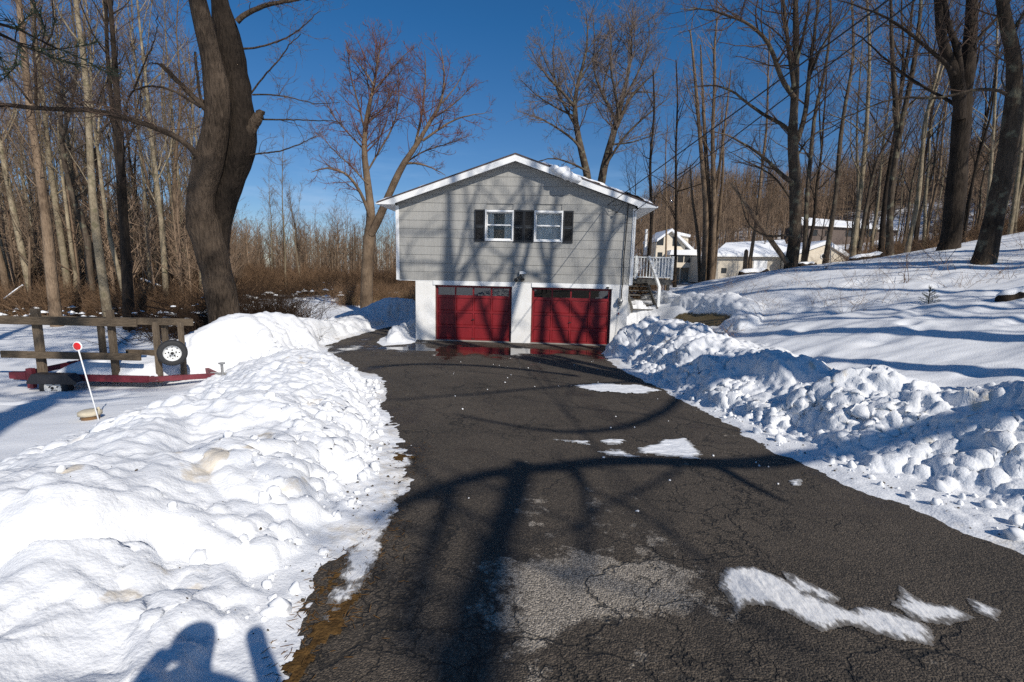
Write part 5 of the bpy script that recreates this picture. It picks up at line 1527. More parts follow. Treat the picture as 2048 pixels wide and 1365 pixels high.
POPL = [proto(101 + i, M_bk_pale, M_tw_tan, H=19 + i, r0=.115, first=.42, limb_n=1.3, limb_ratio=.20, limb_ang=34, wob=.16, fork=(i == 2)) for i in range(3)]
HARD = [proto(121 + i, (M_bk_slope, M_bk_tan, M_bk_dark)[i], M_tw_brown, H=17 + i, r0=.135, first=.3, limb_n=1.2, limb_ratio=.28, limb_ang=42, wob=.22, fork=(i != 1)) for i in range(3)]
SAPL = [proto(141 + i, M_bk_tan, M_tw_tan, H=9 + 2 * i, r0=.06, first=.25, limb_n=1.7, limb_ratio=.26, limb_ang=40, wob=.16) for i in range(2)]


def put(pr, name, loc, rz, sc, label, group, lean=(0, 0)):
    e = empty(name, loc, label, 'tree', group)
    e.rotation_euler = (lean[0], lean[1], rz); e.scale = (sc[0], sc[0], sc[1])
    link('trunk', pr[0], e); link('crown', pr[1], e)
    return e


def KL(pr, where):
    """copies alike share a label: only their kind tells them apart"""
    k = 'pale-barked slender bare tree ' if any(pr is q for q in POPL) else ('thin tan sapling ' if any(pr is q for q in SAPL) else
        ('grey-brown bare tree ', 'tan-barked bare tree ', 'dark-barked bare tree ')[[pr is q for q in HARD].index(True)])
    return k + where


rw = np.random.default_rng(71)
# trunks one can pick out in the left wood: base pixel, top pixel (at the same distance), distance, radius
LEFT = [
    ((111, 622), (62, 200), 21, .20, 1, 'dark stout leaning trunk in the left wood, shaded at its foot behind the trailer'),
    ((68, 608), (0, 300), 26, .15, 0, 'pale trunk leaning hard left at the left edge of the wood'),
    ((136, 592), (85, 150), 28, .17, 0, 'pale straight trunk just right of the dark stout leaning one'),
    ((167, 568), (138, 150), 33, .16, 0, 'slim pale trunk in the wood with snow at its foot'),
    ((217, 622), (165, 170), 22, .17, 0, 'pale-topped trunk with a black foot left of the black double trunk'),
    ((257, 630), (222, 0), 20, .16, 2, 'black double trunk between the trailer posts and the great maple'),
    ((250, 628), (206, 20), 20.3, .11, 2, 'thinner stem hugging the black double trunk'),
    ((276, 580), (240, 150), 34, .10, 0, 'thin tan trunk right of the black double trunk'),
    ((331, 594), (288, 160), 27, .14, 0, 'pale trunk forking high, left of the great maple'),
    ((376, 562), (340, 170), 36, .12, 0, 'slender pale trunk close left of the great maple'),
    ((15, 600), (-40, 250), 27, .16, 1, 'brown trunk at the very left edge of the picture'),
    ((100, 585), (48, 120), 33, .15, 0, 'tall pale trunk behind the dark stout leaning one'),
    ((190, 575), (170, 60), 35, .15, 0, 'tall pale poplar between the slim pale trunk and the black-footed one'),
    ((404, 570), (375, 150), 40, .13, 0, 'pale trunk half behind the left stem of the great maple'),
]
for k, (b_, t_, Y, r0, kd, lab) in enumerate(LEFT):
    P0 = at(*b_, Y); P1 = at(*t_, Y)
    P0[2] = min(P0[2], gz(P0[0], P0[1]) - .05) if P0[2] > gz(P0[0], P0[1]) - .05 else P0[2]
    d = (P1 - P0) / (P1[2] - P0[2]); H = 19 + (k * 7 % 5)
    n = 9; zz = np.linspace(-.2, H, n)
    wv = np.cumsum(rw.normal(size=(n, 2)), 0) * .10
    pts = np.stack([P0[0] + d[0] * zz + wv[:, 0] - wv[0, 0], P0[1] + wv[:, 1] - wv[0, 1], P0[2] + zz], 1)
    rad = r0 * np.r_[1.25, np.linspace(1, .15, n - 1)]
    sp = dict(limb=dict(n=1.2, t0=.25, ang=34, angv=12, ratio=.18, shape=.5, lmin=.8, lmax=4, seg=6, sides=5, wig=.11, trop=.10, slender=.012, rf=.5), orders=sp_slim['orders'])
    T, Cc = grow_tree(900 + k, [(pts, rad)], [], sp, N=16, sides=9)
    plant_tree('bare_tree', tuple(P0), T, Cc, (M_bk_pale, M_bk_tan, M_bk_dark)[kd], M_tw_tan if kd == 0 else M_tw_brown, lab, group='bare trees of the left wood')

GL = 'bare trees crowded in the left wood'
placed = []
def ok_spot(x, y, dmin):
    for (a, c) in placed:
        if (a - x) ** 2 + (c - y) ** 2 < dmin * dmin: return False
    return True
n = 0
for tries in range(4000):
    if n >= 132: break
    y = 25 + 47 * rw.uniform() ** .8; px_ = rw.uniform(-60, 430)
    x = (px_ - 1024) / 967 * y
    if not ok_spot(x, y, 1.5): continue
    placed.append((x, y)); n += 1
    kk = rw.uniform()
    pr = POPL[rw.integers(3)] if kk < .55 else (HARD[rw.integers(3)] if kk < .78 else SAPL[rw.integers(2)])
    s = rw.uniform(.8, 1.15)
    put(pr, 'bare_tree', (x, y, gz(x, y) - .1), rw.uniform(0, 6.28), (s * rw.uniform(.8, 1.25), s), KL(pr, 'among the crowded trunks of the left wood'), GL, (rw.normal() * .02, rw.normal() * .03))
# open brushy edge beyond the field, left of the house: lower, farther
n = 0
for tries in range(2000):
    if n >= 46: break
    y = rw.uniform(58, 85); px_ = rw.uniform(440, 800)
    x = (px_ - 1024) / 967 * y
    if not ok_spot(x, y, 1.6): continue
    placed.append((x, y)); n += 1
    pr = SAPL[rw.integers(2)] if rw.uniform() < .75 else HARD[rw.integers(3)]
    s = rw.uniform(.75, 1.15) if pr in SAPL else rw.uniform(.45, .7)
    put(pr, 'bare_tree', (x, y, gz(x, y) - .1), rw.uniform(0, 6.28), (s, s), KL(pr, 'in the brushy edge beyond the snowy field'), 'low trees beyond the snowy field')
for k, (bp_, Y, s, lab) in enumerate((((578, 590), 50, .85, 'pale slender trunk standing at the field edge right of the great maple'), ((548, 585), 56, .7, 'thin pale trunk at the field edge, near the great maple'), ((606, 588), 52, .55, 'thin leaning sapling at the field edge'))):
    P0 = at(*bp_, Y)
    put(POPL[k], 'bare_tree', (P0[0], P0[1], gz(P0[0], P0[1]) - .1), k * 2.0, (s, s), lab, 'pale trees at the field edge', (0, (.0, -.01, .12)[k]))
# trees behind the slope and round the houses on the right
n = 0
GRN = 'bare trees behind the right slope'
for tries in range(6000):
    if n >= 95: break
    y = 28 + 52 * rw.uniform(); px_ = rw.uniform(1240, 2200)
    x = (px_ - 1024) / 967 * y
    if not ok_spot(x, y, 1.7): continue
    # keep the sight lines to the three houses half open
    if 1300 < px_ < 1395 and y < 80 and rw.uniform() < .93: continue
    if 1410 < px_ < 1700 and y < 70 and rw.uniform() < .90: continue
    placed.append((x, y)); n += 1
    kk = rw.uniform()
    pr = HARD[rw.integers(3)] if kk < .55 else (POPL[rw.integers(3)] if kk < .75 else SAPL[rw.integers(2)])
    s = rw.uniform(.75, 1.1) * (0.72 if px_ < 1400 else 1)
    put(pr, 'bare_tree', (x, y, gz(x, y) - .15), rw.uniform(0, 6.28), (s * rw.uniform(.7, 1.1), s), KL(pr, 'among the many behind the crest of the right slope'), GRN, (rw.normal() * .03, rw.normal() * .04))


# ------------------------------------------------------------------ masses nobody could count: far woods, undergrowth, weeds
def low_tree(seed, H, n_l, spread):
    """far-off bare tree or bush: coarse, a few hundred twigs"""
    rng = np.random.default_rng(seed)
    st = []
    pts = np.stack([np.cumsum(rng.normal(size=6)) * .1, np.cumsum(rng.normal(size=6)) * .1, np.linspace(-.3, H * .85, 6)], 1)
    sp = dict(dens=1.0, limb=dict(n=n_l, t0=.25, ang=spread, angv=12, ratio=.42, shape=.5, lmin=.6, seg=4, sides=3, wig=.15, trop=.1, slender=.016, rf=.6),
              orders=[dict(n=1.6, t0=.15, ang=40, angv=14, ratio=.45, shape=.3, lmin=.4, seg=3, sides=3, wig=.2, trop=.08, slender=.014, rmin=.012),
                      dict(n=1.7, t0=.15, ang=38, angv=14, ratio=.5, shape=.3, lmin=.3, seg=2, sides=3, wig=.2, trop=.05, slender=.016, rmin=.012)])
    T, Cc = grow_tree(seed, [(pts, H * .012 * np.linspace(1, .2, 6))], [], sp, N=8, sides=5)
    V = np.concatenate([T[0], Cc[0]]); Q = np.concatenate([T[1], Cc[1] + len(T[0])])
    return V, Q


def bush(seed, H, n, spread, r):
    rng = np.random.default_rng(seed)
    P = []; R = []
    base = np.c_[rng.normal(size=(n, 2)) * spread * .35, np.zeros(n) - .05]
    d = nrm(np.c_[rng.normal(size=(n, 2)) * .55, np.ones(n)])
    pos = base; pts = [pos]
    for s in range(4):
        d = nrm(d + rng.normal(size=(n, 3)) * .28 + np.array([0, 0, -.05 * s])); pos = pos + d * (H / 4 * rng.uniform(.5, 1.2, n))[:, None]; pts.append(pos)
    P = np.stack(pts, 1); R = r * np.linspace(1, .4, 5)[None] * rng.uniform(.6, 1.4, (n, 1))
    p2, r2 = spawn(rng, P, R, dict(n=3.2, t0=.2, ang=48, angv=15, ratio=.38, shape=.3, lmin=.12, lmax=.7, seg=2, sides=3, wig=.25, trop=.05, slender=.02, rmin=r * .35))
    return join_tubes([(P, R, 3), (p2, r2, 3)])


def scatter(name, meshes, places, mats, label, cat):
    """one object: the meshes set out at the given places by geometry nodes; places: (x, y, z, turn, scale, variant)"""
    A = np.array(places, float)
    src = bpy.data.meshes.new(name); src.vertices.add(len(A)); src.vertices.foreach_set('co', A[:, :3].astype(np.float32).ravel()); src.update()
    for nm, col, ty in (('turn', A[:, 3], 'FLOAT'), ('size', A[:, 4], 'FLOAT'), ('variant', A[:, 5], 'INT')):
        a = src.attributes.new(nm, ty, 'POINT'); a.data.foreach_set('value', col.astype(np.int32 if ty == 'INT' else np.float32))
    o = link(name, src)
    ng = bpy.data.node_groups.new(name, 'GeometryNodeTree')
    ng.interface.new_socket('Geometry', in_out='INPUT', socket_type='NodeSocketGeometry'); ng.interface.new_socket('Geometry', in_out='OUTPUT', socket_type='NodeSocketGeometry')
    gi, go = ng.nodes.new('NodeGroupInput'), ng.nodes.new('NodeGroupOutput')
    jn = ng.nodes.new('GeometryNodeJoinGeometry')
    def named(a, ty):
        n_ = ng.nodes.new('GeometryNodeInputNamedAttribute'); n_.data_type = ty; n_.inputs['Name'].default_value = a; return n_
    tn, sz, vr = named('turn', 'FLOAT'), named('size', 'FLOAT'), named('variant', 'INT')
    cx = ng.nodes.new('ShaderNodeCombineXYZ'); ng.links.new(tn.outputs['Attribute'], cx.inputs['Z'])
    e2r = ng.nodes.new('FunctionNodeEulerToRotation'); ng.links.new(cx.outputs['Vector'], e2r.inputs['Euler'])
    for i, me_ in enumerate(meshes):
        so = bpy.data.objects.new(name + '_source', me_)
        oi = ng.nodes.new('GeometryNodeObjectInfo'); oi.inputs['Object'].default_value = so; oi.inputs['As Instance'].default_value = True
        cmp_ = ng.nodes.new('FunctionNodeCompare'); cmp_.data_type = 'INT'; cmp_.operation = 'EQUAL'
        ins = [s for s in cmp_.inputs if s.type == 'INT']
        ng.links.new(vr.outputs['Attribute'], ins[0]); ins[1].default_value = i
        ip = ng.nodes.new('GeometryNodeInstanceOnPoints')
        ng.links.new(gi.outputs[0], ip.inputs['Points']); ng.links.new(oi.outputs['Geometry'], ip.inputs['Instance'])
        ng.links.new(cmp_.outputs['Result'], ip.inputs['Selection']); ng.links.new(e2r.outputs['Rotation'], ip.inputs['Rotation']); ng.links.new(sz.outputs['Attribute'], ip.inputs['Scale'])
        ng.links.new(ip.outputs['Instances'], jn.inputs['Geometry'])
    ng.links.new(jn.outputs['Geometry'], go.inputs[0])
    md = o.modifiers.new('scatter', 'NODES'); md.node_group = ng
    return tag(o, label, cat, None, 'stuff')


M_far = mat('far_twigs', (0.205, 0.145, 0.10), rough=.9, spec=.05, rnd=.35)
M_darkb = mat('dark_brush', (0.040, 0.026, 0.018), rough=.9, spec=.05)
M_und = mat('undergrowth_twigs', (0.19, 0.12, 0.072), rough=.9, spec=.05, rnd=.35)
M_und2 = mat('straw', (0.34, 0.24, 0.13), rough=.9, spec=.05, rnd=.3)
def qmesh(name, VQ, m): return np_mesh(name, VQ[0], quads=VQ[1], mat=m)
FAR = [qmesh('far_tree', low_tree(700 + i, 12, 1.5, 40), M_far) for i in range(4)]
pl = []
rf = np.random.default_rng(17)
for _ in range(60000):
    if len(pl) >= 2600: break
    az = math.radians(rf.uniform(9, 62)); R = rf.uniform(84, 235)
    x, y = R * math.sin(az), R * math.cos(az)
    h = float(far_hill(np.array([x]), np.array([y]))[0])
    if h < 1.0 and rf.uniform() > .35: continue
    if y < 112 and abs(x / y * 967 + 1024 - 1700) < 150: continue
    pl.append((x, y, 0, rf.uniform(0, 6.3), rf.uniform(.7, 1.15), rf.integers(4)))
A = np.array(pl); A[:, 2] = ground_base(A[:, 0], A[:, 1]) - .3
scatter('far_wood', FAR, A, M_far, 'brown leafless wood covering the far ridge', 'wood')
pl = []
for _ in range(900):
    y = rf.uniform(72, 130); px_ = rf.uniform(-250, 1100); x = (px_ - 1024) / 967 * y
    hh = rf.uniform(.65, 1.15) if px_ > 430 else rf.uniform(.9, 1.6)
    pl.append((x, y, 0, rf.uniform(0, 6.3), hh, rf.integers(4)))
A = np.array(pl); A[:, 2] = ground_base(A[:, 0], A[:, 1]) - .3
scatter('distant_wood', FAR, A, M_far, 'distant leafless wood along the horizon at the left', 'wood')
BUSH = [qmesh('bush', bush(800 + i, 2.2, 90, 1.6, .010), (M_und, M_darkb, M_und)[i]) for i in range(3)] + [qmesh('straw_clump', bush(810, 1.0, 110, 1.2, .007), M_und2)]
pl = []
for _ in range(820):
    y = 24 + 45 * rf.uniform(); px_ = rf.uniform(-120, 520); x = (px_ - 1024) / 967 * y
    if px_ > 440 and y < 44: continue
    pl.append((x, y, 0, rf.uniform(0, 6.3), rf.uniform(.6, 1.5) * (1.25 if y > 34 else .8), rf.integers(3) if rf.uniform() < .85 else 3))
for _ in range(520):
    y = rf.uniform(50, 70); px_ = rf.uniform(430, 830); x = (px_ - 1024) / 967 * y
    pl.append((x, y, 0, rf.uniform(0, 6.3), rf.uniform(.7, 1.7), 3 if (rf.uniform() < .4 and y < 58) else rf.integers(3)))
for _ in range(90):
    y = rf.uniform(34, 50); px_ = rf.uniform(690, 830); x = (px_ - 1024) / 967 * y
    pl.append((x, y, 0, rf.uniform(0, 6.3), rf.uniform(.5, 1.0), 3 if rf.uniform() < .6 else rf.integers(3)))
A = np.array(pl); A[:, 2] = ground_z(A[:, 0], A[:, 1]) - .05
scatter('undergrowth', BUSH, A, M_und, 'tangled brown undergrowth at the foot of the left wood and along the field', 'undergrowth')
pl = []
for _ in range(420):
    y = rf.uniform(27, 85); px_ = rf.uniform(1230, 2150); x = (px_ - 1024) / 967 * y
    if 1300 < px_ < 1705: continue
    pl.append((x, y, 0, rf.uniform(0, 6.3), rf.uniform(.5, 1.2), rf.integers(3)))
A = np.array(pl); A[:, 2] = ground_z(A[:, 0], A[:, 1]) - .05
scatter('brushwood', BUSH, A, M_und, 'low brown brush under the trees behind the right slope', 'undergrowth')
pl = []
for _ in range(520):
    y = 27 + 45 * rf.uniform(); px_ = rf.uniform(-120, 470); x = (px_ - 1024) / 967 * y
    pl.append((x, y, 0, rf.uniform(0, 6.3), rf.uniform(.32, .8), rf.integers(4)))
A = np.array(pl); A[:, 2] = ground_z(A[:, 0], A[:, 1]) - .1
scatter('thicket', FAR, A, M_far, 'thicket of thin brown saplings filling the left wood', 'thicket')
WEED = [qmesh('weed', bush(830 + i, .85, 7, .5, .0045), M_und) for i in range(3)]
pl = []
for _ in range(150):
    y = rf.uniform(12, 23); px_ = rf.uniform(1440, 2060); x = (px_ - 1024) / 967 * y
    pl.append((x, y, 0, rf.uniform(0, 6.3), rf.uniform(.4, 1.0), rf.integers(3)))
A = np.array(pl); A[:, 2] = ground_z(A[:, 0], A[:, 1]) - .02
scatter('dead_weeds', WEED, A, M_und, 'thin dead weed stems sticking out of the snow on the slope', 'weeds')
# two taller saplings standing in the open snow, and the little evergreen
for k, (bp_, Y, H, lab) in enumerate((((1806, 560), 13.5, 1.25, 'lone bare sapling with two stems in the snow of the slope'), ((1650, 556), 17, 1.1, 'thin bare seedling in the snow right of the spreading tree'), ((1888, 548), 14.5, 1.5, 'bare twiggy sapling at the foot of the thick dark tree'))):
    P0 = at(*bp_, Y); V, Q = bush(850 + k, H, 4, .12, .010)
    o = link('sapling', np_mesh('sapling', V, quads=Q, mat=M_tw_brown)); o.location = (P0[0], P0[1], gz(P0[0], P0[1])); tag(o, lab, 'sapling')
P0 = at(1858, 596, 11.5); P0[2] = gz(P0[0], P0[1])
M_need = mat('needles', (.022, .040, .018), rough=.7, rnd=.2)
e = empty('evergreen_seedling', tuple(P0), 'small dark evergreen seedling poking out of the snowy slope', 'seedling')
r_ = np.random.default_rng(4)
P = []; R = []
for i in range(26):
    z = .02 + .36 * i / 26; L = .24 * (1 - i / 30); a = r_.uniform(0, 6.28)
    P.append([[0, 0, z], [math.cos(a) * L * .5, math.sin(a) * L * .5, z + .02], [math.cos(a) * L, math.sin(a) * L, z + .07]]); R.append([.006, .005, .003])
P, R = np.array(P), np.array(R)
p2, r2 = spawn(r_, P, R, dict(n=90, nmax=40, t0=.1, ang=50, angv=10, ratio=.3, lmin=.04, lmax=.075, seg=1, wig=.1, trop=.1, slender=.06, rmin=.003))
V, Q = join_tubes([(np.array([[[0, 0, -.1], [0, 0, .2], [0, 0, .42]]]), np.array([[.012, .01, .004]]), 5)]); link('trunk', np_mesh('trunk', V, quads=Q, mat=M_bk_dark), e)
V, Q = join_tubes([(P, R, 3), (p2, r2, 3)]); link('needles', np_mesh('needles', V, quads=Q, mat=M_need), e)

# ------------------------------------------------------------------ brush and fallen wood
M_darkb = mat('dark_brush', (0.040, 0.026, 0.018), rough=.9, spec=.05)
for k, (bp_, Y, sc, H, n_, lab) in enumerate((((512, 620), 17.5, 1.5, 2.5, 900, 'dense dark thorn bush right of the great maple, flecked with snow'), ((372, 640), 17.5, 1.3, 1.7, 260, 'dark tangled bush close left of the great maple'), ((560, 604), 24, 1.1, 1.2, 160, 'low snow-flecked bush at the edge of the field'), ((660, 600), 46, 1.6, 2.4, 200, 'rounded brown bush standing at the far side of the field'), ((765, 590), 40, 1.3, 2.2, 200, 'brown bush right behind the red-budded maple'))):
    P0 = at(*bp_, Y); V, Q = bush(870 + k, H, n_, sc * 1.5, .010)
    e = empty('bush', (P0[0], P0[1], gz(P0[0], P0[1]) - .1), lab, 'bush')
    link('stems', np_mesh('stems', V, quads=Q, mat=(M_darkb, M_darkb, M_und, M_und, M_und)[k]), e)
    m = MB(); rr_ = np.random.default_rng(k)
    for i in range((22, 8, 12, 5, 4)[k]):
        v = V[rr_.integers(len(V))]
        if v[2] < H * .25: continue
        s_ = rr_.uniform(.04, .12); m.lathe([(0, -s_ * .2), (s_, -s_ * .1), (s_ * .8, s_ * .25), (0, s_ * .4)], (v[0], v[1], v[2]), 'z', 7)
    if m.v: m.build('snow_cap', M_snow2, e, True)
for k, (a_, b_, Y, r, lab) in enumerate((((10, 600), (46, 572), 24, .07, 'snow-topped fallen log sloping up at the left edge of the wood'), ((282, 560), (322, 574), 29, .08, 'snow-topped fallen log lying between trunks left of the great maple'))):
    P0, P1 = at(*a_, Y), at(*b_, Y)
    e = empty('fallen_log', tuple(P0), lab, 'log')
    d = P1 - P0
    b = MB(); b.tube([(0, 0, 0), d * .5, d], [r, r * .9, r * .7], 8); b.build('log', M_bk_tan, e, True)
    b = MB(); b.tube([np.array([0, 0, r * .75]), d * .5 + np.array([0, 0, r * .7]), d + np.array([0, 0, r * .55])], [r * .75, r * .8, r * .5], 8); b.build('snow_cap', M_snow2, e, True)
# brush pile in the shade left of the maple
P0 = at(345, 628, 19.5); P0[2] = gz(P0[0], P0[1])
r_ = np.random.default_rng(33); Pb = []; Rb = []
for i in range(90):
    a = r_.uniform(-.5, .5) + (math.pi if r_.uniform() < .5 else 0); L = r_.uniform(.8, 2.4); c = np.array([r_.normal() * .8, r_.normal() * .4, abs(r_.normal()) * .35 + .05])
    dd = np.array([math.cos(a), math.sin(a) * .6, r_.uniform(.05, .35)]); Pb.append([c - dd * L / 2, c + np.array([0, 0, .06]), c + dd * L / 2]); Rb.append([.035, .028, .012])
V, Q = join_tubes([(np.array(Pb), np.array(Rb) * r_.uniform(.5, 1.5, (90, 1)), 5)])
e = empty('brush_pile', tuple(P0), 'pile of cut branches dusted with snow left of the great maple', 'brush pile')
link('branches', np_mesh('branches', V, quads=Q, mat=M_darkb), e)
m = MB()
for i in range(26):
    c = (r_.normal() * .8, r_.normal() * .35, .25 + abs(r_.normal()) * .3); s_ = r_.uniform(.06, .2); m.lathe([(0, -s_ * .15), (s_, -s_ * .1), (s_ * .8, s_ * .15), (0, s_ * .25)], c, 'z', 8)
m.build('snow_cap', M_snow2, e, True)
# dark logs / rocks half buried along the crest of the slope
for k, (a_, b_, Y, r, lab) in enumerate((((1480, 550), (1535, 538), 24, .20, 'dark half-buried log on the crest behind the broken stump'), ((1700, 531), (1765, 520), 20, .16, 'snow-covered rotten log on the crest between the slim trees'), ((2005, 573), (2075, 562), 10.5, .12, 'dark rock edge under snow at the far right of the slope'), ((1596, 545), (1630, 541), 20, .13, 'short dark log by the foot of the spreading tree'))):
    P0, P1 = at(*a_, Y), at(*b_, Y); P0[2] = gz(P0[0], P0[1]) + r * .35; P1[2] = gz(P1[0], P1[1]) + r * .35
    e = empty('fallen_log', tuple(P0), lab, 'log'); d = P1 - P0
    n_ = 7; ts = np.linspace(0, 1, n_); rj = np.random.default_rng(k + 60)
    b = MB(); b.tube([d * t + np.array([0, 0, rj.normal() * .02]) for t in ts], [r * rj.uniform(.75, 1.1) for _ in ts], 10); b.build('log', M_bk_dark, e, True)
    b = MB(); b.tube([d * t + np.array([0, .05, r * .62]) for t in ts], [r * .5] + [r * rj.uniform(.8, 1.0) for _ in ts[2:]] + [r * .4], 10); b.build('snow_cap', M_snow2, e, True)

# snow caught in the brush of the left wood
C, S_ = [], []
for i in range(420):
    y = 22 + 20 * r_.uniform() ** 1.5; px_ = r_.uniform(-30, 520) if r_.uniform() < .8 else r_.uniform(520, 800); y = y if px_ < 520 else r_.uniform(40, 62)
    x = (px_ - 1024) / 967 * y; s_ = r_.uniform(.06, .30) * (1 if y < 36 else 1.6)
    C.append((x, y, gz(x, y) + r_.uniform(.0, .55) * (1 if y < 40 else 1.5))); S_.append(s_)
m = MB()
for c, s_ in zip(C, S_):
    a = r_.uniform(.5, 1.6)
    n_ = 7; top = [(c[0] + s_ * a * math.cos(k * 2 * math.pi / n_) * r_.uniform(.6, 1.2), c[1] + s_ * .7 * math.sin(k * 2 * math.pi / n_), c[2] + r_.uniform(-.05, .03)) for k in range(n_)]
    m.add(top + [(c[0], c[1], c[2] + s_ * .38), (c[0], c[1], c[2] - s_ * .1)], [(k, (k + 1) % n_, n_) for k in range(n_)] + [((k + 1) % n_, k, n_ + 1) for k in range(n_)])
tag(m.build('brush_snow', M_snow2, smooth=True), 'clumps of snow caught on the brush of the left wood', 'snow', kind='stuff')

# ------------------------------------------------------------------ the flat trailer with its timber sides
TR = np.array([-9.1, 10.0, gz(-9.1, 10.0)])
tr = empty('trailer', tuple(TR), 'snowed-in utility trailer with weathered timber rails on a red steel frame', 'trailer')
M_tim = mat('weathered_timber', (.07, .053, .037), rough=.9, spec=.1, col2=(.17, .13, .09), nscale=7, stretch=(1.2, 9, 9), bump=.006, bscale=22, rnd=.15)
M_timv = mat('weathered_post', (.075, .057, .04), rough=.9, spec=.1, col2=(.18, .14, .10), nscale=7, stretch=(9, 9, 1.2), bump=.006, bscale=22, rnd=.15)
M_rst = mat('faded_red_steel', (.14, .017, .026), rough=.6, var=.35, nscale=5, bump=.002)
M_tire = mat('tyre_rubber', (.022, .022, .023), rough=.75, bump=.004, bscale=60)
M_rim = mat('white_wheel', (.72, .72, .70), rough=.45)
L0, L1 = at(8, 710, 10.0)[0] - TR[0], at(283, 710, 10)[0] - TR[0]
TB = 1.55                                          # width of the trailer
zof = lambda py, px=200, Y=10.0: at(px, py, Y)[2] - TR[2]
zt, zl_ = zof(644), zof(712)
# rails: near and far sides, each rail its own board
zfar, zfarl = zof(643, 300, 11.55), zof(706, 300, 11.55)
for (y, xa, xb, zt_c) in ((-.03, L0 - .9, L1, zt), (TB, L0 - .6, L1 + .12, zfar)):
    MB().box(xa, xb, y - .045, y + .0, zt_c - .085, zt_c + .085).build('rail_board', M_tim, tr, bevel=.008)
for (y, xa, xb, zc_) in ((-.03, L0, L1 + .02, zl_), (TB, L0 + 1.35, L1 + .12, zfarl)):
    MB().box(xa, xb, y - .045, y + .0, zc_ - .075, zc_ + .075).build('rail_board', M_tim, tr, bevel=.008)
zp0 = zof(768)
for (px_, y, top, w) in ((76, .05, 618, .15), (224, .05, 621, .115), (203, TB + .05, 636, .12), (330, TB + .06, 640, .11), (312, .12, 645, .095), (362, .78, 646, .09)):
    Yp = 10.0 + y; x = at(px_, 700, Yp)[0] - TR[0]; zb = at(px_, 766, Yp)[2] - TR[2]; zt_ = at(px_, top, Yp)[2] - TR[2]
    MB().box(x - w / 2, x + w / 2, y - .001, y + .09, max(zb, -.05) if y < 1 else .1, zt_).build('post', M_timv, tr, bevel=.006)
# frame
xw = at(128, 770, 10)[0] - TR[0]
zf = zof(757)
b = MB(); b.box(L0 + .15, L1 + .1, -.02, .045, zf - .07, zf + .07); b.build('side_beam', M_rst, tr, bevel=.006)
b = MB(); b.box(L0 + .15, L1 + .1, TB - .02, TB + .045, zf - .07, zf + .07); b.build('side_beam', M_rst, tr, bevel=.006)
for xx in (L0 + .1, L0 + .14 + 1.6, L1 + .11): MB().box(xx, xx + .06, .05, TB - .03, zf - .06, zf + .06).build('cross_beam', M_rst, tr, bevel=.005)
MB().box(L0 + .1, L0 + .45, -.05, .06, zf - .04, zf + .1).build('tail_light_bracket', M_rst, tr)
MB().beam((L1 + .1, .0, zf), (L1 + 1.05, TB * .5 - .04, zf - .06), .07, .11).build('drawbar', M_rst, tr)
MB().beam((L1 + .1, TB, zf), (L1 + 1.05, TB * .5 + .04, zf - .06), .07, .11).build('drawbar', M_rst, tr)
MB().beam((L1 + .95, TB * .5, zf - .04), (L1 + 1.5, TB * .5, zf - .05), .08, .09).build('coupler', M_metal, tr)
b = MB(); b.tube([(L1 + 1.25, TB * .5 - .07, zf - .1), (L1 + 1.25, TB * .5 - .07, zf + .22)], .03, 8); b.lathe([(0, .22), (.07, .22), (.07, .25), (0, .25)], (L1 + 1.25, TB * .5 - .07, zf), 'z', 10); b.build('tongue_jack', M_metal, tr)
b = MB(); x0f, x1f = xw - .52, xw + .52
b.add([(x0f, -.27, zf - .05), (x0f + .12, -.27, zf + .12), (x1f - .18, -.27, zf + .12), (x1f, -.27, zf - .04), (x0f, -.06, zf - .05), (x0f + .12, -.06, zf + .12), (x1f - .18, -.06, zf + .12), (x1f, -.06, zf - .04),
       (x0f, -.27, zf - .09), (x1f, -.27, zf - .08)], [(0, 1, 5, 4), (1, 2, 6, 5), (2, 3, 7, 6), (0, 8, 9, 3, 2, 1)])
b.build('fender', mat('black_fender', (.02, .02, .024), rough=.4), tr)
b = MB(); b.box(x0f - .14, x0f - .02, -.12, -.03, zf - .22, zf + .2); b.build('tail_post', M_rst, tr)


def wheel(name, c, ax, R, parent):
    w = empty(name, c); w.parent = parent
    w.rotation_euler = ax
    k = R
    b = MB(); b.lathe([(k * .60, -.085), (k * .84, -.10), (k * .96, -.085), (k, -.04), (k, .04), (k * .96, .085), (k * .84, .10), (k * .60, .085)], (0, 0, 0), 'y', 32); b.build('tyre', M_tire, w, True)
    b = MB(); b.lathe([(k * .60, -.086), (k * .56, -.07), (k * .52, -.03), (k * .42, -.02), (k * .30, -.045), (k * .17, -.05), (k * .17, -.085), (k * .08, -.09), (0, -.09)], (0, 0, 0), 'y', 32); b.build('rim', M_rim, w, True)
    b = MB()
    for i in range(5):
        a = 2 * math.pi * i / 5 + .3; b.lathe([(0, -.075), (.013, -.072), (.014, -.03)], (math.cos(a) * k * .26, 0, math.sin(a) * k * .26), 'y', 8)
    for i in range(8):
        a = 2 * math.pi * i / 8; b.lathe([(0, -.036), (.011, -.035), (.013, -.02)], (math.cos(a) * k * .44, 0, math.sin(a) * k * .44), 'y', 7)
    b.lathe([(0, -.097), (.032, -.094), (.034, -.08)], (0, 0, 0), 'y', 12)
    b.build('wheel_bolt', M_dark, w)
    return w


wheel('wheel', (xw, -.17, zf - .17), (0, 0, 0), .30, tr)
cs = at(345, 706, 10.15) - TR
wheel('spare_wheel', tuple(cs), (0, 0, math.radians(33)), .275, tr)
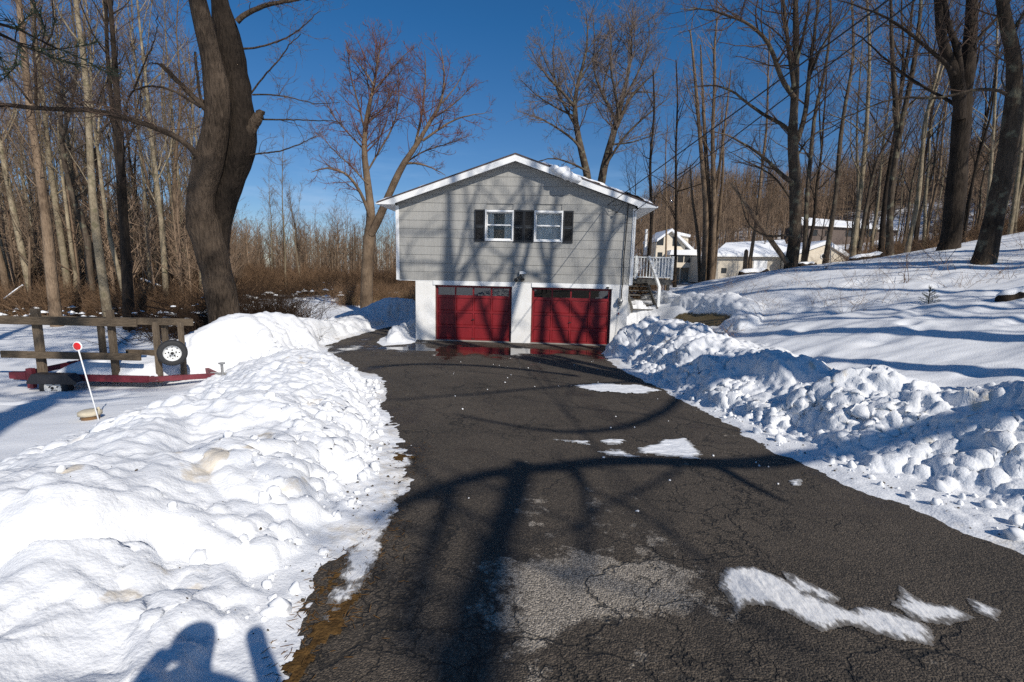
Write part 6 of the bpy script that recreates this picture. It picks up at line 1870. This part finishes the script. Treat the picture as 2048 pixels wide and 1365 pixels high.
# snow lying on its bed
X, Y = np.meshgrid(np.linspace(L0 + .9, L1 + .25, 60), np.linspace(.05, TB - .04, 30))
e_ = np.minimum.reduce([X - L0 - .9, L1 + .25 - X, (Y - .05) * 1.2, (TB - .04 - Y) * 1.2])
Z = zf - .05 + .34 * np.clip(e_ / .35, 0, 1) ** .5 + .05 * fbm(np.stack([X.ravel(), Y.ravel()], -1) * 2, 3, 401).reshape(X.shape)
ids = np.arange(X.size).reshape(X.shape); q = np.stack([ids[:-1, :-1], ids[:-1, 1:], ids[1:, 1:], ids[1:, :-1]], -1).reshape(-1, 4)
o = link('bed_snow', np_mesh('bed_snow', np.stack([X, Y, Z], -1), quads=q, mat=M_snow2)); o.location = TR
tag(o, 'smooth snow heaped on the bed of the trailer', 'snow', kind='stuff')

# ------------------------------------------------------------------ marker rod and the pot beside it
Pm = at(197, 838, 6.0); Pm[2] = gz(Pm[0], Pm[1]); Pd = at(155, 693, 6.05)
mk = empty('driveway_marker', tuple(Pm), 'leaning white rod topped by a red round reflector in the left snow', 'marker')
d = Vector(Pd - Pm)
b = MB(); b.tube([d * -.15, d * .5, d * .97], .008, 8); b.build('rod', M_white, mk, True)
b = MB(); b.lathe([(0, -.006), (.056, -.006), (.062, 0), (.056, .006), (0, .006)], tuple(d), 'y', 24); o = b.build('reflector_rim', M_white, mk)
b = MB(); b.lathe([(0, -.012), (.044, -.011), (.049, -.007)], tuple(d), 'y', 24); b.build('reflector', mat('red_reflector', (.62, .02, .02), rough=.25), mk, True)
Pp = at(181, 836, 6.08); Pp[2] = gz(Pp[0], Pp[1])
pt = empty('pot', tuple(Pp), 'buried brown pot with a pale lid beside the red reflector rod', 'pot')
b = MB(); b.lathe([(.085, -.1), (.105, .055), (.11, .06)], (0, 0, 0), 'z', 20); b.build('body', mat('brown_glaze', (.20, .11, .045), rough=.6, var=.2), pt, True)
b = MB(); b.lathe([(.105, .055), (.128, .06), (.128, .10), (.10, .118), (0, .125)], (0, 0, 0), 'z', 20); b.tube([(.05, 0, .12), (.10, .02, .15), (.115, .02, .07)], .016, 7); b.build('lid', mat('pale_stoneware', (.50, .44, .33), rough=.8, var=.15), pt, True)

# ------------------------------------------------------------------ houses beyond the slope
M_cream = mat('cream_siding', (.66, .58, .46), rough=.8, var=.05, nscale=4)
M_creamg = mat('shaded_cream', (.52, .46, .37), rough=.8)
M_wdark = mat('dark_window', (.03, .034, .038), rough=.15)
M_stone = mat('grey_base', (.28, .26, .22), rough=.9, var=.15)


def face_px(px, py, Y): return Vector(at(px, py, Y))


# cream gabled house
Y = 78.0
O = at(1345, 566, Y); sx = Y / 967.0
ch = empty('gabled_house', tuple(O), 'cream house with a steep snowy gable and dormer seen right of the deck', 'house')
def px2(x, y): return ((x - 1345) * sx * 1.0, (566 - y) * sx)
g = [px2(*p) for p in ((1309, 566), (1386, 566), (1386, 510), (1366, 490), (1336, 466), (1309, 486))]
b = MB(); b.prism([px2(1309, 566), px2(1383, 566), px2(1383, 536), px2(1309, 536)], 0, 8); b.build('ground_storey', M_stone, ch)
b = MB(); b.prism([px2(1309, 536), px2(1366, 536), px2(1366, 494), px2(1336, 466), px2(1309, 488)], .3, 8); b.build('gable_wall', M_cream, ch)
b = MB(); b.prism([px2(1332, 536), px2(1384, 536), px2(1384, 512), px2(1332, 512)], -1.2, .28); b.build('porch', M_cream, ch)
for (a, c) in ((1334, 1346), (1347, 1358), (1360, 1371), (1372, 1382)):
    b = MB(); b.prism([px2(a, 526), px2(c, 526), px2(c, 512.5), px2(a, 512.5)], -1.24, -1.202); b.build('window', M_wdark, ch)
for poly in (((1310, 493), (1323, 493), (1323, 476), (1310, 485)), ((1341, 494), (1358, 494), (1341, 475)), ((1313, 519), (1322, 519), (1322, 507), (1313, 507))):
    b = MB(); b.prism([px2(*p) for p in poly], .24, .296); b.build('window', M_wdark, ch)
b = MB(); b.prism([px2(1336, 466), px2(1336, 461), px2(1308, 482), px2(1308, 487)], -.3, 8.2); b.build('roof', M_snow2, ch)
b = MB(); b.prism([px2(1336, 461), px2(1336, 466), px2(1387, 511), px2(1389, 506)][::-1], -.3, 8.2); b.build('roof', M_snow2, ch)
b = MB(); b.prism([px2(1330, 512), px2(1388, 512), px2(1386, 501), px2(1332, 503)], -1.5, .28); b.build('porch_roof', M_snow2, ch)
b = MB(); b.prism([px2(1352, 492), px2(1376, 494), px2(1375, 475), px2(1345, 472)], 1.2, 6); b.build('dormer', M_cream, ch)
b = MB(); b.prism([px2(1340, 470), px2(1378, 476), px2(1378, 471), px2(1341, 464)], .9, 6.2); b.build('dormer_roof', M_snow2, ch)
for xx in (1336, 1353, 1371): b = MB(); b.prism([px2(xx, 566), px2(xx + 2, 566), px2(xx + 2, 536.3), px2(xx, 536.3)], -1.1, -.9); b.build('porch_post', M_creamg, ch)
b = MB(); b.prism([px2(1296, 512), px2(1300, 512), px2(1300, 460), px2(1296, 460)], 3, 3.6); b.build('chimney', M_white, ch)

# white garage house with the long snowy roof
Y = 68.0
O = at(1550, 552, Y); sx = Y / 967.0
gh = empty('garage_house', tuple(O), 'low cream house with a long snow-covered roof and round gable window', 'house')
def px2(x, y): return ((x - 1550) * sx, (552 - y) * sx)
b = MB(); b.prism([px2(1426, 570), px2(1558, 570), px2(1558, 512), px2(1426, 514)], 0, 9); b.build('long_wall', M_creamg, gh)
b = MB(); b.prism([px2(1560, 570), px2(1682, 570), px2(1682, 520), px2(1626, 487), px2(1572, 507), px2(1560, 512)], -2.0, 9); b.build('gable_wall', M_cream, gh)
b = MB(); b.prism([px2(1505, 570), px2(1532, 570), px2(1532, 523), px2(1505, 523)], -.06, -.004); b.build('garage_door', M_white, gh)
b = MB(); b.prism([px2(1443, 549), px2(1453, 549), px2(1453, 539), px2(1443, 539)], -.06, -.004); b.build('window', M_wdark, gh)
cw = px2(1623, 513); b = MB(); b.lathe([(0, -.06), (.30, -.06), (.30, 0)], (cw[0], -2.0, cw[1]), 'y', 20); b.build('round_window', M_wdark, gh)
b = MB(); b.lathe([(.30, -.05), (.30, -.09), (.38, -.09), (.38, 0)], (cw[0], -2.0, cw[1]), 'y', 20); b.build('window_frame', M_white, gh)
v = [px2(1422, 515), px2(1572, 513), px2(1600, 480), px2(1478, 489)]
b = MB(); b.add([(v[0][0], -.5, v[0][1]), (v[1][0], -.5, v[1][1]), (v[2][0], 5, v[2][1]), (v[3][0], 5, v[3][1]), (v[0][0], -.5, v[0][1] + .25), (v[1][0], -.5, v[1][1] + .25), (v[2][0], 5, v[2][1] + .25), (v[3][0], 5, v[3][1] + .25)],
                [(0, 3, 2, 1), (4, 5, 6, 7), (0, 1, 5, 4), (1, 2, 6, 5), (2, 3, 7, 6), (3, 0, 4, 7)]); b.build('roof', M_snow2, gh)
b = MB(); b.prism([px2(1560, 515), px2(1626, 490), px2(1626, 483), px2(1558, 508)], -2.3, 9); b.build('roof', M_snow2, gh)
b = MB(); b.prism([px2(1626, 490), px2(1686, 525), px2(1689, 519), px2(1626, 483)], -2.3, 9); b.build('roof', M_snow2, gh)
b = MB(); b.prism([px2(1424, 517.5), px2(1558, 515.5), px2(1558, 513), px2(1424, 515)], -.7, -.52); b.build('gutter', M_white, gh)
for xx in (1559, 1682): b = MB(); b.prism([px2(xx, 570), px2(xx + 3, 570), px2(xx + 3, 521), px2(xx, 515)], -2.06, -2.0); b.build('corner_board', M_white, gh)

# long house high in the trees
Y = 100.0
O = at(1705, 480, Y); sx = Y / 967.0
uh = empty('long_house', tuple(O), 'long low dark house with a snowy roof high among the trees', 'house')
def px2(x, y): return ((x - 1705) * sx, (480 - y) * sx)
b = MB(); b.prism([px2(1606, 492), px2(1792, 496), px2(1792, 459), px2(1606, 455)], 0, 8); b.build('wall', mat('brown_wall', (.13, .10, .085), rough=.9), uh)
b = MB(); v = [px2(1600, 455), px2(1800, 461), px2(1772, 446), px2(1612, 436)]
b.add([(v[0][0], -.6, v[0][1]), (v[1][0], -.6, v[1][1]), (v[2][0], 4.5, v[2][1]), (v[3][0], 4.5, v[3][1]), (v[0][0], -.6, v[0][1] + .3), (v[1][0], -.6, v[1][1] + .3), (v[2][0], 4.5, v[2][1] + .3), (v[3][0], 4.5, v[3][1] + .3)],
      [(0, 3, 2, 1), (4, 5, 6, 7), (0, 1, 5, 4), (1, 2, 6, 5), (2, 3, 7, 6), (3, 0, 4, 7)]); b.build('roof', M_snow2, uh)
for xx in (1622, 1650, 1690, 1730, 1764): b = MB(); b.prism([px2(xx, 474), px2(xx + 13, 474), px2(xx + 13, 462.5), px2(xx, 462.5)], -.05, -.004); b.build('window', M_wdark, uh)

# ------------------------------------------------------------------ loose snow, litter and pebbles
def ico(r): pass
r_ = np.random.default_rng(91)
ph = (1 + 5 ** .5) / 2
IV = nrm(np.array([(-1, ph, 0), (1, ph, 0), (-1, -ph, 0), (1, -ph, 0), (0, -1, ph), (0, 1, ph), (0, -1, -ph), (0, 1, -ph), (ph, 0, -1), (ph, 0, 1), (-ph, 0, -1), (-ph, 0, 1)], float))
IF = np.array([(0, 11, 5), (0, 5, 1), (0, 1, 7), (0, 7, 10), (0, 10, 11), (1, 5, 9), (5, 11, 4), (11, 10, 2), (10, 7, 6), (7, 1, 8), (3, 9, 4), (3, 4, 2), (3, 2, 6), (3, 6, 8), (3, 8, 9), (4, 9, 5), (2, 4, 11), (6, 2, 10), (8, 6, 7), (9, 8, 1)])
def subdiv(V, Fc):
    V = [tuple(v) for v in V]; mid = {}; out = []
    def m(a, b):
        k = (min(a, b), max(a, b))
        if k not in mid:
            p = (np.array(V[a]) + np.array(V[b])); p /= np.linalg.norm(p); V.append(tuple(p)); mid[k] = len(V) - 1
        return mid[k]
    for a, b, c in Fc:
        x, y, z = m(a, b), m(b, c), m(c, a); out += [(a, x, z), (x, b, y), (z, y, c), (x, y, z)]
    return np.array(V), np.array(out)
SV, SF = subdiv(IV, IF)
def clods(name, C, S, m, label, cat):
    n = len(C); V = np.repeat(SV[None], n, 0) * S[:, None, None] * np.random.default_rng(2).uniform(.7, 1.2, (n, 1, 3))
    V = V + C[:, None]
    flat = V.reshape(-1, 3); dirn = nrm(flat - np.repeat(C, len(SV), 0))
    flat = flat + dirn * (np.repeat(S, len(SV)) * .75 * fbm(flat / np.repeat(S, len(SV))[:, None] * 1.3, 3, 7))[:, None]
    Fq = (SF[None] + (np.arange(n) * len(SV))[:, None, None]).reshape(-1, 3)
    return tag(link(name, np_mesh(name, flat, tris=Fq, mat=m)), label, cat, kind='stuff')
cl = []
edgeR = [(2.95, 12.5), (2.95, 9.8), (3.08, 7.0), (3.12, 5.6), (3.3, 4.6), (3.5, 3.9), (3.65, 3.1), (3.9, 1.8)]
ex, ey = np.array([p[0] for p in edgeR]), np.array([p[1] for p in edgeR])
for i in range(330):
    y = r_.uniform(2.2, 12); x = np.interp(-y, -ey, ex) + abs(r_.normal()) * .42 + .05
    s = .010 + .06 * r_.uniform() ** 3.5; cl.append((x, y, gz(x, y) + s * .4, s))
for i in range(420):
    y = r_.uniform(2.2, 9.5); x = np.interp(y, [1, 4.4, 6.6, 9.4], [-.95, -1.12, -1.72, -2.5]) - abs(r_.normal()) * .5 - .1
    s = .01 + .05 * r_.uniform() ** 3.5; cl.append((x, y, gz(x, y) + s * .35, s))
for i in range(40):
    x, y = r_.uniform(-1.5, 2.8), r_.uniform(3, 14); s = r_.uniform(.004, .013); cl.append((x, y, float(zdrive(y)) + s * .4, s))
cl = np.array(cl)
clods('snow_clods', cl[:, :3], cl[:, 3], M_snow2, 'loose crumbs of snow along the ploughed banks', 'snow')
gr = []
for i in range(420):
    if i % 2: y = r_.uniform(2.2, 12); x = np.interp(-y, -ey, ex) + r_.normal() * .22 + .12
    else: y = r_.uniform(1.9, 9.5); x = np.interp(y, [1, 4.4, 6.6, 9.4], [-.95, -1.12, -1.72, -2.5]) + r_.normal() * .25 - .12
    s = .003 + .009 * r_.uniform() ** 2; gr.append((x, y, max(gz(x, y), float(zdrive(y))) + s * .3, s))
for i in range(160):
    x, y = r_.uniform(-2.6, -1.2), r_.uniform(2.0, 9); s = .002 + .006 * r_.uniform() ** 2; gr.append((x, y, gz(x, y) + s * .4, s))
gr = np.array(gr)
clods('grit', gr[:, :3], gr[:, 3], mat('dark_grit', (.05, .038, .025), rough=.9, rnd=.2), 'dark grit and leaf crumbs along the foot of the banks', 'grit')
M_grass = mat('dead_grass', (.20, .105, .035), rough=.9, spec=.1, rnd=.2, col2=(.10, .06, .025), nscale=6)
Pg, Rg = [], []
LIT = [(-.98, 2.05, .16, .5), (-1.02, 2.5, .12, .35), (-1.10, 3.5, .10, .35), (-1.22, 4.1, .14, .3), (-1.2, 4.75, .16, .25), (-.9, 3.0, .10, .3)]
for (cx, cy, sx_, sy_) in LIT:
    for i in range(150):
        x, y = cx + r_.normal() * sx_, cy + r_.normal() * sy_
        z = float(zdrive(y)) + r_.uniform(.006, .02); a = r_.uniform(0, 6.28); L = r_.uniform(.008, .03)
        dd = np.array([math.cos(a), math.sin(a), r_.uniform(-.1, .2)]); c = np.array([x, y, z]); Pg.append([c - dd * L, c, c + dd * L]); Rg.append([.0012, .0022, .001])
V, Q = join_tubes([(np.array(Pg), np.array(Rg), 3)])
tag(link('dead_grass', np_mesh('dead_grass', V, quads=Q, mat=M_grass)), 'brown dead grass and leaf crumbs along the left edge of the driveway', 'dead grass', kind='stuff')
M_soil = mat('wet_soil', (.055, .032, .014), rough=.95, spec=.05, col2=(.15, .085, .03), nscale=26, bump=.012, bscale=70)
rng_s = np.random.default_rng(3)
def blob(cx, cy, sx_, sy_):
    a = np.linspace(0, 2 * math.pi, 15)[:-1]; k = rng_s.uniform(.7, 1.2, 14)
    return [(cx + sx_ * math.cos(t) * q_, cy + sy_ * math.sin(t) * q_) for t, q_ in zip(a, k)]
patch('leaf_litter', [blob(-.95, 1.95, .06, .16), blob(-.90, 2.3, .07, .20), blob(-1.03, 2.62, .05, .14), blob(-1.12, 3.55, .09, .18), blob(-1.22, 3.95, .11, .10), blob(-1.25, 4.25, .13, .16), blob(-1.18, 4.8, .18, .16), blob(-1.16, 3.05, .05, .10)], M_soil, .012, .012, .10, 251,
      'brown soil and leaf litter showing along the left edge of the driveway', 'leaf litter', 'stuff')

# ------------------------------------------------------------------ trees beside the camera whose shadows cross the picture
sx_, sy_, sz_ = SUNV.x, SUNV.y, SUNV.z
def up_sun(px, py, D):
    """the point D metres (level) towards the sun from where the photograph shows a shadow on the drive"""
    x, y = drive_px(px, py); k = D / math.hypot(sx_, sy_)
    return np.array([x, y, float(zdrive(y))]) + k * np.array([sx_, sy_, sz_])
b0 = up_sun(1200, 748, 14.5)
T0 = np.array([b0[0], b0[1]])
sun_xy = np.array([sx_, sy_]) / math.hypot(sx_, sy_)
tx, ty = T0
tz = gz(tx, ty)
stem = [(tx, ty, tz - .2), (tx + .05, ty, tz + 2), (tx, ty + .05, tz + 5), (tx + .05, ty, tz + 8), (tx + .1, ty - .1, tz + 11.5), (tx - .2, ty, tz + 15), (tx - .1, ty + .2, tz + 19), (tx, ty, tz + 22)]
srad = [.40, .33, .30, .27, .23, .17, .09, .02]
fork2 = [(tx + .05, ty, tz + 6.5), (tx + .9, ty + .3, tz + 9), (tx + 1.6, ty + .5, tz + 13), (tx + 1.9, ty + .8, tz + 17.5), (tx + 2.2, ty + .9, tz + 21)]
def limb_from(j, pts, r): return (np.array([j] + pts), np.linspace(r, r * .35, len(pts) + 1))
jA = np.array([tx, ty, tz + 4.6])
lA = [up_sun(1620, 915, 7.2), up_sun(1450, 932, 8.0), up_sun(1280, 918, 8.6), up_sun(1100, 935, 9.0), up_sun(1000, 940, 9.3), up_sun(900, 968, 9.8), up_sun(820, 1000, 10.3), up_sun(740, 1040, 10.8)]
lB = [up_sun(1046, 930, 9.2), up_sun(1025, 1010, 10.5), up_sun(985, 1100, 12), up_sun(935, 1230, 13.5), up_sun(880, 1380, 14.5)]
lI = [up_sun(1042, 932, 9.4), up_sun(1010, 1030, 11.2), up_sun(1000, 1120, 12.8), up_sun(985, 1250, 14.5), up_sun(960, 1400, 15.5)]
lJ = [up_sun(905, 968, 9.9), up_sun(880, 1060, 11.5), up_sun(840, 1160, 13), up_sun(800, 1300, 14.5)]
lK = [up_sun(1150, 930, 9), up_sun(1180, 1010, 11), up_sun(1170, 1090, 12.5), up_sun(1140, 1180, 14)]
lE = [up_sun(1385, 765, 11.5), up_sun(1345, 812, 11.0), up_sun(1270, 855, 11.2), up_sun(1160, 868, 11.6), up_sun(1050, 858, 12.2), up_sun(910, 830, 13.0)]
lD = [up_sun(1330, 760, 13.0), up_sun(1200, 768, 13.2), up_sun(1080, 776, 13.6), up_sun(960, 788, 14.2), up_sun(790, 800, 15.0)]
lG = [up_sun(1260, 742, 15.0), up_sun(1130, 722, 15.5), up_sun(1020, 702, 16.2), up_sun(940, 690, 17)]
lH = [up_sun(1150, 752, 14.5), up_sun(1040, 738, 14.8), up_sun(930, 730, 15.2), up_sun(830, 728, 15.8), up_sun(740, 735, 16)]
lF = [up_sun(1560, 1000, 8.2), up_sun(1480, 960, 8.2), up_sun(1440, 935, 8.0)]
limbs = [limb_from(jA, lA, .12), (np.array(lB), np.linspace(.095, .085, 5)), (np.array(lI), np.linspace(.07, .075, 5)), (np.array(lJ), np.linspace(.05, .05, 4)), (np.array(lK), np.linspace(.04, .03, 4)), limb_from(np.array([tx, ty, tz + 7.5]), lE, .085), limb_from(np.array([tx, ty, tz + 9]), lD, .075), (np.array(lF), np.array([.03, .05, .06])), (np.array(lG), np.linspace(.11, .05, 4)), (np.array(lH), np.linspace(.11, .07, 5))]
sp_sh = dict(dens=1.0, limb=dict(n=.55, t0=.42, ang=46, angv=12, ratio=.34, shape=.5, lmin=1.5, lmax=6.0, seg=7, sides=5, wig=.14, trop=.06, slender=.017, rf=.6),
             orders=[dict(n=.45, t0=.2, ang=46, angv=14, ratio=.42, shape=.4, lmin=.7, lmax=2.6, seg=5, sides=3, wig=.17, trop=.04, slender=.013),
                     dict(n=.7, t0=.15, ang=42, angv=12, ratio=.45, shape=.3, lmin=.3, lmax=1.1, seg=2, sides=3, wig=.17, trop=.04, slender=.012, rmin=.005)])
T, Cc = grow_tree(411, [(np.array(stem), srad), (np.array(fork2), [.2, .18, .14, .08, .02])], limbs, sp_sh, N=20, sides=12)
plant_tree('roadside_tree', (tx, ty, tz), T, Cc, M_bk_slope, M_tw_brown, 'big bare tree beside the driveway whose limbs throw the shadows on the asphalt')
for k, (gx_, D, H, lab) in enumerate(((-1.8, 17.0, 21, 'bare tree out to the right whose crown shades the left half of the gable'), (.9, 18.0, 22, 'bare tree out to the right whose crown shades the middle of the gable'), (3.0, 16.5, 21, 'bare tree out to the right whose crown shades the right end of the gable'))):
    q_ = np.array([gx_, 17.6]) + sun_xy * D; x, y = q_; z = gz(x, y)
    rs = np.random.default_rng(k + 5)
    st = [(x, y, z - .2), (x, y, z + 4), (x + .2, y, z + 8), (x + rs.normal() * .4, y, z + 13), (x + rs.normal() * .5, y, z + H)]
    f2 = [(x + .1, y, z + 6), (x + 1.2, y + .8, z + 10), (x + 2.0, y + 1.2, z + 15), (x + 2.4, y + 1.5, z + H - 2)]
    f3 = [(x + .1, y, z + 7), (x - 1.1, y - .6, z + 11), (x - 1.8, y - .9, z + 15), (x - 2.0, y - 1.1, z + H - 3)]
    T, Cc = grow_tree(430 + k, [(np.array(st), [.25, .20, .165, .10, .02]), (np.array(f2), [.11, .10, .075, .02]), (np.array(f3), [.11, .10, .07, .02])], [], sp_sh, N=16, sides=10)
    plant_tree('roadside_tree', (x, y, z), T, Cc, M_bk_slope, M_tw_brown, lab)

for k in range(12):
    x, y = rw.uniform(15, 30), rw.uniform(-1, 13)
    if x / max(y, .1) < 1.25: x = 1.3 * y + 3
    s_ = rw.uniform(.85, 1.1)
    put(HARD[k % 3], 'bare_tree', (x, y, gz(x, y) - .1), rw.uniform(0, 6.28), (s_, s_), 'bare tree out to the right that streaks the snowy slope with shadow', 'bare trees right of the picture')

# pine: its shade falls over the left of the yard and the end of one bough hangs into the top-left corner
def pine(base, H, first, rad, seed, label, extra=None, wide=False):
    rng = np.random.default_rng(seed)
    x, y, z = base
    e = empty('pine_tree', base, label, 'tree')
    P = [[[0, 0, -.2], [.1, 0, H * .4], [0, .1, H * .75], [0, 0, H]]]; R = [[.36, .27, .14, .02]]
    V, Q = join_tubes([(np.array(P), np.array(R), 12)]); link('trunk', np_mesh('trunk', V, quads=Q, mat=M_bk_dark), e)
    BP, BR = [], []
    zz = first
    while zz < H - .5:
        n = 5; f = (zz - first) / (H - first); L = rad * ((1 - .75 * f) if not wide else (.34 + 1.12 * f if f < .5 else .90 - .66 * (f - .5) / .5)) * rng.uniform(.75, 1.1)
        for i in range(n):
            a = rng.uniform(0, 6.28); dz = rng.uniform(-.05, .2)
            BP.append([[math.cos(a) * L * t, math.sin(a) * L * t, zz + dz * L * t + .12 * L * t * t] for t in (0, .25, .5, .75, 1)]); BR.append([.05, .04, .03, .02, .008])
        zz += rng.uniform(.5, .8)
    if extra is not None:
        for ex_ in extra: BP.append(ex_); BR.append([.05, .04, .03, .02, .008])
    BP, BR = np.array(BP), np.array(BR)
    p2, r2 = spawn(rng, BP, BR, dict(n=3.4, t0=.3, ang=45, angv=10, ratio=.34, shape=.5, lmin=.3, lmax=1.2, seg=3, wig=.15, trop=.06, slender=.01, rmin=.005))
    p3, r3 = spawn(rng, p2, r2, dict(n=28 if wide else 46, nmax=40, t0=.2, ang=38, angv=12, ratio=.22, shape=.1, lmin=.10, lmax=.15, seg=1, wig=.0, trop=-.05, slender=.05, rmin=.007 if not wide else .012, tip=.5))
    V, Q = join_tubes([(BP, BR, 5), (p2, r2, 3)]); link('bough', np_mesh('bough', V, quads=Q, mat=M_bk_dark), e)
    V, Q = join_tubes([(p3, r3, 3)]); o = link('needles', np_mesh('needles', V, quads=Q, mat=M_need), e)
    return e
pb = (0.4, -5.0, gz(0.4, -5.0))
pine(pb, 27, 9.5, 5.2, 5, 'tall pine behind the camera shading the left of the yard', wide=True)
# bough at the top-left corner: on a pine standing left of the picture
tip = at(112, 98, 7.5); mid = at(40, 60, 7.6)
bx_, by_ = -11.5, 6.0; bz = gz(bx_, by_)
ex_ = [list(np.array(p) - np.array([bx_, by_, bz])) for p in ((bx_, by_, mid[2] + .3), tuple((np.array([bx_, by_, mid[2] + .3]) * .6 + mid * .4)), tuple(np.array([bx_, by_, mid[2] + .3]) * .25 + mid * .75 + np.array([0, 0, .1])), tuple(mid), tuple(tip))]
ex2 = [list(np.array(p) - np.array([bx_, by_, bz])) for p in ((bx_, by_, mid[2] + .9), tuple((np.array([bx_, by_, mid[2] + .6]) * .6 + at(30, 95, 7.4) * .4)), tuple(at(-20, 60, 7.4)), tuple(at(20, 78, 7.4)), tuple(at(70, 104, 7.3)))]
pine((bx_, by_, bz), 14, 7.6, 2.2, 9, 'pine just out of the picture whose bough hangs into the top-left corner', [ex_, ex2])

# ------------------------------------------------------------------ the photographer (only the shadow shows)
M_coat = mat('dark_coat', (.03, .032, .04), rough=.8)
def person_mesh():
    J = dict(pel=(0, 0, .95), wst=(0, 0, 1.12), chs=(0, .02, 1.35), nck=(0, .04, 1.50), hd0=(0, .07, 1.60), hd1=(0, .08, 1.72),
             ls=(-.19, .0, 1.43), le=(-.34, .06, 1.25), lw=(-.20, .12, 1.46), lh=(-.15, .13, 1.55), rs=(.19, .0, 1.43), re=(.36, .02, 1.40), rw=(.28, .07, 1.62), rh=(.26, .09, 1.71),
             lhp=(-.10, 0, .90), lk=(-.13, .03, .50), la=(-.14, 0, .09), lt=(-.15, .16, .04), rhp=(.10, 0, .90), rk=(.13, .03, .50), ra=(.14, 0, .09), rt=(.15, .16, .04))
    Rr = dict(pel=.17, wst=.155, chs=.18, nck=.065, hd0=.085, hd1=.10, ls=.085, le=.06, lw=.042, lh=.045, rs=.085, re=.06, rw=.045, rh=.052, lhp=.11, lk=.075, la=.055, lt=.045, rhp=.11, rk=.075, ra=.055, rt=.045)
    E = [('pel', 'wst'), ('wst', 'chs'), ('chs', 'nck'), ('nck', 'hd0'), ('hd0', 'hd1'), ('chs', 'ls'), ('ls', 'le'), ('le', 'lw'), ('lw', 'lh'), ('chs', 'rs'), ('rs', 're'), ('re', 'rw'), ('rw', 'rh'),
         ('pel', 'lhp'), ('lhp', 'lk'), ('lk', 'la'), ('la', 'lt'), ('pel', 'rhp'), ('rhp', 'rk'), ('rk', 'ra'), ('ra', 'rt')]
    ks = list(J); me = bpy.data.meshes.new('person'); me.from_pydata([J[k] for k in ks], [(ks.index(a), ks.index(b)) for a, b in E], [])
    return me, [Rr[k] for k in ks]
me, rr_ = person_mesh()
o = link('person', me)
sk = o.modifiers.new('skin', 'SKIN'); sk.use_smooth_shade = True
for i, v in enumerate(me.skin_vertices[0].data): v.radius = (rr_[i], rr_[i]); v.use_root = (i == 0)
o.modifiers.new('sub', 'SUBSURF').levels = 2
o.modifiers['sub'].render_levels = 2
me.materials.append(M_coat)
o.scale = (1.04, 1.04, 1.04); o.location = (-.03, -.23, float(zdrive(-.3))); tag(o, 'person in a dark coat whose shadow falls on the near snow bank', 'person')
